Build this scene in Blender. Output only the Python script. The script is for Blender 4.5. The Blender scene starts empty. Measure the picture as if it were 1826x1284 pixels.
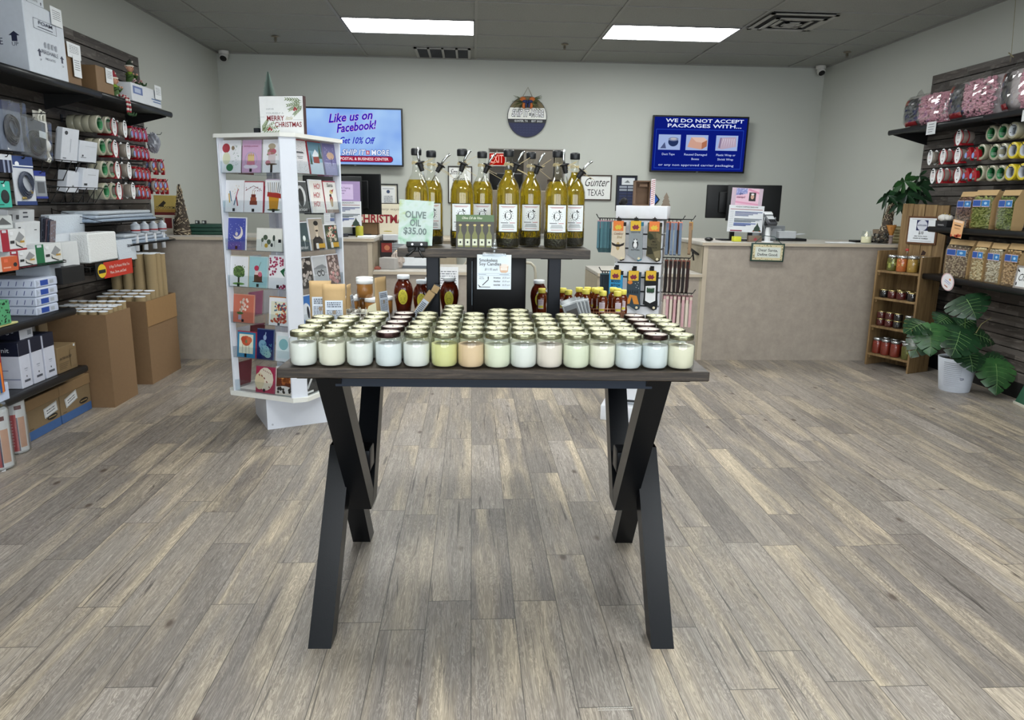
import bpy, bmesh, math, random
from mathutils import Matrix, Vector, Euler
random.seed(7)
PI = math.pi
COL = bpy.context.scene.collection
SC = bpy.context.scene
# ---------------------------------------------------------------- camera
CW, CH, CF = 1826.0, 1284.0, 1303.79
CAMZ = 1.4
PITCH, YAW, ROLL = .2143390, .0563186, .0143789
_F = Vector((math.sin(YAW)*math.cos(PITCH), math.cos(YAW)*math.cos(PITCH), -math.sin(PITCH)))
_R = _F.cross(Vector((0, 0, 1))).normalized(); _U = _R.cross(_F)
_R, _U = _R*math.cos(ROLL)+_U*math.sin(ROLL), -_R*math.sin(ROLL)+_U*math.cos(ROLL)
CAM = Vector((0, 0, CAMZ))
cam_data = bpy.data.cameras.new('camera'); cam = bpy.data.objects.new('camera', cam_data); COL.objects.link(cam)
cam_data.sensor_width = 36.0; cam_data.lens = CF/CW*36.0; cam_data.clip_start = .05; cam_data.clip_end = 100
mw = Matrix.Identity(4)
for i in range(3):
    mw[i][0] = _R[i]; mw[i][1] = _U[i]; mw[i][2] = -_F[i]; mw[i][3] = CAM[i]
cam.matrix_world = mw
SC.camera = cam
def at(px, py, ax, v):
    """the point where the sight line of a photo pixel meets the plane ax = v"""
    d = _F+(px-CW/2)/CF*_R-(py-CH/2)/CF*_U
    i = 'xyz'.index(ax); t = (v-CAM[i])/d[i]
    return CAM+d*t
# ---------------------------------------------------------------- world, exposure
CEIL = 2.974
WL, WR, WB, WF = -2.86, 4.125, 8.892, -2.6
w = bpy.data.worlds.new('daylight'); SC.world = w; w.use_nodes = True
bg = w.node_tree.nodes['Background']; bg.inputs[0].default_value = (.86, .93, 1.0, 1); bg.inputs[1].default_value = 5.0
SC.view_settings.view_transform = 'Standard'; SC.view_settings.look = 'None'
SC.cycles.transparent_max_bounces = 24
SC.view_settings.gamma = 1; SC.view_settings.exposure = 0.0; SC.view_settings.use_curve_mapping = False
LAMP = 21.0   # radiance of the ceiling panels
# ---------------------------------------------------------------- materials
_mc = {}
def srgb(c):
    if isinstance(c, str):
        c = [int(c[i:i+2], 16)/255 for i in (0, 2, 4)]
    return tuple((x/12.92 if x <= .04045 else ((x+.055)/1.055)**2.4) for x in c)
def mat(col, rough=.5, metal=0, var=.06, scale=30, bump=0, trans=0, ior=1.45, emit=0, coat=0, alpha=1, sheen=0):
    key = (col, rough, metal, var, scale, bump, trans, ior, emit, coat, alpha, sheen)
    if key in _mc: return _mc[key]
    m = bpy.data.materials.new('surface'); m.use_nodes = True; nt = m.node_tree; N = nt.nodes; L = nt.links
    b = N['Principled BSDF']; c = srgb(col)
    b.inputs['Roughness'].default_value = rough; b.inputs['Metallic'].default_value = metal
    b.inputs['IOR'].default_value = ior
    b.inputs['Transmission Weight'].default_value = trans
    b.inputs['Coat Weight'].default_value = coat; b.inputs['Alpha'].default_value = alpha
    tc = N.new('ShaderNodeTexCoord')
    nz = N.new('ShaderNodeTexNoise'); nz.inputs['Scale'].default_value = scale; nz.inputs['Detail'].default_value = 3
    L.new(tc.outputs['Object'], nz.inputs['Vector'])
    mx = N.new('ShaderNodeMix'); mx.data_type = 'RGBA'
    L.new(nz.outputs[0], mx.inputs[0])
    mx.inputs[6].default_value = (*[max(0, x*(1-var)) for x in c], 1); mx.inputs[7].default_value = (*[min(1, x*(1+var)) for x in c], 1)
    L.new(mx.outputs[2], b.inputs['Base Color'])
    if emit:
        b.inputs['Emission Color'].default_value = (*c, 1); b.inputs['Emission Strength'].default_value = emit
    if bump:
        bp = N.new('ShaderNodeBump'); bp.inputs['Strength'].default_value = bump; bp.inputs['Distance'].default_value = .01
        L.new(nz.outputs[0], bp.inputs['Height']); L.new(bp.outputs[0], b.inputs['Normal'])
    _mc[key] = m
    return m
def thin_glass(tint='f4faf6', fac=.12, rough=.02):
    tint = ''.join('%02x' % int(255-(255-int(tint[i:i+2], 16))*.3) for i in (0, 2, 4))
    key = ('tg', tint, fac, rough)
    if key in _mc: return _mc[key]
    m = bpy.data.materials.new('clear_sheet'); m.use_nodes = True; nt = m.node_tree; N = nt.nodes; L = nt.links
    N.remove(N['Principled BSDF']); out = N['Material Output']
    t = N.new('ShaderNodeBsdfTransparent'); t.inputs[0].default_value = (*srgb(tint), 1)
    g = N.new('ShaderNodeBsdfGlossy'); g.inputs['Roughness'].default_value = rough
    lw = N.new('ShaderNodeLayerWeight'); lw.inputs[0].default_value = .5; fr = N.new('ShaderNodeMath'); fr.operation = 'POWER'; fr.inputs[1].default_value = 3.5; L.new(lw.outputs['Facing'], fr.inputs[0])
    ad = N.new('ShaderNodeMath'); ad.operation = 'ADD'; ad.inputs[1].default_value = fac*.4; ad.use_clamp = True
    ms = N.new('ShaderNodeMixShader')
    fm_ = N.new('ShaderNodeMath'); fm_.operation = 'MULTIPLY'; fm_.inputs[1].default_value = .6; L.new(fr.outputs[0], fm_.inputs[0]); L.new(fm_.outputs[0], ad.inputs[0]); L.new(ad.outputs[0], ms.inputs[0]); L.new(t.outputs[0], ms.inputs[1]); L.new(g.outputs[0], ms.inputs[2])
    L.new(ms.outputs[0], out.inputs[0]); _mc[key] = m
    return m
class G:   # tiny node graph helper
    def __init__(s, name, rough=.5):
        s.m = bpy.data.materials.new(name); s.m.use_nodes = True; s.nt = s.m.node_tree; s.N = s.nt.nodes; s.L = s.nt.links
        s.b = s.N['Principled BSDF']; s.b.inputs['Roughness'].default_value = rough
    def _in(s, sock, v):
        if hasattr(v, 'is_output'): s.L.new(v, sock)
        elif v is not None: sock.default_value = v
    def math(s, op, a, b=None, c=None):
        n = s.N.new('ShaderNodeMath'); n.operation = op
        for i, v in enumerate((a, b, c)):
            if v is not None: s._in(n.inputs[i], v)
        return n.outputs[0]
    def xyz(s):
        tc = s.N.new('ShaderNodeTexCoord'); sp = s.N.new('ShaderNodeSeparateXYZ'); s.L.new(tc.outputs['Object'], sp.inputs[0]); return sp.outputs
    def vec(s, x, y, z):
        n = s.N.new('ShaderNodeCombineXYZ'); s._in(n.inputs[0], x); s._in(n.inputs[1], y); s._in(n.inputs[2], z); return n.outputs[0]
    def wn(s, v):
        n = s.N.new('ShaderNodeTexWhiteNoise'); n.noise_dimensions = '3D'; s.L.new(v, n.inputs['Vector']); return n.outputs['Value']
    def noise(s, v, scale, detail=3, rough=.5, dist=0):
        n = s.N.new('ShaderNodeTexNoise'); n.inputs['Scale'].default_value = scale; n.inputs['Detail'].default_value = detail
        n.inputs['Roughness'].default_value = rough; n.inputs['Distortion'].default_value = dist
        s.L.new(v, n.inputs['Vector']); return n.outputs[0]
    def ramp(s, f, stops):
        n = s.N.new('ShaderNodeValToRGB'); s.L.new(f, n.inputs[0]); e = n.color_ramp.elements
        while len(e) < len(stops): e.new(.5)
        for i, (p, c) in enumerate(stops): e[i].position = p; e[i].color = (*srgb(c), 1) if not isinstance(c, float) else (c, c, c, 1)
        return n.outputs[0]
    def mix(s, f, a, b, mode='MIX'):
        n = s.N.new('ShaderNodeMix'); n.data_type = 'RGBA'; n.blend_type = mode
        s._in(n.inputs[0], f); s._in(n.inputs[6], a); s._in(n.inputs[7], b); return n.outputs[2]
    def bump(s, h, strength=.3, dist=.002):
        n = s.N.new('ShaderNodeBump'); n.inputs['Strength'].default_value = strength; n.inputs['Distance'].default_value = dist
        s.L.new(h, n.inputs['Height']); s.L.new(n.outputs[0], s.b.inputs['Normal'])
    def col(s, c): s.L.new(c, s.b.inputs['Base Color'])
# ---------------------------------------------------------------- mesh builder
class M:
    def __init__(s, *mats):
        s.v = []; s.f = []; s.mi = []; s.sm = []; s.mats = list(mats); s.T = Matrix.Identity(4); s.c = 0
    def use(s, m):
        if m not in s.mats: s.mats.append(m)
        s.c = s.mats.index(m); return s
    def add(s, vs, fs, smooth=False):
        o = len(s.v)
        s.v += [tuple(s.T @ Vector(p)) for p in vs]
        for f in fs:
            s.f.append([i+o for i in f]); s.mi.append(s.c); s.sm.append(smooth)
        return s
    def box(s, x0, x1, y0, y1, z0, z1):
        v = [(x, y, z) for z in (z0, z1) for y in (y0, y1) for x in (x0, x1)]
        return s.add(v, [(0, 2, 3, 1), (4, 5, 7, 6), (0, 1, 5, 4), (2, 6, 7, 3), (0, 4, 6, 2), (1, 3, 7, 5)])
    def bbox(s, x0, x1, y0, y1, z0, z1, r=.004, seg=2):
        bm = bmesh.new(); bmesh.ops.create_cube(bm, size=1)
        for q in bm.verts: q.co = Vector(((x0+x1)/2+q.co.x*(x1-x0), (y0+y1)/2+q.co.y*(y1-y0), (z0+z1)/2+q.co.z*(z1-z0)))
        bmesh.ops.bevel(bm, geom=bm.edges[:], offset=r, segments=seg, profile=.5, affect='EDGES')
        bm.verts.index_update()
        s.add([q.co[:] for q in bm.verts], [[q.index for q in f.verts] for f in bm.faces], seg > 1); bm.free(); return s
    def quad(s, a, b, c, d): return s.add([a, b, c, d], [(0, 1, 2, 3)])
    def rect(s, x0, x1, z0, z1, y):   # faces -y
        return s.quad((x0, y, z0), (x1, y, z0), (x1, y, z1), (x0, y, z1))
    def poly(s, pts, y, t=.0):        # polygon in the xz plane facing -y, thickness t behind it
        n = len(pts); a = 0
        for i in range(n): a += pts[i][0]*pts[(i+1) % n][1]-pts[(i+1) % n][0]*pts[i][1]
        if a < 0: pts = pts[::-1]
        if t <= 0: return s.add([(x, y, z) for x, z in pts], [list(range(n))])
        v = [(x, y, z) for x, z in pts]+[(x, y+t, z) for x, z in pts]
        return s.add(v, [list(range(n)), list(range(2*n-1, n-1, -1))]+[(i, i+n, (i+1) % n+n, (i+1) % n) for i in range(n)])
    def ell(s, cx, cz, rx, rz, y, t=0, n=24, rot=0):
        c, q = math.cos(rot), math.sin(rot)
        return s.poly([(cx+rx*math.cos(a)*c-rz*math.sin(a)*q, cz+rx*math.cos(a)*q+rz*math.sin(a)*c) for a in [2*PI*i/n for i in range(n)]], y, t)
    def lathe(s, prof, n=24, c=(0, 0, 0), ax='z', cap=True, flat=None, a0=0, a1=2*PI, smooth=True):
        full = abs(a1-a0-2*PI) < 1e-6; m = n if full else n+1
        v = []
        for r, h in prof:
            for i in range(m):
                a = a0+(a1-a0)*i/n; x, y = r*math.cos(a), r*math.sin(a)
                if flat: y *= flat
                p = {'z': (x, y, h), 'x': (h, x, y), 'y': (y, h, x)}[ax]
                v.append((p[0]+c[0], p[1]+c[1], p[2]+c[2]))
        f = []
        for j in range(len(prof)-1):
            for i in range(n if not full else m):
                k = (i+1) % m
                if not full and i == m-1: continue
                f.append((j*m+i, j*m+k, (j+1)*m+k, (j+1)*m+i))
        s.add(v, f, smooth)
        if cap and full:
            if prof[0][0] > 1e-5: s.add([v[i] for i in range(m)], [list(range(m))[::-1]])
            if prof[-1][0] > 1e-5: s.add([v[(len(prof)-1)*m+i] for i in range(m)], [list(range(m))])
        return s
    def cyl(s, c, r, h, ax='z', n=20): return s.lathe([(r, 0), (r, h)], n, c, ax)
    def ball(s, c, r, n=12, sz=1, sx=1, sy=1):
        k = n//2; v = []; f = []
        for j in range(k+1):
            t = PI*j/k
            for i in range(n):
                a = 2*PI*i/n; v.append((c[0]+r*sx*math.sin(t)*math.cos(a), c[1]+r*sy*math.sin(t)*math.sin(a), c[2]+r*sz*math.cos(t)))
        for j in range(k):
            for i in range(n): f.append((j*n+i, (j+1)*n+i, (j+1)*n+(i+1) % n, j*n+(i+1) % n))
        return s.add(v, f, True)
    def tube(s, pts, r, n=8, close=False, r1=None):
        P = [Vector(p) for p in pts]; k = len(P); v = []; f = []
        up = Vector((0, 0, 1)); px = None
        for i, p in enumerate(P):
            d = (P[(i+1) % k]-P[i-1]) if close else (P[min(i+1, k-1)]-P[max(i-1, 0)])
            d.normalize()
            if px is None:
                a = up if abs(d.z) < .9 else Vector((1, 0, 0)); px = d.cross(a).normalized()
            px = (px-d*px.dot(d)).normalized(); py = d.cross(px)
            rr = r if r1 is None else r+(r1-r)*i/(k-1)
            for j in range(n):
                a = 2*PI*j/n; v.append(tuple(p+px*rr*math.cos(a)+py*rr*math.sin(a)))
        for i in range(k if close else k-1):
            for j in range(n):
                f.append((i*n+j, i*n+(j+1) % n, ((i+1) % k)*n+(j+1) % n, ((i+1) % k)*n+j))
        if not close: f += [list(range(n))[::-1], [(k-1)*n+j for j in range(n)]]
        return s.add(v, f, n > 4)
    def mesh(s, name):
        me = bpy.data.meshes.new(name); me.from_pydata(s.v, [], s.f)
        for m in s.mats: me.materials.append(m)
        me.polygons.foreach_set('material_index', s.mi); me.polygons.foreach_set('use_smooth', s.sm); me.update()
        return me
def build(name, m, parent=None, label=None, cat=None, group=None, kind=None, loc=None, rot=None):
    o = bpy.data.objects.new(name, m.mesh(name)); COL.objects.link(o)
    if parent is not None: o.parent = parent
    if loc is not None: o.location = loc
    if rot is not None: o.rotation_euler = rot if hasattr(rot, '__len__') else (0, 0, rot)
    if label: o['label'] = label
    if cat: o['category'] = cat
    if group: o['group'] = group
    if kind: o['kind'] = kind
    return o
def thing(name, label, cat, loc=(0, 0, 0), rot=0, group=None):
    o = bpy.data.objects.new(name, None); COL.objects.link(o); o.empty_display_size = .05
    o.location = loc; o.rotation_euler = rot if hasattr(rot, '__len__') else (0, 0, rot)
    o['label'] = label; o['category'] = cat
    if group: o['group'] = group
    return o
def struct(name, m): return build(name, m, kind='structure')
_kids = {}
def dup(root, loc, rot=None, label=None, group=None):
    r = root.copy(); COL.objects.link(r); r.location = loc
    if rot is not None: r.rotation_euler = rot if hasattr(rot, '__len__') else (0, 0, rot)
    if label: r['label'] = label
    if group: r['group'] = group
    for ch in list(root.children):
        c = ch.copy(); COL.objects.link(c); c.parent = r
        for g in list(ch.children):
            d = g.copy(); COL.objects.link(d); d.parent = c
    return r
# ---------------------------------------------------------------- lettering (all strings on one thing join into one mesh)
_txt = {}
def text(parent, s, x, z, size, m, y=-.0015, align='CENTER', bold=0, shear=0, w=None, rot=0, name='lettering', T=None, line=1.0, sx=1, out=None, ob=.05):
    _txt.setdefault((parent.name, name), (parent, name, []))[2].append((s, x, z, size, m, y, align, bold*.35, shear, w, rot, T, line, sx))
    if out: _txt[(parent.name, name)][2].append((s, x, z, size, out, y+.0012, align, ob, shear, None, rot, T, line, 'last'))
def flush_text():
    tmp = []
    for parent, name, items in _txt.values():
        for it in items:
            c = bpy.data.curves.new('t', 'FONT'); c.body = it[0]; c.size = it[3]; c.align_x = it[6]; c.align_y = 'CENTER'
            c.offset = it[7]*it[3]; c.shear = it[8]; c.resolution_u = 2; c.space_line = it[12]
            o = bpy.data.objects.new('t', c); COL.objects.link(o); tmp.append(o)
    bpy.context.view_layer.update()
    dg = bpy.context.evaluated_depsgraph_get(); k = 0; last = 1
    for parent, name, items in _txt.values():
        mb = M()
        for (s, x, z, size, m, y, align, bold, shear, w, rot, T, line, sx) in items:
            me = bpy.data.meshes.new_from_object(tmp[k].evaluated_get(dg)); k += 1
            if not me.vertices: continue
            sc = last if sx == 'last' else sx
            if w:
                xs = [q.co.x for q in me.vertices]; sc = w/(max(xs)-min(xs))
            last = sc
            A = Matrix.Translation((x, y, z)) @ Matrix.Rotation(-rot, 4, 'Y') @ Matrix.Rotation(PI/2, 4, 'X') @ Matrix.Diagonal((sc, 1, 1, 1))
            mb.T = (T @ A) if T is not None else A; mb.use(m)
            mb.add([q.co[:] for q in me.vertices], [list(p.vertices) for p in me.polygons])
            bpy.data.meshes.remove(me)
        if mb.v: build(name, mb, parent)
    for o in tmp:
        c = o.data; bpy.data.objects.remove(o); bpy.data.curves.remove(c)
# common materials
WHITE = mat('e8ebee', .45); PAPER = mat('e9ecf0', .75); BLACK = mat('0b0c0e', .4); BLACKM = mat('101214', .45, .3)
INK = mat('15161a', .6); NAVY = mat('151d4e', .6); RED = mat('8e1620', .45); DARK = mat('060607', .7)
STEEL = mat('b9bcbd', .22, 1, .03); CARD = mat('7d6347', .85, 0, .08, 60); CARDIN = mat('6f5436', .9)
def scribble(m, ink, x0, x1, z0, z1, n, y, fill=.6, rnd=None):
    """rows of tiny dashes: print too small to read"""
    rnd = rnd or random; m.use(ink); h = (z1-z0)/n
    for i in range(n):
        z = z1-h*(i+.5); x = x0
        while x < x1:
            L = min(rnd.uniform(.06, .22)*(x1-x0), x1-x)
            m.rect(x, x+L, z-h*fill/2, z+h*fill/2, y); x += L+.04*(x1-x0)
# ================================================================ ROOM
def floor_material():
    g = G('weathered_plank_floor', .42); x, y, z = g.xyz()
    PW, PL = .152, .914
    r = g.math('FLOOR', g.math('DIVIDE', x, PW)); fx = g.math('FRACT', g.math('DIVIDE', x, PW))
    sh = g.wn(g.vec(r, 3.3, 0.0)); yy = g.math('ADD', g.math('DIVIDE', y, PL), sh)
    c = g.math('FLOOR', yy); fy = g.math('FRACT', yy)
    ID = g.wn(g.vec(r, c, 1.7)); ID2 = g.wn(g.vec(r, c, 5.1))
    off = g.math('MULTIPLY', ID, 37.0)
    # long streaks
    st = g.noise(g.vec(g.math('ADD', g.math('MULTIPLY', x, 9.0), off), g.math('MULTIPLY', y, .9), off), 1.0, 3, .55, .4)
    fine = g.noise(g.vec(g.math('ADD', g.math('MULTIPLY', x, 150.0), off), g.math('MULTIPLY', y, 5.0), off), 1.0, 4, .6, .6)
    wav = g.noise(g.vec(g.math('ADD', g.math('MULTIPLY', x, 26.0), off), g.math('MULTIPLY', y, 2.2), off), 1.0, 5, .6, 2.2)
    rings = g.math('SINE', g.math('MULTIPLY', wav, 60.0))
    base = g.ramp(ID2, [(0, '78736f'), (.3, '86817c'), (.6, '918b84'), (1, '9c9690')])
    cream = g.ramp(st, [(.0, '847b74'), (.44, '8b837b'), (.56, 'a99e8c'), (.72, 'c4b8a3')])
    amt = g.math('MULTIPLY', g.ramp(st, [(.40, 0.0), (.62, 1.0)]), g.math('ADD', .3, g.math('MULTIPLY', ID, .7)))
    col = g.mix(amt, base, cream)
    col = g.mix(.55, col, g.ramp(fine, [(.3, '6c6865'), (.52, 'b7b4b1'), (.7, 'eceae8')]), 'MULTIPLY')
    col = g.mix(.45, col, g.ramp(rings, [(.0, '8e8a86'), (.5, 'f0eeec'), (1, 'ffffff')]), 'MULTIPLY')
    # dark cracks along the grain
    cr = g.noise(g.vec(g.math('ADD', g.math('MULTIPLY', x, 42.0), off), g.math('MULTIPLY', y, 1.3), off), 1.0, 4, .7, 1.2)
    ck = g.ramp(cr, [(.615, 0.0), (.65, 1.0)])
    col = g.mix(g.math('MULTIPLY', ck, .75), col, (*srgb('35312f'), 1))
    # knots
    vo = g.N.new('ShaderNodeTexVoronoi'); vo.inputs['Scale'].default_value = 1.0
    g.L.new(g.vec(g.math('MULTIPLY', x, 7.0), g.math('MULTIPLY', y, 3.6), off), vo.inputs['Vector'])
    sc_ = g.N.new('ShaderNodeSeparateColor'); g.L.new(vo.outputs['Color'], sc_.inputs[0])
    kn = g.math('MULTIPLY', g.ramp(vo.outputs['Distance'], [(.05, 1.0), (.13, 0.0)]), g.math('GREATER_THAN', sc_.outputs[0], .55))
    col = g.mix(g.math('MULTIPLY', kn, .9), col, (*srgb('3c322c'), 1))
    ex = g.math('MINIMUM', fx, g.math('SUBTRACT', 1.0, fx)); ey = g.math('MINIMUM', fy, g.math('SUBTRACT', 1.0, fy))
    sx = g.math('LESS_THAN', ex, .010); sy = g.math('LESS_THAN', ey, .0020)
    seam = g.math('MAXIMUM', sx, sy)
    col = g.mix(g.math('MULTIPLY', seam, .75), col, (*srgb('2b2826'), 1))
    bc = g.N.new('ShaderNodeHueSaturation'); bc.inputs['Saturation'].default_value = 1.0; bc.inputs['Value'].default_value = FLOORV
    g.L.new(col, bc.inputs['Color']); g.col(bc.outputs[0])
    g.bump(g.math('SUBTRACT', g.math('ADD', fine, rings), g.math('MULTIPLY', seam, 3.0)), .12, .0015)
    return g.m
FLOORV = 1.66
fm = M(floor_material()); fm.box(WL-.1, WR+.1, WF, 12.5, -.08, 0); struct('floor', fm)
def paint(c, name):
    g = G(name, .75); tc = g.N.new('ShaderNodeTexCoord')
    n = g.noise(tc.outputs['Object'], 260, 2); n2 = g.noise(tc.outputs['Object'], .9, 2)
    c = srgb(c); g.col(g.mix(n2, (*[x*.97 for x in c], 1), (*[min(1, x*1.03) for x in c], 1))); g.bump(n, .12, .001); return g.m
WALLM = paint('b3b6b0', 'wall_paint')
struct('wall_left', M(WALLM).box(WL-.12, WL, WF, WB+.12, 0, CEIL+.1))
struct('wall_right', M(WALLM).box(WR, WR+.12, WF, WB+.12, 0, CEIL+.1))
# back wall with the pass-through opening
OX0, OX1, OZ0, OZ1 = .19, 1.094, 1.02, 2.0
bw = M(WALLM)
bw.box(WL, OX0, WB, WB+.12, 0, CEIL+.1); bw.box(OX1, WR, WB, WB+.12, 0, CEIL+.1)
bw.box(OX0, OX1, WB, WB+.12, 0, OZ0); bw.box(OX0, OX1, WB, WB+.12, OZ1, CEIL+.1)
struct('wall_back', bw)
tr = M(mat('8d8b86', .6)); t = .012
tr.box(OX0, OX0+t, WB-.004, WB+.13, OZ0, OZ1); tr.box(OX1-t, OX1, WB-.004, WB+.13, OZ0, OZ1); tr.box(OX0, OX1, WB-.004, WB+.13, OZ1-t, OZ1); tr.box(OX0-.02, OX1+.02, WB-.03, WB+.13, OZ0-.03, OZ0)
struct('trim_1', tr)
# the back room beyond the opening
br = M(mat('6f6a63', .8)); br.box(-1.2, 3.0, 12.4, 12.5, 0, CEIL+.1); br.box(-1.3, -1.2, WB+.12, 12.5, 0, CEIL+.1); br.box(3.0, 3.1, WB+.12, 12.5, 0, CEIL+.1); struct('wall_back_room', br)
# front wall of the shop behind the viewer, with storefront windows
fw = M(WALLM); fw.box(WL, WR, WF-.12, WF, 0, .5); fw.box(WL, WR, WF-.12, WF, 2.6, CEIL+.1)
for a in (WL, -.6, 1.7, WR-.16): fw.box(a, a+.16, WF-.12, WF, .5, 2.6)
struct('wall_front', fw)
bl = thing('ceiling_light', 'ceiling light of the back room, out of sight above the pass-through', 'ceiling light', (.8, 10.6, CEIL), 0)  # added lamp, never in view, lifts the dark back room
# ceiling
X0G = -2.407; TX = [X0G+1.2192*i for i in range(6)]
ROWS = [WB, 8.263, 7.653, 7.044, 6.434]+[6.434-.6096*i for i in range(1, 16)]
gt = G('ceiling_tile', .9); tc = gt.N.new('ShaderNodeTexCoord'); nn = gt.noise(tc.outputs['Object'], 140, 4, .7)
gt.col(gt.ramp(nn, [(.3, '828480'), (.5, '949692'), (1, '9a9c98')])); gt.bump(nn, .4, .002)
lights = [(1, 2), (3, 2), (1, 6), (3, 6), (1, 10), (3, 10), (1, 14), (3, 14)]   # (column, row) cells that hold a lamp
struct('ceiling', M(gt.m).box(WL, WR, WF, 12.5, CEIL+.006, CEIL+.1))
cg = M(mat('8b8b87', .5))
for x in TX: cg.box(x-.012, x+.012, WF, WB, CEIL-.004, CEIL+.006)
for y in ROWS[1:]: cg.box(WL, WR, y-.006, y+.006, CEIL-.003, CEIL+.006)
cg.box(WL, WR, WB-.02, WB, CEIL-.008, CEIL+.006); cg.box(WL, WL+.02, WF, WB, CEIL-.008, CEIL+.006); cg.box(WR-.02, WR, WF, WB, CEIL-.008, CEIL+.006)
struct('trim_2', cg)
LM = bpy.data.materials.new('lamp_diffuser'); LM.use_nodes = True
_n = LM.node_tree.nodes; _n.remove(_n['Principled BSDF']); _e = _n.new('ShaderNodeEmission'); _e.inputs[0].default_value = (.98, 1, .97, 1); _e.inputs[1].default_value = LAMP
LM.node_tree.links.new(_e.outputs[0], _n['Material Output'].inputs[0])
for k, (c, r) in enumerate(lights):
    x0, x1, y1, y0 = TX[c]+.012, TX[c+1]-.012, ROWS[r], ROWS[r+1]
    t = thing('ceiling_light', ['lit white ceiling panel light, left of the two seen in the ceiling', 'lit white ceiling panel light, right of the two seen in the ceiling'][k] if k < 2 else 'ceiling panel light out of frame, %s one, about %s metres from the back wall' % (['left', 'right'][k % 2], ['', 'four', 'six', 'nine'][k//2]), 'ceiling light', ((x0+x1)/2, (y0+y1)/2, CEIL), 0, 'ceiling panel lights')
    hx, hy = (x1-x0)/2, (y1-y0)/2-.006
    fr = M(mat('55565a', .5))
    for a in ((-hx, hx, -hy, -hy+.012), (-hx, hx, hy-.012, hy), (-hx, -hx+.012, -hy, hy), (hx-.012, hx, -hy, hy)): fr.box(*a, -.008, .004)
    build('frame', fr, t)
    build('diffuser', M(LM).box(-hx+.012, hx-.012, -hy+.012, hy-.012, -.004, .003), t)
build('diffuser', M(LM).box(-.55, .55, -.3, .3, -.006, .004), bl)  # glowing face of the added back room lamp
# return grille and square diffuser
t = thing('ceiling_vent', 'dark return-air grille set in the ceiling beside the back wall', 'vent', (-.32, 8.58, CEIL))
m = M(mat('9a9a97', .5)); hx, hy = .30, .28
m.box(-hx, hx, -hy, -hy+.03, -.012, .004); m.box(-hx, hx, hy-.03, hy, -.012, .004); m.box(-hx, -hx+.03, -hy, hy, -.012, .004); m.box(hx-.03, hx, -hy, hy, -.012, .004)
for i in range(1, 4): m.box(-hx+i*.15-.012, -hx+i*.15+.012, -hy, hy, -.012, .004)
build('frame', m, t)
m = M(mat('3a3c3f', .6)); m.box(-hx, hx, -hy, hy, -.001, .005)
for i in range(24): m.box(-hx+.02, hx-.02, -hy+.03+i*.022, -hy+.036+i*.022, -.008, -.001)
build('louver', m, t)
t = thing('air_diffuser', 'square stepped air diffuser in the ceiling at the top right', 'vent', (2.469+.32, 7.044-.30, CEIL))
m = M(mat('9c9c98', .5))
for i, (h, z) in enumerate(((.29, -.012), (.22, -.03), (.15, -.022), (.08, -.03))):
    for a in ((-h, h, -h, -h+.035), (-h, h, h-.035, h), (-h, -h+.035, -h, h), (h-.035, h, -h, h)): m.box(*a, z-.006, z)
m.box(-.05, .05, -.05, .05, -.03, -.022)
build('cone', m, t); build('throat', M(mat('2a2b2c', .8)).box(-.27, .27, -.27, .27, -.003, .004), t)
for k, (px, py) in enumerate(((491, 65), (1007, 79), (1511, 93))):
    p = at(px, py, 'z', CEIL)
    t = thing('fire_sprinkler', 'small metal fire sprinkler head in the ceiling, '+('leftmost, near the left wall', 'middle one, between the two lights', 'rightmost, near the right wall')[k], 'sprinkler', p, 0, 'ceiling sprinklers')
    build('escutcheon', M(mat('8a8374', .35, .8)).lathe([(.04, 0), (.038, -.006), (.02, -.012)], 20), t)
    m = M(mat('6a6253', .35, .9)); m.cyl((0, 0, -.04), .008, .035); m.tube([(-.012, 0, -.012), (-.014, 0, -.035), (0, 0, -.05)], .002, 6); m.tube([(.012, 0, -.012), (.014, 0, -.035), (0, 0, -.05)], .002, 6); m.cyl((0, 0, -.055), .018, .003)
    build('head', m, t)
for k, (px, py, dx) in enumerate(((399, 90, 1), (1464, 119, -1))):
    p = at(px, py, 'y', 8.78)
    t = thing('security_camera', 'white turret security camera under the ceiling in the back %s corner' % ('left', 'right')[k], 'security camera', (p.x, 8.78, CEIL), 0, 'security cameras')
    build('mount', M(mat('c9c9c6', .5)).lathe([(.055, 0), (.055, -.03), (.03, -.04)], 24), t)
    m = M(mat('d5d5d2', .45)); m.T = Matrix.Translation((dx*.0, -.01, -.055)) @ Matrix.Rotation(-.75, 4, 'X'); m.lathe([(.0, .04), (.03, .035), (.045, .01), (.045, -.02), (.04, -.04)], 24)
    b = build('housing', m, t)
    m = M(DARK); m.T = Matrix.Translation((0, -.01, -.055)) @ Matrix.Rotation(-.75, 4, 'X'); m.lathe([(.037, -.03), (.036, -.042), (0, -.05)], 24); build('lens', m, b)
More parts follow.
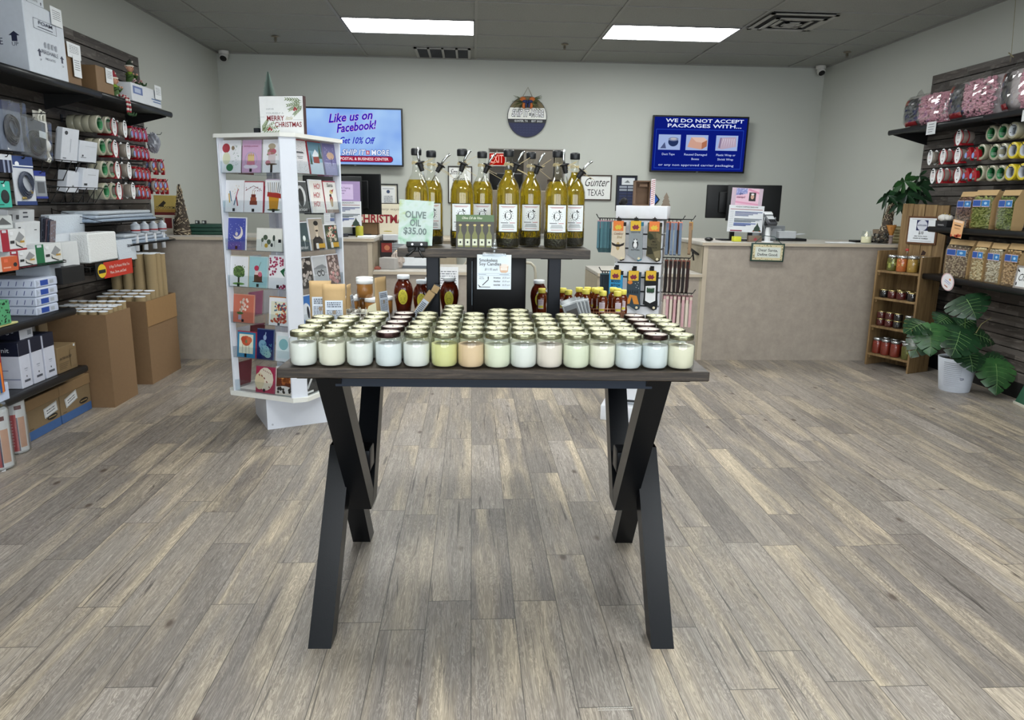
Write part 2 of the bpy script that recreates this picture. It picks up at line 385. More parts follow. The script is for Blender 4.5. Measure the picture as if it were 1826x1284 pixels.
# ================================================================ COUNTERS
def laminate(name, a, b):
    g = G(name, .5); tc = g.N.new('ShaderNodeTexCoord'); n = g.noise(tc.outputs['Object'], 9, 6, .75); g.col(g.ramp(n, [(.3, a), (.7, b)])); return g.m
LAM = laminate('speckled_beige_laminate', '938a80', 'a99f94')
EDGE = mat('b9ad9a', .45, 0, .05, 12); TOPL = laminate('counter_top', 'a09c95', 'b5b1aa')
SIDE = laminate('counter_side', '9c927e', 'aca28e')
def counter(label, x0, x1, y0, y1, h, low, ends):
    """front panel, side panels and a top slab; low = list of (x0,x1,h) writing-height stretches that share the front"""
    t = thing('service_counter', label, 'counter', ((x0+x1)/2, y0, 0)); X, Y = (x0+x1)/2, y0
    ov = .02 if h > 1 else 0
    m = M(LAM); m.box(x0-X+.02, x1-X-.02, 0, .03, .0, h-.035); build('front_panel', m, t)
    m = M(SIDE); m.box(x0-X, x0-X+.02, .0, y1-Y, 0, h-.035); m.box(x1-X-.02, x1-X, .0, y1-Y, 0, h-.035); m.box(x0-X+.02, x1-X-.02, y1-Y-.02, y1-Y, 0, h-.035); build('side_panel', m, t)
    m = M(EDGE)
    for s in ends: m.box(s-X-.02, s-X+.02, -.006, .012, 0, h-.035)
    if ends: build('corner_trim', m, t)
    m = M(TOPL); m.bbox(x0-X-ov, x1-X+ov, -.025, y1-Y, h-.035, h, .006); m.use(EDGE).box(x0-X-ov-.001, x1-X+ov+.001, -.0265, -.024, h-.03, h-.006); build('countertop', m, t)
    return t
CY = 6.44
counter('high beige speckled counter at the left of the room, behind the card spinner', -2.80, -.86, CY, 7.15, 1.07, [], [-.88])
counter('low beige counter joined to the right end of the left high counter', -.8595, .35, CY, 7.15, .79, [], [])
counter('high beige speckled counter at the right holding monitors and a card terminal', 2.05, 4.06, CY, 7.15, 1.07, [], [2.07])
counter('low beige counter at the left end of the right high counter, behind the sock display', 1.11, 2.0495, CY, 7.15, .79, [], [])
# back cabinet under the CHRISTMAS sign
t = thing('storage_cabinet', 'beige cabinet with drawers against the back wall behind the left counter', 'cabinet', (-.9, 8.55, 0))
BC = mat('b1a590', .5)
build('body', M(BC).box(-.75, .72, -.3, .32, 0, .95), t)
build('worktop', M(EDGE).bbox(-.77, .74, -.33, .33, .95, .985, .005), t)
for i in range(3):
    for j in range(3):
        d = build('drawer', M(mat('a79b86', .5)).bbox(-.73+i*.485, -.27+i*.485, -.318, -.3, .05+j*.30, .32+j*.30, .003, 1), t)
        build('handle', M(mat('4a453c', .4, .7)).tube([(-.56+i*.485, -.318, .26+j*.3), (-.56+i*.485, -.34, .26+j*.3), (-.44+i*.485, -.34, .26+j*.3), (-.44+i*.485, -.318, .26+j*.3)], .005, 6), d)
# ================================================================ SLATWALLS
def barn_material():
    g = G('reclaimed_board', .6); x, y, z = g.xyz()
    # object space: x runs along the wall, z up
    r = g.math('FLOOR', g.math('DIVIDE', g.math('ADD', z, .012), .0405)); sh = g.wn(g.vec(r, 9.1, 0.0))
    q = g.math('ADD', g.math('DIVIDE', x, .52), g.math('MULTIPLY', sh, 3.0)); c = g.math('FLOOR', q); fq = g.math('FRACT', q)
    ID = g.wn(g.vec(r, c, 2.2)); off = g.math('MULTIPLY', ID, 31.0)
    gr = g.noise(g.vec(g.math('MULTIPLY', x, 5.0), off, g.math('MULTIPLY', z, 120.0)), 1.0, 5, .65, .7)
    bl = g.noise(g.vec(g.math('MULTIPLY', x, 7.0), off, g.math('MULTIPLY', z, 30.0)), 1.0, 3, .6, .5)
    base = g.ramp(ID, [(0, '433d3a'), (.35, '554e4a'), (.6, '635c57'), (.85, '6c6764'), (1, '7b7672')])
    col = g.mix(.6, base, g.ramp(gr, [(.3, '6f6b68'), (.6, 'cfccc9'), (.75, 'f4f2f0')]), 'MULTIPLY')
    col = g.mix(g.math('MULTIPLY', g.ramp(bl, [(.55, 0.0), (.7, 1.0)]), .5), col, (*srgb('87807a'), 1))
    col = g.mix(g.math('MULTIPLY', g.math('LESS_THAN', fq, .008), .6), col, (*srgb('1c1a18'), 1))
    g.col(col); g.bump(gr, .3, .002); return g.m
BARN = barn_material()
def slatwall(label, loc, rot, x0, x1, z0, z1, name='slatwall_panel'):
    """canonical frame: faces -y, board face at y = 0"""
    t = thing(name, label, 'slatwall', loc, rot)
    m = M(BARN); z = z0; P = .081
    while z < z1-.01:
        zt = min(z+P-.009, z1); m.box(x0, x1, 0, .012, z, zt); z += P
    build('slats', m, t)
    build('backing', M(mat('141210', .8)).box(x0, x1, .012, .0235, z0, z1), t)
    m = M(mat('b9bab8', .3, .8)); z = z0+P
    xe = x1 if rot > 0 else x0
    while z < z1-.02:
        m.box(xe-(.004 if rot > 0 else .004), xe+.004, -.001, .02, z-.009, z-.001); z += P
    build('channel_insert', m, t)
    return t
LX, RX = -2.83, 4.10
LR, RR = PI/2, -PI/2     # turning a thing built facing -y so that it faces into the room
slatwall('dark reclaimed-wood slatwall covering the left wall behind the shelves', (LX, 0, 0), LR, .9, 6.76, .12, 2.54)
slatwall('dark reclaimed-wood slatwall covering the right wall behind the shelves', (RX, 0, 0), RR, -6.70, -.9, .12, 2.54)
struct('baseboard_right', M(DARK).box(4.09, 4.124, .9, 6.70, 0, .12))
struct('baseboard_left', M(DARK).box(WL+.001, LX+.01, .9, 6.76, 0, .12))
SHM = mat('16181b', .38, .2)
def shelf(label, side, y0, y1, ztop, xlip, joints=(), name='wall_shelf'):
    """a metal shelf along a side wall: deck, rounded front lip, brackets"""
    X = LX if side < 0 else RX; dep = abs(xlip-X); L = y1-y0
    t = thing(name, label, 'shelf', (X, (y0+y1)/2, ztop), LR if side < 0 else RR)
    js = [-L/2]+sorted(joints)+[L/2]
    for a, b in zip(js[:-1], js[1:]):
        m = M(SHM); m.box(a+.002, b-.002, -dep+.02, -.003, -.022, 0)
        d = build('deck', m, t)
        m = M(SHM)
        prof = [(-dep+.03, .0), (-dep+.012, .001), (-dep+.003, -.006), (-dep, -.018), (-dep+.002, -.034), (-dep+.012, -.044), (-dep+.022, -.040), (-dep+.024, -.022)]
        n = len(prof); v = [(a+.002, y, z) for y, z in prof]+[(b-.002, y, z) for y, z in prof]
        m.add(v, [list(range(n))[::-1], list(range(n, 2*n))]+[(i, (i+1) % n, (i+1) % n+n, i+n) for i in range(n)], True)
        build('front_lip', m, d)
    for a in js:
        a = min(max(a, -L/2+.01), L/2-.01)
        m = M(DARK); v = [(0, -.003, -.022), (0, -dep+.05, -.022), (0, -dep+.05, -.04), (0, -.09, -.10), (0, -.003, -.12)]
        m.add([(a-.004, y, z) for _, y, z in v]+[(a+.004, y, z) for _, y, z in v], [(0, 1, 2, 3, 4), (9, 8, 7, 6, 5)]+[(i, i+5, (i+1) % 5+5, (i+1) % 5) for i in range(5)])
        build('bracket', m, t)
    return t
shelf('long black top shelf on the left wall carrying white and brown boxes', -1, 2.8, 6.42, 2.069, -2.45, [.64, -.6])
shelf('black shelf on the left wall at knee height above the toner boxes, carrying paper reams', -1, 2.6, 4.62, .718, -2.44, [])
shelf('lowest black shelf on the left wall carrying toner boxes', -1, 2.6, 4.66, .345, -2.43, [])
shelf('long black top shelf on the right wall carrying bags of pink packing peanuts', 1, 2.6, 6.67, 2.064, 3.73, [-.78, .5])
shelf('black middle shelf on the right wall carrying three snack bags', 1, 2.8, 5.92, 1.243, 3.74, [])
shelf('black lower shelf on the right wall carrying popcorn bags', 1, 2.8, 5.92, .858, 3.74, [])
# ================================================================ THE CANDLE TABLE
def stain_material():
    g = G('dark_stained_board', .5); x, y, z = g.xyz()
    n = g.noise(g.vec(g.math('MULTIPLY', x, 3.0), g.math('MULTIPLY', y, 30.0), g.math('MULTIPLY', z, 60.0)), 1.0, 5, .65, 1.6)
    n2 = g.noise(g.vec(g.math('MULTIPLY', x, 14.0), g.math('MULTIPLY', y, 14.0), g.math('MULTIPLY', z, 90.0)), 1.0, 4, .7, 2.5)
    col = g.ramp(n, [(.3, '1d1712'), (.48, '322920'), (.66, '51453a'), (.85, '8a7860')])
    col = g.mix(.5, col, g.ramp(n2, [(.35, '6b6259'), (.65, 'ffffff')]), 'MULTIPLY'); g.col(col); g.bump(n, .2, .002); return g.m
STAIN = stain_material()
TABY = -math.radians(1.9); TC = Vector((.067, 2.085, 0)); TZ = .915
TM = Matrix.Translation(TC) @ Matrix.Rotation(TABY, 4, 'Z')
def tab(x, y, z=TZ): return TM @ Vector((x, y, z))
TI = TM.inverted()
def tpix(px, py, z=TZ): 
    """table-frame point under a photo pixel at height z"""
    return TI @ at(px, py, 'z', z)
table = thing('display_table', 'counter-height wooden display table with black X-shaped metal legs covered in candle jars', 'table', TC, TABY)
TW, TD = .635, 1.16
m = M(STAIN)
for i in range(4):
    m.bbox(-TW, TW, i*TD/4+.0006, (i+1)*TD/4-.0006, TZ-.030, TZ, .003, 1)
build('tabletop', m, table)
LEGM = mat('0f1217', .33, .5, .03, 200, .02)
Z0 = TZ-.030
def beam(m, p, q, w, d):
    """square tube between p and q in the yz plane, ends cut level"""
    p, q = Vector(p), Vector(q); h = d/2
    m.add([(p.x-w/2, p.y-h, p.z), (p.x+w/2, p.y-h, p.z), (p.x+w/2, p.y+h, p.z), (p.x-w/2, p.y+h, p.z), (q.x-w/2, q.y-h, q.z), (q.x+w/2, q.y-h, q.z), (q.x+w/2, q.y+h, q.z), (q.x-w/2, q.y+h, q.z)],
          [(0, 3, 2, 1), (4, 5, 6, 7), (0, 1, 5, 4), (1, 2, 6, 5), (2, 3, 7, 6), (3, 0, 4, 7)])
ZV = .300; YM = .455
for s in (-1, 1):
    xo = s*.5485   # foot frame, outboard
    xi = s*.478    # upper frame, inboard
    for (yf, nm) in ((.045, 'front'), (.79, 'rear')):
        m = M(LEGM); k = 1 if yf > YM else -1
        beam(m, (xo, yf, 0), (xo, YM+k*.0, .54), .073, .088); build('lower_leg', m, table)
        m = M(LEGM); beam(m, (xi+s*.010 if k < 0 else xi, YM+(.38 if k > 0 else -.40), Z0-.002), (xi, YM+k*.012, ZV+.002), .073, .095); build('upper_leg', m, table)
    m = M(LEGM); m.bbox(min(xi, xo)-.034, max(xi, xo)+.034, .41, .50, .44, .52, .004); build('joint_plate', m, table)
    m = M(LEGM); m.bbox(min(xi, xo)-.036, max(xi, xo)+.036, -.0+.02, .90, Z0-.006, Z0-.0005, .002, 1); build('mounting_plate', m, table)
m = M(mat('18202c', .4, .4)); m.box(-.47, .47, .02, .045, Z0-.028, Z0-.0005); build('apron_rail', m, table)
# ---- candles
GLASS = thin_glass('f3f9f2', .16, .03)
def bandmat(c): return mat(c, .25, .9, .04)
GOLDB, BROWNB = bandmat('8d8d74'), bandmat('3a2a28')
def jar_glass(r, h):
    m = M(GLASS)
    m.lathe([(r*.86, .0), (r*.97, .004), (r, .012), (r, h*.70), (r*.97, h*.78), (r*.86, h*.84), (r*.80, h*.87), (r*.80, h*.985)], 24, cap=False)
    m.add([], [])
    return m
JR, JH = .0405, .104
def wax_mesh(c):
    m = M(mat(c, .5, 0, .02)); m.lathe([(JR*.80, .005), (JR*.93, .012), (JR*.945, .03), (JR*.945, JH*.66), (JR*.93, JH*.675)], 24); return m.mesh('wax')
WAXES = {'white': 'dcdeda', 'cream': 'dfdccc', 'blue-white': 'd3dade', 'pale green': 'd8dcc6', 'yellow': 'd2d192', 'peach': 'd9bd9a', 'pinkish': 'dcd1c7', 'ivory': 'dcd8c2'}
waxme = {k: wax_mesh(v) for k, v in WAXES.items()}
def band_mesh(bm):
    m = M(bm); R = JR*.885
    m.lathe([(R, JH*.86), (R*1.015, JH*.865), (R*1.01, JH*.98), (R*.985, JH), (R*.86, JH), (R*.86, JH*.985)], 28, cap=False)
    for i in range(2): m.lathe([(R*1.013, JH*(.885+i*.035)), (R*1.03, JH*(.895+i*.035)), (R*1.013, JH*(.905+i*.035))], 28, cap=False)
    return m.mesh('screw_band')
bandme = {'gold': band_mesh(GOLDB), 'brown': band_mesh(BROWNB)}
def disc_mesh(c):
    m = M(mat(c, .55)); R = JR*.77; m.lathe([(R, JH*.975), (R, JH*.993), (0, JH*.993)], 28, cap=False)
    m.use(mat('8c8868', .6)); z = JH*.994
    for i in range(22):
        a = 2*PI*i/22; 
        if i % 5 == 4: continue
        q = [(math.cos(a+d)*rr, math.sin(a+d)*rr, z) for rr, d in ((R*.76, -.06), (R*.84, -.06), (R*.84, .08), (R*.76, .08))]; m.add(q, [(0, 1, 2, 3)])
    m.use(INK).lathe([(R*.07, z), (R*.06, z+.002), (0, z+.002)], 8, cap=False)
    return m.mesh('lid_disc')
discme = {'gold': disc_mesh('cfcdb2'), 'brown': disc_mesh('cdc4bd')}
glme = jar_glass(JR, JH)
glme.use(mat('cfd8c8', .35)); 
glass_me = glme.mesh('jar_glass')
base_me = M(thin_glass('dfe8df', .25, .05)).lathe([(JR*.80, 0), (JR*.9, .0005), (JR*.9, .003)], 20).mesh('base')
def candle(loc, wax, band, label):
    t = thing('candle_jar', label, 'candle', loc, TABY+random.uniform(-.03, .03), 'soy candles on the display table')
    for nm, me in (('jar', glass_me), ('wax', waxme[wax]), ('screw_band', bandme[band]), ('lid_disc', discme[band])):
        o = bpy.data.objects.new(nm, me); COL.objects.link(o); o.parent = t
    return t
FRONT = [(525, 'white', 'gold'), (578, 'cream', 'gold'), (630, 'white', 'gold'), (684, 'blue-white', 'brown'), (736, 'white', 'gold'), (788, 'yellow', 'gold'), (838, 'peach', 'gold'), (887, 'pale green', 'gold'), (936, 'white', 'gold'), (985, 'pinkish', 'gold'), (1035, 'pale green', 'gold'), (1084, 'cream', 'gold'), (1133, 'blue-white', 'gold'), (1183, 'blue-white', 'brown'), (1232, 'ivory', 'gold')]
ORD = ['first', 'second', 'third', 'fourth', 'fifth', 'sixth', 'seventh', 'eighth', 'ninth', 'tenth', 'eleventh', 'twelfth', 'thirteenth', 'fourteenth', 'fifteenth', 'sixteenth']
DEPTH = [4, 4, 5, 5, 5, 7, 5, 6, 6, 5, 5, 5, 5, 5, 5]
BANDN = {'gold': 'gold-banded', 'brown': 'brown-banded'}
candle_spots = []
for c, (px, wx, bd) in enumerate(FRONT):
    p = tpix(px, 655 if c < 3 else 658, TZ); p = TI @ at(px, 598.5+.012*(px-500), 'z', TZ+JH)
    for r in range(DEPTH[c]):
        y = .048+r*.0915+random.uniform(-.004, .004); x = p.x+random.uniform(-.004, .004)*(r > 0)
        x = min(x, TW-.042); x = max(x, -TW+.042)
        w = wx if r == 0 else random.choice(['white', 'cream', 'ivory', 'pale green', 'cream'])
        rowname = ['front row', 'second row', 'third row', 'fourth row', 'fifth row', 'sixth row', 'seventh row'][r]
        candle(tab(x, y), w, bd, '%s candle jar with %s lid, %s, %s from the left' % (w, BANDN[bd], rowname, ORD[c]))
        candle_spots.append((x, y))
# ---- riser with the oil bottles
RZ = 1.222   # board top
RY0, RY1 = .685, .965
riser = thing('tabletop_riser', 'dark stained wooden riser board on black metal legs holding the olive oil bottles', 'riser', tab(0, 0), TABY)
a = TI @ at(708, 447, 'y', 2.78); b = TI @ at(1053, 447, 'y', 2.76)
m = M(STAIN); m.T = Matrix.Translation((0, 0, -TZ)); m.bbox(a.x, b.x, RY0, RY1, RZ-.034, RZ, .002, 1); build('board', m, riser)
for px in (773.5, 986):
    q = TI @ at(px, 520, 'y', 2.93); m = M(mat('15181f', .4, .4))
    m.bbox(q.x-.025, q.x+.025, .80, .85, 0, RZ-TZ-.034, .003, 1); build('leg', m, riser)
    m = M(mat('15181f', .4, .4)); m.box(q.x-.06, q.x+.06, RY0+.03, RY1-.03, RZ-TZ-.038, RZ-TZ-.034); build('bracket_plate', m, riser)
OIL = mat('c2a92c', .05, 0, .0, 8, 0, .82, 1.2); HERB = mat('191708', .5, 0, .3, 150, .6)
BG = thin_glass('f2f7ee', .18, .015)
LBL = mat('dfe4e6', .6); LBLB = mat('2a2c26', .6)
def bottle_parts():
    r = .0455; H = .335
    prof = [(r*.90, 0), (r, .006), (r, .185), (r*.97, .205), (r*.82, .228), (r*.55, .247), (r*.38, .262), (.0150, .285), (.0145, .316), (.0165, .318), (.0165, .328)]
    oilp = [(r*.88, .004), (r*.945, .010), (r*.945, .185), (r*.915, .205), (r*.77, .228), (r*.62, .238)]; oil2 = oilp[:-1]+[(r*.50, .247), (r*.33, .262), (.0125, .276)]
    out = {}
    out['glass'] = M(BG).lathe(prof, 28, cap=False).mesh('glass')
    out['oil'] = M(OIL).lathe(oilp, 28).mesh('oil')
    out['oil_full'] = M(OIL).lathe(oil2, 28).mesh('oil')
    m = M(HERB); rn = random.Random(3); m.lathe([(r*.9, .005), (r*.965, .012), (r*.965, .036)], 24)
    for i in range(46):
        a = rn.uniform(0, 2*PI); z = rn.uniform(.03, .062); d = rn.uniform(-.5, .5); R = r*.962
        m.tube([(R*math.cos(a), R*math.sin(a), z-.012), (R*.99*math.cos(a+d*.3), R*.99*math.sin(a+d*.3), z), (R*math.cos(a+d*.5), R*math.sin(a+d*.5), z+.012)], .0009, 4)
    out['herbs'] = m.mesh('herbs')
    out['stopper'] = M(mat('17191c', .35)).lathe([(.0185, .322), (.0195, .324), (.0195, .342), (.017, .346), (0, .346)], 24, cap=False).mesh('stopper')
    return out, prof
BP, BPROF = bottle_parts()
def curved(m, r, a0, a1, z0, z1, n=10):
    v = []
    for i in range(n+1):
        a = a0+(a1-a0)*i/n; v += [(r*math.sin(a), -r*math.cos(a), z0), (r*math.sin(a), -r*math.cos(a), z1)]
    return m.add(v, [(2*i, 2*i+2, 2*i+3, 2*i+1) for i in range(n)], True)
def oil_label(kind):
    r = .0461
    if kind == 'green':
        m = M(mat('71824a', .6)); curved(m, r, -.95, .95, .02, .155); m.use(mat('a9b06a', .6)); curved(m, r+.0003, -.9, .9, .135, .15); return m.mesh('label')
    m = M(LBLB); curved(m, r, -.86, .86, .058, .158); m.use(LBL); curved(m, r+.0003, -.83, .83, .061, .155)
    m.use(INK)
    def disc(cx, cz, rx, rz, dr=.0006, n=18):
        pts = [(cx+rx*math.cos(t), cz+rz*math.sin(t)) for t in [2*PI*i/n for i in range(n)]]
        m.add([((r+dr)*math.sin(x/r), -(r+dr)*math.cos(x/r), z) for x, z in pts], [list(range(n))])
    disc(0, .116, .0135, .015); m.use(LBL); disc(.001, .117, .0095, .0125, .0009); m.use(INK)
    for a in range(14):   # ring of tiny print
        t = 2*PI*a/14; disc(.019*math.cos(t), .116+.019*math.sin(t), .0014, .0014, .0006, 6)
    disc(.012, .131, .005, .0022); disc(.008, .135, .0022, .004); disc(.003, .121, .002, .001, .0012, 8); disc(-.003, .111, .002, .0015, .0012, 8); disc(.003, .107, .0015, .001, .0012, 8)
    m.use(mat('a04848', .6)); curved(m, r+.0006, -.62, .62, .1475, .1490); curved(m, r+.0006, -.5, .5, .1445, .1458); curved(m, r+.0006, .12, .6, .0905, .0925); curved(m, r+.0006, -.5, .5, .0675, .0690)
    m.use(mat('55585c', .6)); curved(m, r+.0006, -.62, .02, .0905, .093)
    for i in range(4): curved(m, r+.0006, -.55+.03*i, .55-.04*i, .0745+.0033*i, .0758+.0033*i)
    return m.mesh('label')
LME = {'white': oil_label('white'), 'green': oil_label('green')}
def pourer(m1, m2, base, lean):
    """black rubber stopper with bent steel spout and long steel tube, hung on the neck by raffia"""
    T = Matrix.Translation(base) @ Matrix.Rotation(lean, 4, 'Y')
    m1.T = T; m1.lathe([(.006, -.016), (.0095, -.014), (.008, -.010), (.0105, -.007), (.009, -.003), (.0115, 0), (.010, .004), (.0125, .007), (.0105, .010), (.0185, .012), (.0185, .016), (.009, .018)], 16)
    m2.T = T; m2.tube([(0, 0, .016), (0, 0, .034), (.003, 0, .048), (.010, 0, .066)], .0045, 10); m2.tube([(0, 0, .02), (0, 0, -.062)], .0022, 6)
bots = [(744, 262, 'green', 1, .0, 'tall olive oil bottle with green label, behind the price card at the left end'), (770, 266, 'white', 0, 0, ''), (824, 264, 'white', 1, 0, ''), (859, 267, 'white', 0, 0, ''), (905, 266, 'white', 1, 0, ''), (944, 269, 'white', 0, 0, ''), (990, 266, 'white', 1, 0, ''), (1020, 271, 'white', 0, 0, '')]
names = ['green-labelled olive oil bottle at the left end, behind the olive oil price card', 'olive oil bottle in the back row, leftmost white label, half behind the price card', 'white-labelled olive oil bottle in front row, left part hidden by the small green picture card', 'olive oil bottle in the back row standing behind the small green picture card', 'white-labelled olive oil bottle in front row, just right of the small green picture card', 'olive oil bottle in the back row, just above the candle sign clip', 'white-labelled olive oil bottle in front row, rightmost of the front row', 'olive oil bottle in the back row at the right end of the riser']
for i, (px, py, lb, fr, _, __) in enumerate(bots):
    yy = RY0+.075 if fr else RY0+.195
    q = TI @ at(px, 440, 'y', (TM @ Vector((0, yy, 0))).y)
    p = tab(q.x, yy, RZ)
    t = thing('olive_oil_bottle', names[i], 'bottle', p, TABY+[0, .1, -.05, .05, 0, .05, 0, .05][i], 'olive oil bottles on the riser')
    for nm in ('glass', 'oil', 'herbs', 'stopper'):
        o = bpy.data.objects.new(nm, BP['oil_full' if nm == 'oil' and i in (4, 5, 7) else nm]); COL.objects.link(o); o.parent = t
    o = bpy.data.objects.new('label', LME[lb]); COL.objects.link(o); o.parent = t
    s = 1
    m1, m2 = M(mat('121214', .45)), M(STEEL)
    bx = [.020, .030, .003, .016, .026, .021, .027, .018][i]
    pourer(m1, m2, Vector((bx, -.026, .282 if i not in (7,) else .268)), [-.30, .55, .35, .42, .35, .3, -.22, .62][i])
    po = build('pour_spout', m1, t); build('spout_tube', m2, po)
    m = M(mat('b5a67e', .8)); rn = random.Random(i)
    for k in range(3): m.tube([(.017*math.cos(a), .017*math.sin(a), .293+k*.003+.002*math.sin(3*a+k)) for a in [2*PI*j/12 for j in range(12)]], .0010, 4, True)
    for k in range(5):
        e = rn.uniform(-.04, .04); m.tube([(.005, -.016, .296), (bx*.6, -.030, .292+rn.uniform(-.006, .006)), (bx+rn.uniform(-.01, .015), -.032, .286+e*.2), (bx+.02+abs(e), -.028, .285+e)], .0008, 4)
    build('raffia_tie', m, t); t.scale = (1, 1, 1.055)
text_green = None
# ---- OLIVE OIL price card in a clip
q = TI @ at(742, 443, 'y', 2.79)
t = thing('price_sign', 'pale green watercolour card reading OLIVE OIL $35.00 in a clip on the riser', 'sign', tab(q.x, RY0+.006, RZ), (-.04, 0, TABY))
g = G('watercolour_card', .6); tc = g.N.new('ShaderNodeTexCoord')
g.col(g.ramp(g.noise(tc.outputs['Object'], 14, 3, .6, .4), [(.32, '6fa37c'), (.42, 'a3c2b0'), (.52, 'bccbc9'), (.6, 'b6c8bf'), (.72, 'a0b05c')]))
m = M(g.m); m.T = Matrix.Rotation(.05, 4, 'Y'); m.box(-.068, .060, -.001, .001, .012, .175); cd = build('card', m, t)
for s, z in (('OLIVE', .121), ('OIL', .091), ('$35.00', .061)): text(cd, s, -.006, z, .034, mat('6b7a78', .6), -.002, w={'OLIVE': .078, 'OIL': .042, '$35.00': .086}[s], T=Matrix.Rotation(.05, 4, 'Y'), bold=.07)
m = M(BLACK); m.bbox(-.035, .045, -.012, -.002, .004, .024, .003); m.bbox(-.030, .035, -.008, .008, -.014, .004, .002); m.tube([(0, -.006, .0), (-.02, -.02, -.02), (-.035, -.024, -.03)], .004, 6); m.tube([(.01, -.006, 0), (.02, -.02, -.022), (.03, -.024, -.035)], .004, 6)
cp = build('clip', m, t); build('bolt', M(STEEL).cyl((-.012, -.014, .014), .004, .008, 'y', 10).cyl((.022, -.014, .014), .004, .008, 'y', 10), cp)
# ---- small photo card leaning on the bottles
q = TI @ at(847, 446, 'y', 2.78)
t = thing('picture_card', 'small glossy card with green header and photo of oil bottles, leaning on the riser', 'card', tab(q.x, RY0+.008, RZ), (-.03, 0, TABY))
m = M(mat('4f6a42', .35)); m.box(-.071, .071, -.0008, .0008, 0, .125); m.use(mat('37332a', .35)).rect(-.071, .071, 0, .100, -.0012)
m.use(mat('6e7a34', .3)); rn = random.Random(5)
for i in range(5):
    x = -.055+i*.027
    m.use(mat('6b6d33', .3)).poly([(x-.010, .006), (x+.010, .006), (x+.010, .05), (x+.003, .066), (x+.003, .084), (x-.003, .084), (x-.003, .066), (x-.010, .05)], -.0016)
    m.use(mat('c9cdb6', .4)).rect(x-.009, x+.009, .012, .036, -.0019); m.use(INK).ell(x, .024, .0035, .0045, -.0022, n=8)
    m.use(mat('c0b070', .5)).ell(x, .087, .006, .004, -.0019, n=8)
build('print', m, t); text(t, 'Olive Oil de Vino', -.012, .113, .013, mat('e8ecd8', .5), -.0022, shear=.3, w=.075)
# ---- candle sign hanging from the riser
q = TI @ at(881, 500, 'y', 2.77)
t = thing('clip_sign', 'white Smokeless Soy Candles price card hanging in a clear clip from the riser edge', 'sign', tab(q.x, RY0-.012, RZ), TABY)
m = M(mat('dfe9f2', .6)); m.box(-.064, .064, -.001, .001, -.150, -.020)
m.use(mat('7f8fa0', .6)).rect(-.062, .062, -.0905, -.0897, -.0015); m.rect(-.0615, .0615, -.0975, -.0968, -.0015); m.rect(-.058, -.03, -.0945, -.0930, -.0015); m.rect(.02, .055, -.0945, -.0930, -.0015)
m.use(mat('d9b79c', .6)).poly([(.020, -.060), (.054, -.060), (.052, -.082), (.045, -.087), (.028, -.087), (.022, -.082)], -.0016); m.use(mat('eadfd6', .6)).ell(.037, -.060, .017, .006, -.0019, n=16); m.rect(.024, .050, -.078, -.066, -.0018)
m.use(INK).poly([(-.045, -.134), (-.022, -.112), (-.020, -.114), (-.043, -.136)], -.0016); m.rect(-.058, -.014, -.1425, -.1405, -.0016); m.poly([(-.060, -.132), (-.050, -.1405), (-.052, -.1425), (-.061, -.134)], -.0016); m.ell(-.022, -.107, .002, .006, -.0016, n=8)
build('card', m, t)
for s, z, sz, x, W in (('Smokeless', -.041, .017, -.022, .068), ('Soy Candles', -.055, .017, -.015, .082)): text(t, s, x, z, sz, INK, -.0022, bold=.02, w=W)
text(t, '$11.95 each', -.012, -.075, .013, mat('50555c', .6), -.0022, shear=.4, w=.048)
for i, (s, p_) in enumerate((('Incense', '$5.00 each'), ('Slumber', '$5.00 each'), ('Incense Holder', '$6.00 each'))): text(t, s, .011, -.106-.0135*i, .0085, INK, -.0022, bold=.04, w=.026 if i < 2 else .026); text(t, p_, .045, -.106-.0135*i, .0085, mat('6c7178', .6), -.0022, shear=.3, w=.028)
text(t, 'WICK-\nMELTER', -.047, -.107, .006, mat('5b6068', .6), -.0022, w=.020)
m = M(thin_glass('e8f2fb', .35, .1)); m.bbox(-.045, .045, -.006, -.001, -.026, -.012, .002); m.lathe([(.006, -.012), (.009, 0), (.005, .004), (.010, .012), (.010, .03), (.006, .036)], 14, c=(0, -.004, 0)); m.bbox(-.012, .012, -.012, .03, .0362-.034, .045-.034, .002)
build('clear_clip', m, t)
# ================================================================ GOODS AT THE BACK OF THE TABLE
def tp(px, py, ylocal, zlocal=0):
    """table-frame x for a pixel column at depth ylocal; returns world point on the table surface"""
    Y = (TM @ Vector((0, ylocal, 0))).y
    q = TI @ at(px, py, 'y', Y); return tab(q.x, ylocal, TZ+zlocal)
# black boxy cabinet behind the riser
p = tp(889, 520, 1.0)
t = thing('counter_fridge', 'plain black boxy cabinet standing on the table behind the candle sign under the riser', 'cabinet', p, TABY)
m = M(mat('08080a', .5)); m.bbox(-.135, .115, 0, .14, 0, .262, .004); build('body', m, t)
m = M(mat('0a0a0c', .45)); m.bbox(-.108, .113, -.008, -.0005, .012, .255, .003); d = build('door', m, t)
m = M(mat('9fb0bd', .4)); m.box(-.113, -.111, -.004, 0, .05, .235); build('edge_strip', m, d)
m = M(mat('aeb4b8', .5)); m.rect(-.090, -.074, .190, .225, -.0095); scribble(m, mat('4b4f55', .5), -.088, -.076, .192, .223, 5, -.0100); build('sticker', m, d)
